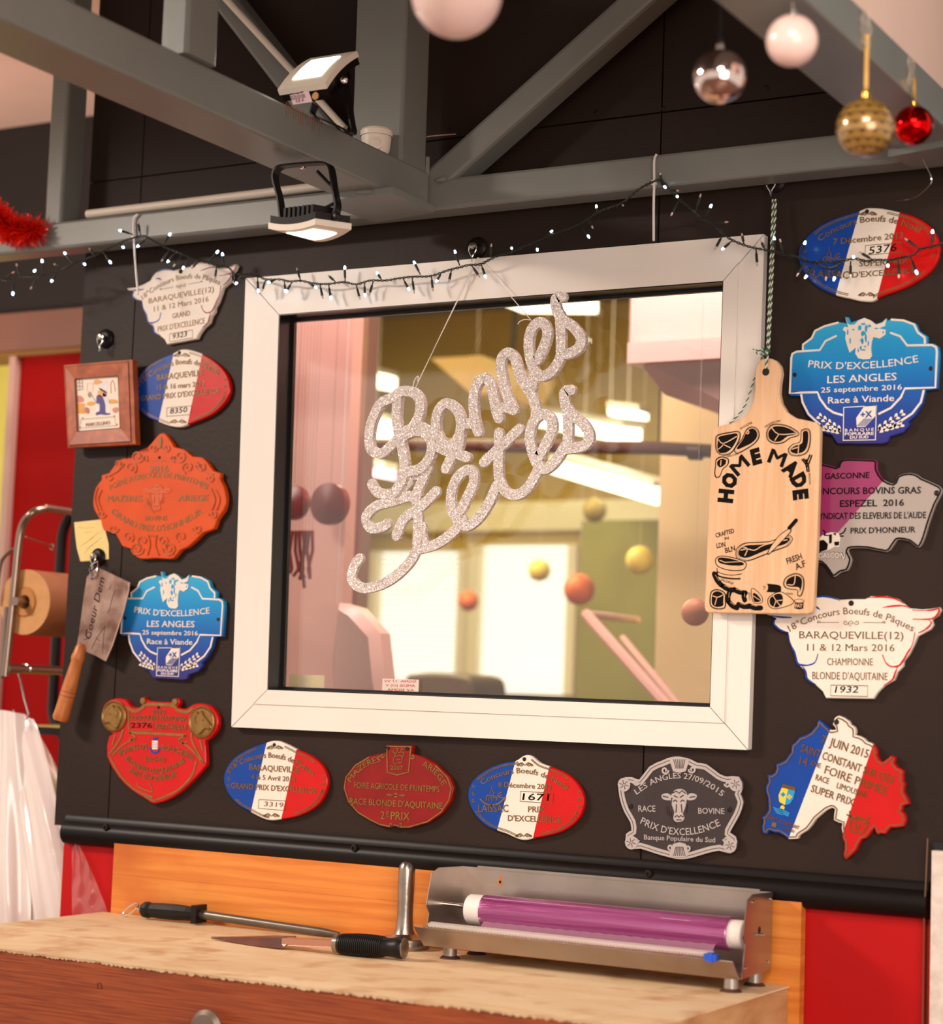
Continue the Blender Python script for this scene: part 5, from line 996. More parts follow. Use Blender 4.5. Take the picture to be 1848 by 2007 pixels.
# ================================================================ CHOPPING BOARD
YG = -.032; TG = TF(1348, 660, 3.584, YG-.012)
OB = [(585, 152), (620, 168), (648, 205), (657, 255), (645, 330), (641, 400), (655, 465), (695, 530), (760, 572), (840, 588), (900, 602), (925, 630), (928, 680), (920, 1000), (908, 1400), (892, 1700), (882, 1900), (872, 1935), (845, 1948), (500, 1945), (145, 1940), (122, 1925), (115, 1890), (125, 1700), (140, 1300), (155, 900), (165, 700), (172, 655), (200, 632), (300, 610), (380, 575), (430, 520), (458, 450), (470, 370), (470, 280), (480, 205), (510, 165), (548, 150)]
bd = thing('chopping_board', tuple(PY(1500, 1200, YG)), 'pale wooden chopping board printed HOME MADE hanging over the window frame', 'chopping board')
q = MB(); pts = L2(TG, OB); q.sheet(pts, YG, YG-.012, w_board, .0016); q.build('board', bd, True)
q = MB(); q.disc(TG(548, 247), .0062, YG-.0118, YG-.0123, groove, 20); q.build('hole', bd)
yb, yf = YG-.0119, YG-.0123; lines_y = YG-.0126
def blob(mb, pts, mt=ink, a=yb, b_=yf, k=3): mb.sheet(crs(L2(TG, pts), k, True), a, b_, mt)
def outl(mb, pts, wd=.0009, closed=True, mt=ink, b_=yf): mb.stroke(crs(L2(TG, pts), 3, closed), wd, yb, b_, mt, closed=closed, caps=False)
def cut_of_meat(rim, meat, fat, extra=None):
    q = MB(); outl(q, rim, .0012); outl(q, scaled(rim, .93), .0006); blob(q, meat)
    for s_ in fat: q.stroke(crs(L2(TG, s_), 3), .0016, yf, lines_y, w_board, caps=False)
    q.build('printed_meat_cut', bd)
cut_of_meat([(210, 690), (300, 670), (355, 665), (370, 700), (340, 770), (300, 820), (240, 832), (200, 800), (195, 730)], [(222, 702), (300, 684), (345, 680), (345, 720), (310, 780), (270, 812), (225, 815), (208, 780), (212, 730)], [[(215, 720), (250, 750), (345, 700)], [(250, 750), (240, 770), (215, 790)], [(245, 755), (300, 780)]])
cut_of_meat([(410, 655), (450, 632), (490, 650), (502, 700), (470, 750), (410, 790), (350, 820), (325, 800), (340, 770), (380, 720)], [(415, 665), (455, 645), (482, 665), (485, 705), (450, 745), (400, 770), (355, 790), (345, 780), (385, 725)], [])
q = MB(); q.disc(TG(420, 672), .0032, yf, lines_y, w_board, 12); q.disc(TG(420, 672), .0012, lines_y, lines_y-.0002, ink, 8); q.build('printed_bone', bd)
cut_of_meat([(560, 650), (600, 615), (690, 622), (770, 665), (775, 695), (720, 712), (670, 745), (610, 752), (565, 730), (552, 690)], [(572, 660), (610, 630), (690, 636), (755, 672), (752, 688), (700, 700), (655, 732), (610, 738), (575, 718), (566, 690)], [[(590, 640), (640, 685), (755, 680)], [(640, 685), (610, 730)]])
cut_of_meat([(800, 655), (850, 650), (862, 700), (855, 770), (830, 820), (770, 838), (720, 828), (705, 790), (740, 755), (785, 740), (795, 700)], [(810, 668), (840, 664), (846, 710), (835, 775), (810, 808), (765, 822), (730, 812), (722, 790), (755, 765), (800, 750), (808, 710)], [[(780, 760), (775, 820)], [(730, 790), (780, 775)]])
cut_of_meat([(200, 860), (240, 842), (285, 860), (280, 900), (245, 930), (225, 980), (200, 990), (188, 960), (195, 900)], [(212, 870), (240, 856), (268, 868), (262, 895), (235, 915), (215, 912), (205, 890)], [[(235, 865), (230, 905)]])
cut_of_meat([(690, 1690), (760, 1662), (810, 1690), (815, 1760), (795, 1820), (770, 1815), (770, 1780), (700, 1770), (672, 1740)], [(705, 1700), (760, 1678), (798, 1700), (800, 1750), (785, 1790), (780, 1760), (710, 1755), (690, 1735)], [[(700, 1740), (745, 1740), (755, 1680)]])
cut_of_meat([(165, 1790), (210, 1775), (260, 1800), (265, 1850), (260, 1905), (200, 1912), (160, 1890), (155, 1840)], [(178, 1800), (212, 1788), (248, 1810), (248, 1860), (245, 1890), (200, 1897), (172, 1880), (168, 1840)], [[(175, 1820), (210, 1830), (245, 1815)], [(205, 1830), (190, 1885)]])
q = MB(); outl(q, [(570, 1830), (620, 1797), (670, 1797), (740, 1850), (735, 1875), (690, 1895), (610, 1912), (570, 1890), (562, 1860)], .0012); blob(q, [(578, 1838), (620, 1808), (655, 1808), (668, 1840), (660, 1880), (620, 1902), (580, 1882)])
for s_ in ([(600, 1820), (620, 1855), (665, 1850)], [(620, 1855), (605, 1895)], [(620, 1855), (650, 1890)]): q.stroke(L2(TG, s_), .0013, yf, lines_y, w_board)
q.build('printed_ham', bd)
q = MB(); outl(q, [(450, 1765), (500, 1800), (525, 1840), (515, 1870), (470, 1872), (448, 1830)], .001); blob(q, [(460, 1800), (485, 1810), (512, 1845), (500, 1862), (470, 1862), (458, 1830)]); q.stroke(L2(TG, [(460, 1820), (505, 1850)]), .0012, yf, lines_y, w_board); q.build('printed_chop', bd)
q = MB()
for a, b2_ in (((185, 1665), (235, 1745)), ((245, 1750), (320, 1780)), ((325, 1775), (405, 1800)), ((295, 1790), (285, 1860)), ((290, 1865), (345, 1905)), ((355, 1880), (430, 1895)), ((400, 1800), (400, 1850)), ((430, 1890), (512, 1905))):
    mx_, my_ = (a[0]+b2_[0])/2, (a[1]+b2_[1])/2; dx, dy = b2_[0]-a[0], b2_[1]-a[1]; l_ = math.hypot(dx, dy); q.stroke(crs(L2(TG, [a, (mx_-dy/l_*7, my_+dx/l_*7), b2_]), 4), .0082, yb, yf, ink)
    q.stroke(crs(L2(TG, [(a[0]*.8+b2_[0]*.2-dy/l_*2, a[1]*.8+b2_[1]*.2-8), (a[0]*.3+b2_[0]*.7, a[1]*.3+b2_[1]*.7-8)]), 2), .0006, yf, lines_y, w_board)
q.build('printed_sausages', bd)
q = MB(); blob(q, [(545, 1735), (640, 1745), (655, 1770), (640, 1795), (540, 1790), (520, 1760)]); q.disc(TG(537, 1762), .0066, yf, lines_y, w_board, 14, ry=.0082)
for dx, dy in ((-6, -10), (5, 5), (-4, 12), (6, -8), (0, -2)): q.disc(TG(537+dx, 1762+dy), .0009, lines_y, lines_y-.0002, ink, 6)
q.build('printed_salami', bd)
q = MB(); outl(q, [(752, 1850), (780, 1843), (812, 1850), (815, 1862), (782, 1870), (750, 1862)], .0008); blob(q, [(752, 1868), (785, 1874), (814, 1868), (810, 1908), (780, 1916), (748, 1906)], k=1); text(q, TG, 'FAT', (755, 1902), (805, 1902), 24, w_board, yf, lines_y, bold=.03); q.build('printed_fat_jar', bd)
q = MB()
for o_ in ([(800, 860), (830, 900), (838, 950)], [(812, 856), (845, 900), (850, 952)], [(872, 830), (850, 890), (830, 920)], [(858, 828), (840, 870), (828, 895)], [(832, 860), (840, 895)]): outl(q, o_, .0024, False)
q.build('printed_bacon', bd)
# stack of steaks, big steak and knife
q = MB(); outl(q, [(200, 1555), (240, 1540), (330, 1555), (400, 1580), (410, 1610), (380, 1640), (290, 1640), (215, 1615), (195, 1585)], .0014); blob(q, [(212, 1560), (240, 1550), (330, 1566), (390, 1590), (380, 1606), (300, 1606), (225, 1590)]); outl(q, [(205, 1625), (215, 1655), (300, 1675), (380, 1665)], .0012, False); outl(q, [(205, 1650), (215, 1680), (290, 1698), (370, 1700)], .0026, False); q.stroke(L2(TG, [(225, 1570), (260, 1585), (370, 1580)]), .0013, yf, lines_y, w_board); q.build('printed_steak_stack', bd)
cut_of_meat([(350, 1480), (400, 1450), (470, 1445), (560, 1440), (600, 1430), (700, 1395), (735, 1420), (700, 1470), (620, 1500), (520, 1540), (420, 1575), (350, 1560), (338, 1520)], [(368, 1490), (410, 1466), (480, 1462), (580, 1452), (690, 1412), (715, 1425), (680, 1458), (600, 1480), (500, 1520), (420, 1552), (370, 1545), (356, 1520)], [[(370, 1500), (420, 1490), (470, 1500), (540, 1462), (700, 1425)], [(390, 1480), (420, 1490), (400, 1540)]])
q = MB(); q.sheet(L2(TG, [(712, 1350), (722, 1370), (640, 1460), (565, 1530), (575, 1490), (640, 1400)]), lines_y, lines_y-.0003, w_board); outl(q, [(712, 1350), (722, 1370), (640, 1460), (565, 1530), (575, 1490), (640, 1400)], .001, True, ink, lines_y-.0005); q.stroke(L2(TG, [(712, 1345), (760, 1290)]), .0062, yb, lines_y, ink); q.build('printed_knife', bd)
q = MB()
for ch, c_, a in (('H', (264, 1118), 84), ('O', (290, 1008), 62), ('M', (362, 902), 42), ('E', (478, 838), 14), ('M', (630, 848), -20), ('A', (728, 922), -40), ('D', (785, 1010), -62), ('E', (795, 1108), -84)):
    letter(q, TG, ch, c_, 104, {'M': 118, 'O': 104, 'E': 72, 'H': 94, 'A': 106, 'D': 92}[ch], math.radians(a), ink, yb, yf, bold=.07)
q.build('printed_title', bd)
q = MB()
for s_, a, b2_, h_, sg_ in (('SHOULDER', (372, 655), (455, 610), 16, 4), ('TENDERLOIN', (545, 645), (650, 598), 16, 10), ('SIRLOIN', (275, 848), (352, 830), 16, 0), ('SAUSAGE', (228, 1712), (318, 1742), 17, 0), ('HAM', (692, 1808), (735, 1815), 15, 0), ('FRESH', (700, 1598), (805, 1560), 44, 0), ('A.F', (762, 1640), (832, 1610), 46, 0), ('CRAFTED', (198, 1412), (328, 1375), 32, 0), ('IN', (260, 1428), (288, 1422), 20, 0), ('LDN', (203, 1485), (265, 1475), 36, 0), ('BLN', (266, 1520), (335, 1500), 38, 0), ('BACON', (848, 962), (852, 1038), 14, 0), ('CHOP', (440, 1852), (438, 1795), 14, 0)):
    text(q, TG, s_, a, b2_, h_, ink, yb, yf, sag=sg_, bold=.018 if h_ > 18 else .005)
q.build('printed_words', bd)
# twine
tw1 = mat('green_twine', (54, 96, 66), .8); tw2 = mat('white_twine', (226, 220, 204), .8)
q = MB()
def twine(pts, r=.0016):
    P_ = crs([Vector(p) for p in pts], 14); vs = len(P_)
    for k, m_ in ((0, tw1), (1, tw2)):
        W_ = []
        s0 = 0
        for i, p in enumerate(P_):
            if i: s0 += (P_[i]-P_[i-1]).length
            d = (P_[min(i+1, vs-1)]-P_[max(i-1, 0)]).normalized(); u = Vector((0, 1, 0)); v = d.cross(u).normalized(); a = s0*520+k*PI
            W_.append(p+(u*math.cos(a)+v*math.sin(a))*r*.6)
        q.tube(W_, r*.8, m_, 5)
hx = PY(1518, 385, -.02)
def seg(*pl, Y=YG-.008): return [PY(x, y, Y) for x, y in pl]
for dx in (-3, 3):
    a = hx+Vector((dx*.0008, 0, -.005)); b2_ = PY(1505+dx*.5, 690, YG-.008); n = 26; twine([a.lerp(b2_, i/n) for i in range(n+1)])
pl_ = [PY(*p, YG-.014) for p in ((1505, 690), (1502, 705), (1501, 722))]; twine([pl_[0].lerp(pl_[2], i/4) for i in range(5)])
c_ = seg((1497, 695), (1488, 716), (1476, 750), (1462, 790), (1448, 812), (1430, 830), Y=YG+.001)
twine(c_+[], .0013)
twine(seg((1502, 692), (1494, 684), (1484, 688), (1476, 683), Y=YG-.013), .0014); twine(seg((1500, 694), (1490, 696), (1482, 690), Y=YG-.013), .0014)
q.tube(seg((1496, 688), (1502, 696), (1508, 690), (1503, 684), Y=YG-.013), .003, tw1, 6, closed=True)
q.build('twine', bd, True)

# ================================================================ CLEAVER, NOTE, PICTURE
YC = -.026; TBc = TF(0, 840, 3.85, YC)
cl = thing('meat_cleaver', tuple(PY(165, 1300, YC)), 'old rusty cleaver with writing on its blade and turned wooden handle', 'cleaver')
rustb = mat('rusty_blade', (112, 78, 66), .42, .55, c2=(168, 140, 126), scale=22, bump=.3, bscale=70)
q = MB(); q.sheet(L2(TBc, [(700, 1075), (745, 1045), (985, 1160), (977, 1230), (940, 1380), (900, 1500), (855, 1640), (805, 1755), (790, 1752), (740, 1722), (640, 1680), (582, 1650), (600, 1560), (640, 1250), (662, 1120)]), YC, YC-.0035, rustb, .001); q.build('blade', cl)
q = MB(); q.stroke(L2(TBc, [(984, 1165), (977, 1230), (940, 1380), (900, 1500), (855, 1640), (804, 1752)]), .0024, YC-.0033, YC-.0038, mat('worn_edge', (196, 160, 148), .35, .8)); q.build('cutting_edge', cl)
q = MB(); q.disc(TBc(706, 1130), .0035, YC-.003, YC-.0039, groove, 12)
text(q, TBc, 'Coeur Dem', (688, 1600), (800, 1135), 62, ink, YC-.003, YC-.0038, slant=.25)
for s_ in ([(640, 1590), (660, 1590), (695, 1560), (680, 1535), (650, 1560)], [(880, 1215), (850, 1300), (835, 1370), (820, 1392)], [(800, 1495), (740, 1580), (700, 1665)], [(800, 1495), (790, 1580), (782, 1700)], [(740, 1585), (765, 1605)], [(845, 1180), (835, 1215)]): q.stroke(crs(L2(TBc, s_), 4), .0009, YC-.003, YC-.0038, ink)
q.build('handwriting', cl)
a = PY(159, 1268, YC-.004); b2_ = PY(118, 1412, YC-.010); L_ = (b2_-a).length
q = MB(); q.lathe(a, b2_-a, [(.006, -.006), (.0105, .0), (.012, L_*.09), (.0135, L_*.13), (.0135, L_*.17), (.0115, L_*.2), (.0125, L_*.3), (.0145, L_*.55), (.0150, L_*.75), (.0158, L_*.9), (.0168, L_*.96), (.014, L_), (0, L_*1.005)], w_handle, 28); q.build('handle', cl, True)
q = MB(); q.lathe(a, b2_-a, [(.0142, L_*.60), (.0147, L_*.603), (.0147, L_*.609), (.0142, L_*.612)], mat('burnt_ring', (90, 50, 26), .6), 28); q.lathe(a, b2_-a, [(.0144, L_*.66), (.0149, L_*.663), (.0149, L_*.669), (.0145, L_*.672)], mat('burnt_ring', (90, 50, 26), .6), 28); q.build('ring', cl, True)
q = MB(); o = PY(185, 1106, YC); q.tube(crs([PY(192, 1100, YC), PY(176, 1112, YC-.006), PY(182, 1132, YC-.008), PY(190, 1118, YC-.006), PY(192, 1102, YC)], 4), .0012, chrome, 6); q.build('wire_loop', cl, True)
np_ = MB(); np_.sheet(L2(TB, [(562, 708), (775, 685), (800, 780), (822, 870), (824, 985), (715, 996), (610, 1003), (582, 900), (570, 800)]), -.0008, -.0012, mat('yellow_note_paper', (238, 208, 138), .8))
pc = mat('pencil', (150, 130, 90), .8)
for s_ in ([(590, 745), (660, 752), (720, 745)], [(640, 785), (700, 778)], [(610, 890), (680, 840), (750, 780)], [(640, 940), (700, 880), (770, 820)], [(640, 870), (710, 820)], [(650, 910), (740, 850)]): np_.stroke(L2(TB, s_), .0006, -.0012, -.0014, pc, caps=False)
tag(np_.build('paper_note'), 'pale yellow handwritten paper note tucked behind the orange plaque', 'note')
YF = -.036; TP = TF(120, 630, 7.717, YF)
pf = thing('picture_frame', tuple(PY(200, 790, -.02)), 'small square wooden picture frame with a painted butcher tile', 'picture frame')
FO = [(25, 658), (1060, 572), (1108, 1855), (85, 1908)]; FI = [(193, 868), (850, 820), (880, 1612), (230, 1662)]; FM_ = [(58, 690), (1008, 612), (1050, 1812), (118, 1868)]
def P3(tf, p, y): v = tf(*p); return (v.x, y, v.y)
for k in range(4):
    j = (k+1) % 4; q = MB()
    q.hexa([P3(TP, FM_[k], YF), P3(TP, FM_[j], YF), P3(TP, FI[j], YF+.002), P3(TP, FI[k], YF+.002), P3(TP, FM_[k], YF+.018), P3(TP, FM_[j], YF+.018), P3(TP, FI[j], YF+.018), P3(TP, FI[k], YF+.018)], w_frame)
    q.hexa([P3(TP, FO[k], YF+.003), P3(TP, FO[j], YF+.003), P3(TP, scaled([FM_[j]], .998)[0], YF+.0015), P3(TP, FM_[k], YF+.0015), P3(TP, FO[k], YF+.018), P3(TP, FO[j], YF+.018), P3(TP, FM_[j], YF+.018), P3(TP, FM_[k], YF+.018)], w_frame)
    for a0, a1, yy in ((FM_[k], FM_[j], YF+.0006), (FI[k], FI[j], YF+.0022)):
        u0_, u1_ = TP(*a0), TP(*a1); q.tube([(u0_.x, yy, u0_.y), (u1_.x, yy, u1_.y)], .0008, mat('dark_groove_wood', (84, 32, 12), .6), 5)
    q.build('frame_rail', pf)
q = MB(); tilem = mat('tile_white', (240, 224, 204), .25, coat=.5); q.hexa([P3(TP, p, YF+.006) for p in FI]+[P3(TP, p, YF+.016) for p in FI], tilem); tl = q.build('tile', pf)
q = MB(); ya, yb_2 = YF+.006, YF+.0056
def tp(pts, c_, nm, sm=2): q.sheet(crs(L2(TP, pts), sm, True) if sm > 1 else L2(TP, pts), ya, yb_2, mat(nm, c_, .4, var=.15, scale=60))
tp([(510, 1110), (590, 1125), (640, 1250), (640, 1370), (700, 1380), (715, 1400), (640, 1410), (560, 1400), (500, 1415), (500, 1370), (550, 1350), (550, 1240), (505, 1230)], (52, 34, 128), 'tile_indigo')
tp([(600, 1120), (680, 1110), (700, 1200), (715, 1350), (650, 1380), (640, 1250)], (236, 226, 222), 'tile_lilac'); tp([(500, 1240), (545, 1240), (545, 1360), (500, 1370)], (236, 226, 222), 'tile_lilac')
tp([(650, 872), (675, 890), (670, 980), (650, 1060), (600, 1040), (560, 1005), (600, 930)], (226, 222, 228), 'tile_hat'); tp([(545, 1000), (570, 1005), (660, 1060), (655, 1080), (560, 1030)], (40, 30, 90), 'tile_indigo2')
tp([(520, 1060), (560, 1030), (640, 1075), (600, 1130), (540, 1120)], (222, 160, 100), 'tile_skin'); tp([(600, 1080), (655, 1082), (655, 1125), (610, 1130)], (206, 110, 40), 'tile_orange')
tp([(470, 890), (520, 870), (600, 905), (540, 940), (470, 945)], (224, 158, 70), 'tile_ochre'); tp([(700, 1180), (760, 1170), (820, 1190), (820, 1230), (700, 1235)], (224, 158, 70), 'tile_ochre'); tp([(370, 1220), (430, 1200), (490, 1230), (440, 1270), (360, 1260)], (224, 158, 70), 'tile_ochre')
tp([(212, 1225), (330, 1235), (335, 1390), (215, 1385)], (226, 164, 80), 'tile_ochre', 1); tp([(210, 1120), (280, 1125), (320, 1190), (280, 1215), (212, 1215)], (206, 130, 110), 'tile_pink'); tp([(340, 1290), (400, 1320), (390, 1390), (340, 1370)], (190, 100, 80), 'tile_pink2'); tp([(750, 1310), (820, 1290), (840, 1340), (800, 1380), (755, 1360)], (206, 130, 120), 'tile_pink'); tp([(370, 1090), (410, 1060), (440, 1110), (395, 1150)], (150, 130, 130), 'tile_grey')
lk = mat('tile_line', (70, 50, 60), .5); rl = mat('tile_red_line', (150, 40, 30), .5)
for s_, m_ in (([(200, 870), (290, 880), (298, 1025), (215, 1035)], lk), ([(245, 875), (255, 1030)], lk), ([(205, 920), (292, 925)], lk), ([(208, 975), (295, 978)], lk), ([(728, 1080), (720, 930), (750, 880), (770, 920), (792, 1050)], rl), ([(365, 930), (450, 930), (450, 1050), (365, 1050), (365, 930)], mat('tile_beige', (206, 180, 160), .5)), ([(440, 1120), (480, 1190), (500, 1230)], rl),
    ([(275, 1475), (780, 1435), (800, 1570), (250, 1610), (275, 1475)], mat('tile_blue_line', (110, 130, 160), .5))): q.stroke(L2(TP, s_), .0009, ya, yb_2-.0002, m_)
for c_ in ((298, 1460), (775, 1430), (810, 1555), (255, 1598)): q.disc(TP(*c_), .0022, ya, yb_2-.0003, mat('tile_orange', (206, 110, 40), .4), 10)
text(q, TP, 'MARCELLINO', (345, 1585), (710, 1550), 56, mat('tile_brown', (140, 90, 50), .5), ya, yb_2-.0004, bold=.01); q.build('painted_picture', tl)
# ================================================================ BUTCHER BLOCK
ZW = .885; XL, XRt, YFr, YRe = -.255, 1.135, -.565, -.024
blk = thing('butcher_block', ((XL+XRt)/2, (YFr+YRe)/2, 0), 'large wooden butcher block table with a pale scrubbed top', 'table')
q = MB(); fr_ = []; random.seed(11); n = 420
for i in range(n+1): fr_.append((XL+(XRt-XL)*i/n, YFr-.001-random.uniform(0, .0009)-.0012*math.sin(i*.13)))
ring = [(XL, YRe)]+fr_+[(XRt, YRe)]; N_ = len(ring)
ring = ring[::1]
vs = [(x, y, ZW) for x, y in ring]+[(x, y+(.0025 if 0 < k < N_-1 else 0), ZW-.003-(random.uniform(0, .0035) if 0 < k < N_-1 else 0)) for k, (x, y) in enumerate(ring)]
tri = tessellate_polygon([[Vector((x, y, 0)) for x, y in ring]])
q.add(vs, [tuple(t) for t in tri]+[(i, (i+1) % N_, N_+(i+1) % N_, N_+i) for i in range(N_)], w_top)
o = q.build('top_surface', blk)
bmx = bmesh.new(); bmx.from_mesh(o.data); bmesh.ops.recalc_face_normals(bmx, faces=bmx.faces); bmx.to_mesh(o.data); bmx.free()
q = MB(); q.box((XL+.002, YFr+.003, ZW-.34), (XRt-.03, YFr+.033, ZW-.004), w_dark); fb = q.build('front_board', blk)
q = MB(); q.box((XRt-.03, YFr+.002, ZW-.2), (XRt-.001, YRe-.04, ZW-.004), w_end); q.build('end_board', blk)
q = MB(); q.box((XRt-.03, YRe-.039, ZW-.34), (XRt-.002, YRe, ZW-.004), w_end); q.build('end_board', blk)
q = MB(); q.box((XL, YFr+.034, ZW-.2), (XL+.03, YRe-.002, ZW-.007), w_end); q.build('end_board', blk)
for x in (XL+.05, XRt-.1):
    for y in (YFr+.08, YRe-.08): q = MB(); q.box((x-.035, y-.035, 0), (x+.035, y+.035, ZW-.01), w_dark); q.build('leg', blk)
c = PY(418, 2014, YFr); q = MB(); q.lathe(Vector((c.x, YFr+.003, c.z)), (0, -1, 0), [(.008, 0), (.008, .012), (.027, .016), (.029, .022), (.022, .028), (0, .030)], mat('dull_metal_knob', (120, 104, 92), .45, .5), 28); q.build('knob', blk, True)
q = MB(); tl_ = TF(0, 1660, 2, YFr+.003)
q.stroke(L2(tl_, [(384, 556), (383, 535), (395, 533), (399, 545), (397, 557)]), .0012, YFr+.003, YFr+.0022, mat('dark_scratch', (90, 34, 14), .6)); q.build('plug_mark', fb)
# upright back board
sp_ = thing('splash_board', (.45, -.012, ZW), 'long orange varnished wooden splash board standing behind the butcher block', 'board')
A_, B_ = PY(225, 1633, -.022), PY(1571, 1757, -.022)
x0_, x1_ = A_.x, B_.x; zt = (A_.z+B_.z)/2-.0; zm = ZW+(zt-ZW)*.5
q = MB(); q.box((x0_, -.022, zm+.0003), (x1_, -.002, zt), w_orange); q.build('plank', sp_); q = MB(); q.box((x0_, -.022, ZW-.12), (x1_, -.002, zm), w_orange); q.build('plank', sp_)
# ---------------- dispenser
dp = thing('film_dispenser', (.83, -.09, ZW), 'stainless steel cling film dispenser holding a purple film roll', 'dispenser')
DX0, DX1, DY0, DY1, DZ0, DZ1 = .543, 1.108, -.155, -.035, .912, 1.030
q = MB()
for xe, nm in ((DX0, 'end_plate'), (DX1, 'end_plate')):
    q = MB(); pr = [(DY1, DZ0-.002), (DY1, DZ1), (DY0+.035, DZ1+.002), (DY0+.012, DZ1-.006), (DY0-.002, DZ1-.058), (DY0+.008, DZ1-.072), (DY0+.004, DZ0+.03), (DY0-.004, DZ0-.006)]
    vs = [(xe-.0007, y, z) for y, z in pr]+[(xe+.0007, y, z) for y, z in pr]; n = len(pr)
    tri = tessellate_polygon([[Vector((y, z, 0)) for y, z in pr]]); q.add(vs, [tuple(t) for t in tri]+[tuple(i+n for i in t[::-1]) for t in tri]+[(i, (i+1) % n, n+(i+1) % n, n+i) for i in range(n)], steel_sheet); q.build(nm, dp)
q = MB(); q.box((DX0, DY1-.001, DZ0), (DX1, DY1, DZ1), steel_sheet); q.box((DX0+.03, DY1-.004, DZ1-.001), (DX1-.02, DY1+.006, DZ1+.003), steel_sheet); q.build('back_plate', dp)
q = MB(); q.box((DX0, DY0+.02, DZ0-.001), (DX1, DY1, DZ0), steel_sheet); q.build('base_plate', dp)
q = MB(); q.hexa([(DX0-.006, DY0-.030, DZ0+.026), (DX1-.004, DY0-.030, DZ0+.022), (DX1-.002, DY0-.008, DZ0-.006), (DX0+.002, DY0-.008, DZ0-.006), (DX0-.006, DY0-.0285, DZ0+.027), (DX1-.004, DY0-.0285, DZ0+.023), (DX1-.002, DY0-.0065, DZ0-.006), (DX0+.002, DY0-.0065, DZ0-.006)], steel_sheet)
q.hexa([(DX0+.002, DY0-.008, DZ0-.006), (DX1-.002, DY0-.008, DZ0-.006), (DX1-.002, DY0+.022, DZ0-.001), (DX0+.002, DY0+.022, DZ0-.001), (DX0+.002, DY0-.008, DZ0-.0045), (DX1-.002, DY0-.008, DZ0-.0045), (DX1-.002, DY0+.022, DZ0), (DX0+.002, DY0+.022, DZ0)], steel_sheet); q.build('front_lip', dp)
q = MB(); n = 90; xa, xb = DX0+.012, DX1-.05; vs = []; fs = []
for i in range(n): xx = xa+(xb-xa)*i/n; w_ = (xb-xa)/n; o = len(vs); vs += [(xx, DY0-.0295, DZ0+.026), (xx+w_, DY0-.0295, DZ0+.026), (xx+w_/2, DY0-.033, DZ0+.0305)]; fs.append((o, o+1, o+2))
q.add(vs, fs, chrome); q.build('serrated_edge', dp)
q = MB(); clearp = mat('clear_plastic', (235, 225, 215), .08, alpha=.42); q.hexa([(DX0+.02, DY0-.028, DZ0+.028), (DX1-.04, DY0-.028, DZ0+.026), (DX1-.04, DY0-.018, DZ0+.028), (DX0+.02, DY0-.018, DZ0+.030), (DX0+.02, DY0-.028, DZ0+.034), (DX1-.04, DY0-.028, DZ0+.032), (DX1-.04, DY0-.018, DZ0+.034), (DX0+.02, DY0-.018, DZ0+.036)], clearp); q.build('cutter_rail', dp)
q = MB(); p = PY(1394, 1876, DY0-.03); q.box(p-Vector((.010, .006, .005)), p+Vector((.010, .004, .005)), mat('blue_slider', (30, 84, 200), .35)); q.box(p-Vector((.004, .007, .007)), p+Vector((.004, .004, .007)), mat('blue_slider', (30, 84, 200), .35)); q.build('slider', dp)
rc = Vector((0, -.098, .966)); xa, xb = .612, 1.078; wx = .026
q = MB(); q.tube([(DX0+.001, rc.y, rc.z+.004), (DX1-.001, rc.y, rc.z)], .0035, chrome, 12); q.build('spindle', dp, True)
film = mat('purple_film', (138, 44, 104), .2, .3, c2=(176, 92, 146), scale=5, stretch=(.6, 30, 30), coat=1.0, bump=.35, bscale=22); core_ = mat('white_core', (240, 228, 220), .5)
rl_ = thing('film_roll', (.83, rc.y, rc.z), 'roll of purple cling film with white core ends lying in the dispenser', 'film roll')
q = MB(); q.lathe((xa+.012, rc.y, rc.z), (1, 0, 0), [(.020, 0), (.0265, .0), (.0268, .004), (.0262, .02), (.0266, (xb-xa)/2), (.0262, xb-xa-.04), (.0268, xb-xa-.026), (.0255, xb-xa-.024), (.02, xb-xa-.024)], film, 40); q.build('film', rl_, True)
q = MB(); q.lathe((xa-.018, rc.y, rc.z), (1, 0, 0), [(.012, .002), (.012, 0), (.0235, 0), (.0248, .002), (.0248, .031)], core_, 32); q.build('core', rl_, True); q = MB(); q.lathe((xb-.013, rc.y, rc.z), (1, 0, 0), [(.0225, 0), (.0225, .022), (.021, .024), (.012, .024), (.012, .01)], core_, 32); q.build('core', rl_, True)
q = MB(); random.seed(4); vs = []; fs = []; nx = 60
sheetm = mat('pulled_film', (206, 150, 176), .12, alpha=.55, coat=1)
for i in range(nx+1):
    x = xa+.02+(xb-xa-.05)*i/nx
    for j in range(5):
        t = j/4; vs.append((x+.03*t*(.3-math.sin(i*.35)*.15), rc.y-.020-t*(.050), rc.z-.016-t*.020-.004*math.sin(PI*t)+.0022*math.sin(i*1.9+j*.8)*(.4+t)))
for i in range(nx):
    for j in range(4): fs.append((i*5+j, (i+1)*5+j, (i+1)*5+j+1, i*5+j+1))
q.add(vs, fs, sheetm); q.build('pulled_sheet', rl_, True)
for (x, y) in ((.577, -.130), (.580, -.045), (1.088, -.150), (1.090, -.058)):
    q = MB(); q.lathe((x, y, ZW), (0, 0, 1), [(.0175, 0), (.016, .002), (.012, .005)], mat('rubber_foot', (72, 44, 36), .6), 24); q.lathe((x, y, ZW+.004), (0, 0, 1), [(.0115, 0), (.0115, .0235), (0, .0235)], mat('aluminium_leg', (168, 160, 152), .35, .7), 24); q.build('foot', dp, True)
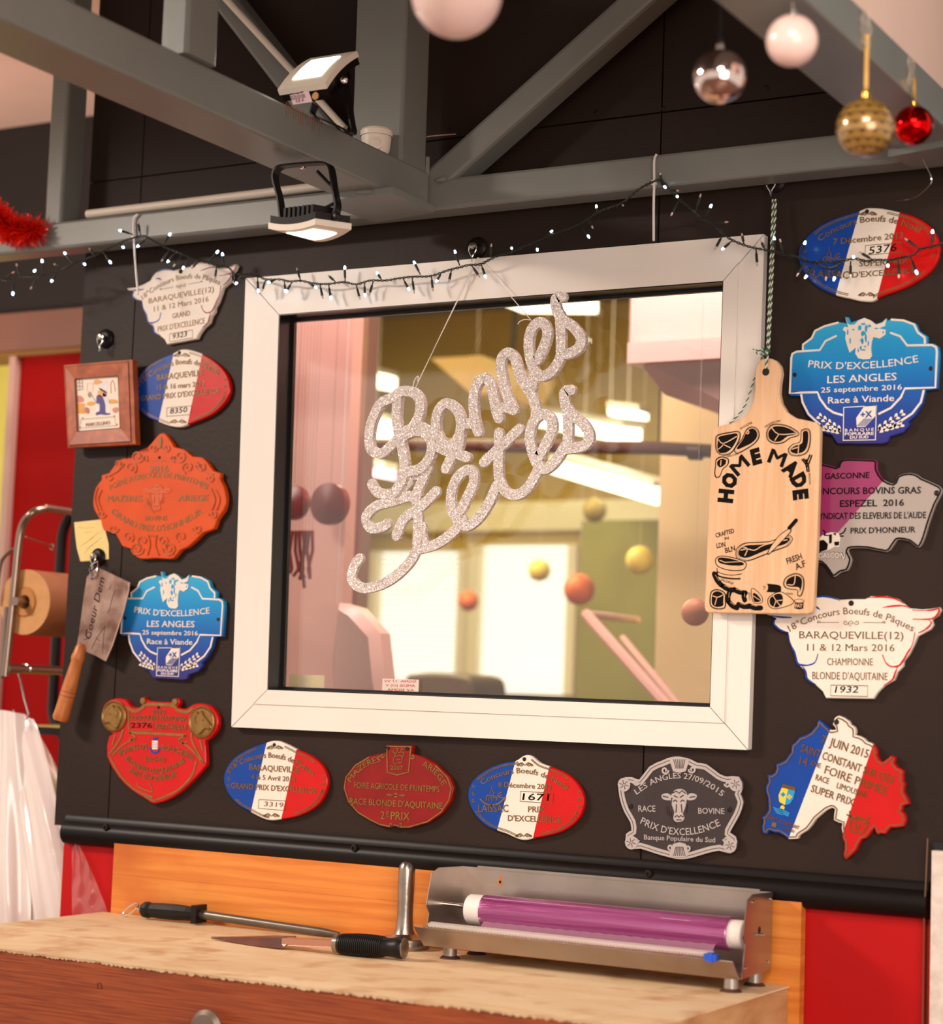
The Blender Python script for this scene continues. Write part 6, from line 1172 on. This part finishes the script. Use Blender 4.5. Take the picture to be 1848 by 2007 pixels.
for (x, y, z) in ((DX1+.0008, -.145, .922), (DX1+.0008, -.05, .922), (DX1+.0008, -.12, 1.02), (DX1+.0008, -.043, 1.02)):
    q = MB(); q.lathe((x, y, z), (1, 0, 0), [(.003, 0), (.003, .0015), (0, .0018)], chrome, 10); q.build('rivet', dp)
q = MB(); q.lathe((DX1+.0006, -.09, .975), (1, 0, 0), [(.0055, 0), (.0055, .0004), (0, .0004)], groove, 16); q.lathe((DX1+.0009, -.09, .968), (1, 0, 0), [(.002, 0), (.002, .008), (0, .008)], chrome, 10); q.build('spindle_slot', dp)
q = MB(); kx = PY(980, 1731, DY1-.0015); orng = mat('keyhole_shows_board', (206, 110, 40), .5); q.disc((kx.x, kx.z), .0042, DY1-.001, DY1-.0016, orng, 14); q.stroke([(kx.x, kx.z), (kx.x, kx.z+.011)], .0035, DY1-.001, DY1-.0016, orng); q.build('keyhole', dp)
# ---------------- meat flattener
fl_ = thing('meat_flattener', (.452, -.073, ZW), 'steel meat flattener standing upright on its round base', 'flattener'); cx, cy = .452, -.073
q = MB(); q.lathe((cx, cy, ZW), (0, 0, 1), [(0, 0), (.043, 0), (.044, .003), (.044, .016), (.042, .019), (.026, .021), (.019, .025), (.0155, .033), (.0138, .055), (.0138, .075), (.0145, .1), (.0145, .134), (.013, .142), (.009, .147), (0, .149)], mat('brushed_cast_steel', (172, 160, 150), .3, 1, var=.2, scale=30, bump=.25, bscale=70), 40); q.build('body', fl_, True)
# ---------------- sharpening steel
ss = thing('sharpening_steel', (.05, -.04, ZW), 'sharpening steel with black handle and ring lying along the splash board', 'sharpening steel')
a = PY(279, 1783, -.062); b2_ = PY(388, 1797, -.055); a.z = ZW+.0175; b2_.z = ZW+.0190; e = PY(664, 1834, -.040); e.z = ZW+.007; d = (b2_-a); L_ = d.length
q = MB(); q.lathe(a, d, [(0, 0), (.011, 0), (.0150, .006), (.0155, .014), (.0135, .022), (.0145, L_*.35), (.0150, L_*.6), (.0135, L_*.82), (.0115, L_*.93), (.010, L_)], blackpl, 10); q.build('handle', ss)
q = MB(); dn_ = d.normalized(); uu = dn_.cross(Vector((0, 0, 1))).normalized(); vv = uu.cross(dn_)
q.hexa([b2_+uu*x+vv*z+dn_*t for t in (-.004, .007) for x, z in ((-.018, -.016), (.018, -.016), (.018, .017), (-.018, .017))], blackpl); q.build('guard', ss)
q = MB(); dd = (e-b2_).normalized(); uu = dd.cross(Vector((0, 0, 1))).normalized(); vv = uu.cross(dd); ring0 = [(.0065*math.cos(t)*1.15, .0085*math.sin(t)) for t in [2*PI*i/12 for i in range(12)]]
vs = []
for P_, k in ((b2_, 1), (b2_.lerp(e, .9), .92), (e, .55)): vs += [P_+uu*x*k+vv*z*k for x, z in ring0]
q.add(vs, [(j*12+i, j*12+(i+1) % 12, (j+1)*12+(i+1) % 12, (j+1)*12+i) for j in range(2) for i in range(12)]+[tuple(range(24, 36))], mat('grey_steel_rod', (120, 112, 102), .38, .8, var=.2, scale=40)); q.build('rod', ss, True)
q = MB(); q.lathe(a, -d, [(.006, -.002), (.006, .004), (.004, .007), (.0045, .010), (0, .014)], chrome, 14); q.tube([PY(256+19*math.cos(t)*.8+6*math.sin(t)*.6, 1783-19*math.cos(t)*.6+6*math.sin(t)*.8, -.062-.006*math.sin(t)) for t in [2*PI*i/20 for i in range(20)]], .0017, chrome, 6, closed=True); q.build('ring', ss, True)
# ---------------- knife
kn = thing('butcher_knife', (.33, -.19, ZW), 'butcher knife with black ribbed handle pointing left on the block', 'knife')
a = PZ(665, 1850, ZW+.018); b2_ = PZ(788, 1858, ZW+.0205); tip = PZ(414, 1838, ZW+.0035); d = b2_-a; L_ = d.length; pr = [(.0, 0), (.0155, 0)]
for i in range(22):
    h = .004+i*(L_*.72-.004)/22; r_ = .0160+.0022*math.sin(PI*i/22); pr += [(r_+.0012, h), (r_+.0012, h+L_*.018), (r_, h+L_*.022), (r_, h+L_*.032)]
pr += [(.0150, L_*.76), (.0155, L_*.86), (.0178, L_*.93), (.0180, L_*1.0), (.0165, L_*1.03)]
q = MB(); q.lathe(a, d, pr, blackpl, 28); q.build('handle', kn, True)
q = MB(); q.lathe(a, d, [(.0166, L_*1.02), (.0166, L_*1.045), (.012, L_*1.06), (0, L_*1.065)], steel, 24); q.build('end_cap', kn, True)
q = MB(); q.lathe(a, -d, [(.0155, -.004), (.0150, .008), (.0095, .010)], steel, 24); q.build('ferrule', kn, True)
dd = (tip-a).normalized(); fw_ = dd.cross(Vector((0, 0, 1))).normalized(); fw_ = fw_ if fw_.y < 0 else -fw_
def blade_pt(t, w_, h): p = a.lerp(tip, t); return p+fw_*w_+Vector((0, 0, h))
q = MB(); T_ = [(.02, .011), (.36, .011), (.38, .019), (.55, .017), (.75, .011), (.9, .005), (1, .0004)]; vs = []
for t, w_ in T_: vs += [blade_pt(t, -w_, w_*.42), blade_pt(t, -w_*.3, w_*.12+.0022), blade_pt(t, w_*1.2, -w_*.5), blade_pt(t, w_*.2, -w_*.1-.0018)]
q.add(vs, [(i*4+k, i*4+(k+1) % 4, i*4+4+(k+1) % 4, i*4+4+k) for i in range(len(T_)-1) for k in range(4)]+[(3, 2, 1, 0)], mat('knife_steel', (168, 140, 128), .24, .95, var=.15, scale=30)); q.build('blade', kn)
q = MB(); q.hexa([blade_pt(t, w_, h) for t in (.03, .41) for w_, h in ((-.010, -.006), (.011, -.006), (.011, .006), (-.010, .006))], mat('pinkish_bolster', (196, 150, 132), .3, .9)); q.build('bolster', kn)

# ================================================================ PASSAGE ITEMS, LEFT EDGE
RX = PY(49, 1180, .07); hold = thing('roll_holder', (RX.x, .1, RX.z), 'steel tube rack holding a big brown paper roll beyond the wall end', 'rack')
tubem = mat('rack_steel', (150, 130, 116), .28, .9)
YH = .06
f_ = [PY(x, y, YH) for x, y in ((10, 1325), (20, 1230), (30, 1130), (36, 1070), (44, 1030), (62, 1006))]
top = f_[-1]; P_ = f_+[Vector((top.x+.008, YH+.03, top.z+.012)), Vector((top.x+.012, YH+.08, top.z+.014)), Vector((top.x+.012, YH+.5, top.z+.014))]
q = MB(); q.tube(crs(P_, 6), .0082, tubem, 12); q.build('frame', hold, True)
b0 = PY(14, 1310, YH); q = MB(); q.tube([b0, b0+Vector((0, .6, 0))], .0095, tubem, 12); q.build('bar', hold, True)
q = MB(); q.tube([PY(2, 1330, YH), PY(14, 1190, YH+.01)], .006, tubem, 8); q.tube(crs([PY(*p, YH) for p in ((-8, 1180), (0, 1110), (10, 1090), (26, 1076))], 3), .004, tubem, 8); q.build('stay', hold, True)
q = MB(); q.tube([PY(50, 1052, YH), PY(95, 1068, YH+.1)], .0016, tubem, 6); q.tube(crs([PY(*p, YH+.1) for p in ((95, 1068), (104, 1068), (104, 1078), (98, 1074))], 3), .0018, tubem, 6); q.build('tear_bar', hold, True)
q = MB(); q.tube([RX+Vector((0, -.03, 0)), RX+Vector((0, .5, 0))], .009, tubem, 12); q.build('spindle', hold, True)
kr = thing('paper_roll', tuple(RX), 'big roll of brown kraft paper on the rack at the left edge', 'paper roll')
R_ = 64*(RX-CAM).dot(fw)/FPX
q = MB(); q.lathe(RX, (0, 1, 0), [(R_*.48, 0), (R_, 0)], w_kraft2, 48); q.lathe(RX, (0, 1, 0), [(R_, 0), (R_, .45), (R_*.3, .45)], w_kraft, 48); q.build('paper', kr, True)
q = MB(); q.lathe(RX, (0, 1, 0), [(R_*.22, .05), (R_*.22, -.002), (R_*.42, -.003), (R_*.44, 0), (R_*.48, .0005)], mat('cardboard_core', (186, 124, 66), .8), 32); q.build('core_tube', kr, True)
q = MB(); cc = PY(160, 1210, .45); W_ = []
for i in range(25):
    a = PI*.5+PI*i/24; W_.append(Vector((cc.x+.072*math.cos(a), .45, cc.z+(.175 if math.sin(a) > 0 else -.2)+.08*math.sin(a))))
q.tube([W_[0]+Vector((.1, 0, 0))]+W_+[W_[-1]+Vector((.1, 0, 0))], .012, blackpl, 8)
tag(q.build('black_hose_loop', smooth=True), 'black hose loop hanging behind the brown paper roll', 'hose')
q = MB(); q.box((cc.x-.045, .6, cc.z-.36), (cc.x+.2, .62, cc.z+.24), mat('dark_apron', (22, 16, 16), .7)); tag(q.build('dark_apron'), 'dark cloth hanging inside the black loop behind the wall end', 'cloth')
q = MB(); A_ = PY(148, 1120, .4); q.tube([A_+Vector((.01, 0, .12)), A_+Vector((.012, 0, -.3))], .012, mat('pale_yellow_pole', (226, 196, 130), .5), 8); tag(q.build('pale_pole', smooth=True), 'pale yellow pole just beyond the black wall end', 'pole')
q = MB(); A_, B_ = PY(63, 1420, .3), PY(170, 1424, .3); q.box((A_.x, .22, A_.z-.018), (B_.x, .5, A_.z-.002), blackpl); q.box((A_.x, .22, A_.z-.002), (B_.x, .5, A_.z), mat('yellow_edge', (190, 170, 80), .5)); tag(q.build('wall_shelf'), 'thin black shelf with a yellow top edge beyond the wall end', 'shelf')
q = MB(); A_ = PY(95, 1530, .35); q.box((A_.x-.05, .3, A_.z-.036), (A_.x+.15, .75, A_.z-.024), blackpl); q.tube([A_, A_+Vector((.12, .02, 0))], .024, mat('olive_beige', (150, 120, 70), .6), 16); tag(q.build('beige_cylinder', smooth=True), 'beige cylinder lying below the shelf beside the plastic bags', 'cylinder')
# hanger and bags
q = MB(); Yb = .12; q.tube(crs([PY(*p, Yb) for p in ((37, 1322), (38, 1310), (48, 1302), (58, 1308), (60, 1316))], 3)[::-1]+[PY(40, 1330, Yb), PY(48, 1370, Yb), PY(56, 1398, Yb), PY(53, 1408, Yb), PY(44, 1412, Yb)], .0022, chrome, 8); q.tube([PY(26, 1392, Yb), PY(36, 1420, Yb)], .0018, chrome, 6)
tag(q.build('bag_hook', smooth=True), 'bent wire hook holding the white plastic bags', 'hook')
bgm = mat('milky_plastic', (240, 228, 222), .22, coat=.6, trans=0, bump=.2, bscale=12); bgm.node_tree.nodes['Principled BSDF'].inputs['Subsurface Weight'].default_value = .25
bgm.node_tree.nodes['Principled BSDF'].inputs['Subsurface Radius'].default_value = (.03, .03, .03)
bags = thing('plastic_bags', tuple(PY(50, 1800, Yb)), 'bundle of white plastic bags hanging from a hook at far left', 'bags')
def bag_sheet(top_l, top_r, bot_l, bot_r, Y, nm, amp, ph, mt, NX=70, NZ=40):
    q = MB(); vs = []; fs = []
    for j in range(NZ+1):
        t = j/NZ; l = (top_l[0]+(bot_l[0]-top_l[0])*t**.75, top_l[1]+(bot_l[1]-top_l[1])*t); r_ = (top_r[0]+(bot_r[0]-top_r[0])*t**.8, top_r[1]+(bot_r[1]-top_r[1])*t)
        for i in range(NX+1):
            s = i/NX; x = l[0]+(r_[0]-l[0])*s; y = l[1]+(r_[1]-l[1])*s
            fo = math.sin(s*17+ph+1.2*math.sin(3*t+ph))*.6+math.sin(s*31+ph*2-4*t)*.3+.35*math.sin(s*9-7*t+ph)
            p = PY(x, y-8*math.sin(PI*s)*(1-t), Y); vs.append((p.x, Y-amp*fo*(.35+.65*t)-.03*math.sin(PI*s), p.z))
    for j in range(NZ):
        for i in range(NX): o = j*(NX+1)+i; fs.append((o, o+NX+1, o+NX+2, o+1))
    q.add(vs, fs, mt); q.build(nm, bags, True)
bag_sheet((-12, 1400), (48, 1400), (-60, 1840), (60, 1840), Yb-.01, 'bag', .012, 0, bgm); bag_sheet((20, 1402), (66, 1410), (40, 1840), (172, 1840), Yb+.015, 'bag', .010, 2, bgm); bag_sheet((60, 1420), (68, 1430), (100, 1780), (215, 1760), Yb+.045, 'bag', .006, 1, mat('pale_translucent', (214, 196, 170), .25, alpha=.6))
clearf = mat('clear_film', (226, 190, 186), .12, alpha=.22, coat=1, bump=.6, bscale=25)
q = MB(); NX, NZ = 16, 22; vs = []; fs = []
for j in range(NZ+1):
    t = j/NZ; yy = 1655+(1800-1655)*t; xr = 150+(214-150)*t**.85
    for i in range(NX+1):
        s = i/NX; Yq = -.006-.010*math.sin(s*7+t*5)**2*(1-.3*s)-.004*math.sin(t*13+s*3)**2; x = 141+(xr-141)*s
        p = PY(x, yy+6*math.sin(s*5), Yq); vs.append((p.x, Yq, max(p.z, ZW-.02)))
for j in range(NZ):
    for i in range(NX): o = j*(NX+1)+i; fs.append((o, o+1, o+NX+2, o+NX+1))
q.add(vs, fs, clearf); q.build('clear_flap', bags, True)

# ================================================================ RIGHT EDGE: pale board
pb = MB(); p = PY(1826, 1667, -.03); pb.box((p.x, -.03, .0), (p.x+.35, -.012, p.z), mat('speckled_grey_board', (206, 188, 176), .6, c2=(224, 210, 200), scale=60)); tag(pb.build('partition_board'), 'pale speckled board standing against the wall at the right edge', 'board')
bx = MB(); bx.hexa([(p.x+.0, -.011, p.z-.01), (p.x+.35, -.011, p.z-.01), (p.x+.35, -.011, p.z+.012), (p.x-.008, -.011, p.z+.012), (p.x+.0, -.0005, p.z-.01), (p.x+.35, -.0005, p.z-.01), (p.x+.35, -.0005, p.z+.012), (p.x-.008, -.0005, p.z+.012)], groove); tag(bx.build('black_backing_strip'), 'black strip behind the top of the pale board at the right edge', 'strip')
q = MB(); q.tube([PY(1818, 1643, -.014), PY(1814, 1735, -.03), PY(1811, 1790, -.012), PY(1808, 2020, -.012)], .0012, mat('thin_grey_wire', (130, 100, 80), .4, .5), 6); tag(q.build('thin_wire', smooth=True), 'thin vertical wire at the right edge crossing the black rail', 'wire')

# ================================================================ STRING LIGHTS
TN = TF(460, 280, 3.696); T2 = TF(924, 0, 2)
wire = [TA.px(*p) for p in ((-60, 640), (0, 645), (60, 650), (160, 632), (270, 630), (330, 612), (450, 580), (550, 530), (600, 510), (680, 480), (760, 445), (850, 395), (950, 350), (1050, 322), (1100, 322), (1140, 345), (1230, 395), (1340, 440), (1440, 480), (1560, 520), (1640, 540), (1720, 555), (1770, 605))]
wire += [TN.px(*p) for p in ((40, 950), (160, 965), (230, 990), (330, 990), (400, 1005), (480, 1000), (580, 1020), (680, 1022), (790, 1010), (880, 1025), (980, 998), (1090, 998), (1200, 980), (1300, 970), (1420, 965), (1540, 925), (1620, 905), (1700, 885), (1780, 880), (1840, 850))]
wire += [T2.px(*p) for p in ((110, 1000), (160, 985), (300, 925), (420, 880), (500, 830), (590, 795), (660, 740), (725, 708), (750, 710), (800, 770), (850, 810), (900, 855), (950, 880), (990, 920), (1040, 950), (1100, 970), (1180, 985), (1225, 1000))]
wire += [TH.px(*p) for p in ((10, 448), (90, 465), (200, 510), (300, 505), (400, 510), (490, 490), (560, 480), (650, 500), (720, 490), (830, 490), (960, 465), (1020, 450), (1080, 405), (1180, 380), (1300, 350))]
def ydep(x):                                  # how far the string hangs out from the wall
    K = [(-60, -.10), (250, -.096), (480, -.045), (700, -.034), (930, -.040), (1100, -.055), (1285, -.090), (1400, -.055), (1560, -.030), (1900, -.035)]
    for (a, ya), (b_, yb__) in zip(K, K[1:]):
        if a <= x <= b_: return ya+(yb__-ya)*(x-a)/(b_-a)
    return -.04
sl = thing('string_lights', tuple(PY(700, 560, -.04)), 'dark green string of small cold white lights swagged across the wall and window', 'string lights')
base = crs([PY(x, y, ydep(x)) for x, y in wire], 8); gw = mat('dark_green_wire', (26, 36, 28), .5)
q = MB(); s0 = 0; W1, W2 = [], []
for i, p in enumerate(base):
    if i: s0 += (base[i]-base[i-1]).length
    d = (base[min(i+1, len(base)-1)]-base[max(i-1, 0)]).normalized(); u = d.cross(Vector((0, 1, 0))).normalized(); v = u.cross(d); a = s0*330
    o = (u*math.cos(a)+v*math.sin(a))*.0015; W1.append(p+o); W2.append(p-o)
q.tube(W1, .00105, gw, 5); q.tube(W2, .00105, gw, 5); q.build('wire', sl, True)
led_on = mat('led_glow', (200, 230, 255), .3, emit=(188, 226, 255), es=5); led_off = mat('led_clear', (200, 170, 156), .2, coat=1)
def bulbs(tf, L):
    for b_ in L:
        (x0_, y0_), (x1_, y1_), on = b_; pa, pb_ = tf.px(x0_, y0_), tf.px(x1_, y1_); Y_ = ydep(pa[0]); k = random.uniform(-.006, .002)
        A_, B_ = PY(*pa, Y_), PY(*pb_, Y_+k-.001); d = B_-A_
        if d.length < .012: d = d.normalized()*.006+Vector((0, -.018, 0)); B_ = PY(*pb_, Y_-.016); d = B_-A_
        h = thing_part('bulb', sl, A_)
        q = MB(); n_ = d.normalized(); q.tube([A_, A_+d*.25, A_+d*.3, A_+d*.82], [.0012, .0012, .0022, .0024], gw, 7); q.build('holder', h, True)
        q = MB(); r_ = .0023 if on else .0018; q.lathe(B_-n_*.006, n_, [(.0015, 0), (r_, .002), (r_, .005), (r_*.6, .0075), (0, .008)], led_on if on else led_off, 8); q.build('led_tip', h, True)
def thing_part(name, parent, loc):
    o = bpy.data.objects.new(name, None); o.empty_display_size = .01; col.objects.link(o); o.parent = parent; o.location = Vector(loc)-Vector(parent['_o']); o['_o'] = tuple(loc); return o
U, L1 = False, True
bulbs(TA, [((30, 640), (105, 590), U), ((155, 625), (125, 530), U), ((100, 660), (97, 760), L1), ((270, 640), (232, 715), U), ((215, 620), (265, 577), L1), ((325, 605), (317, 500), L1), ((430, 590), (388, 660), L1), ((480, 560), (410, 530), U), ((550, 525), (487, 445), L1), ((612, 505), (641, 533), L1), ((720, 470), (675, 415), U), ((780, 440), (835, 520), L1), ((905, 380), (932, 405), L1), ((1000, 305), (902, 275), L1), ((1060, 310), (1040, 210), U), ((1110, 335), (1037, 397), L1), ((1235, 385), (1284, 300), L1), ((1275, 430), (1220, 505), U), ((1320, 445), (1265, 513), L1), ((1370, 460), (1310, 545), U), ((1430, 480), (1380, 562), L1), ((1500, 500), (1450, 560), U), ((1575, 515), (1645, 432), L1), ((1690, 550), (1678, 450), L1), ((1635, 545), (1622, 640), U), ((1755, 600), (1760, 670), U), ((1820, 615), (1780, 678), L1)])
bulbs(TN, [((165, 970), (170, 1080), L1), ((222, 995), (200, 1070), U), ((290, 995), (243, 1013), L1), ((360, 1005), (368, 1078), L1), ((415, 1010), (372, 1080), L1), ((478, 1000), (450, 910), U), ((540, 1020), (592, 1050), L1), ((617, 1025), (638, 1125), U), ((680, 1025), (697, 1130), L1), ((728, 1005), (680, 962), U), ((800, 1010), (797, 897), L1), ((880, 1030), (907, 1130), U), ((940, 1015), (943, 1108), L1), ((1003, 1005), (975, 1100), U), ((1065, 995), (1030, 940), L1), ((1220, 985), (1263, 1065), L1), ((1285, 975), (1300, 1085), U), ((1345, 955), (1298, 862), L1), ((1425, 965), (1436, 1070), U), ((1500, 935), (1460, 1005), L1), ((1570, 920), (1552, 1005), U), ((1630, 890), (1594, 783), L1), ((1715, 885), (1772, 970), U), ((1785, 880), (1817, 975), L1)])
bulbs(T2, [((75, 1010), (78, 958), U), ((160, 985), (157, 971), L1), ((258, 945), (258, 982), L1), ((290, 925), (316, 905), L1), ((430, 880), (461, 931), L1), ((460, 860), (475, 893), U), ((495, 838), (489, 806), L1), ((590, 795), (594, 806), U), ((745, 715), (740, 680), U), ((740, 712), (760, 735), L1), ((775, 745), (810, 748), U), ((795, 762), (808, 771), L1), ((810, 790), (783, 843), U), ((880, 825), (898, 763), U), ((915, 855), (940, 804), L1), ((955, 872), (1003, 870), U), ((985, 920), (955, 977), U), ((1020, 945), (983, 977), L1), ((1068, 958), (1060, 918), U), ((1115, 975), (1120, 1040), U), ((1150, 980), (1135, 945), U), ((1190, 985), (1186, 931), L1), ((1222, 995), (1210, 940), U), ((1290, 1000), (1308, 948), L1)])
bulbs(TH, [((155, 500), (90, 615), U), ((245, 520), (155, 632), L1), ((335, 515), (320, 650), U), ((425, 515), (385, 650), L1), ((520, 500), (519, 630), U), ((548, 485), (543, 463), L1), ((700, 490), (595, 428), U), ((815, 495), (820, 540), L1), ((903, 490), (907, 630), U), ((1000, 465), (1053, 598), L1), ((1080, 405), (960, 320), U), ((1175, 378), (1178, 255), L1)])

# ================================================================ tidy up helper properties
for o in bpy.data.objects:
    if '_o' in o: del o['_o']
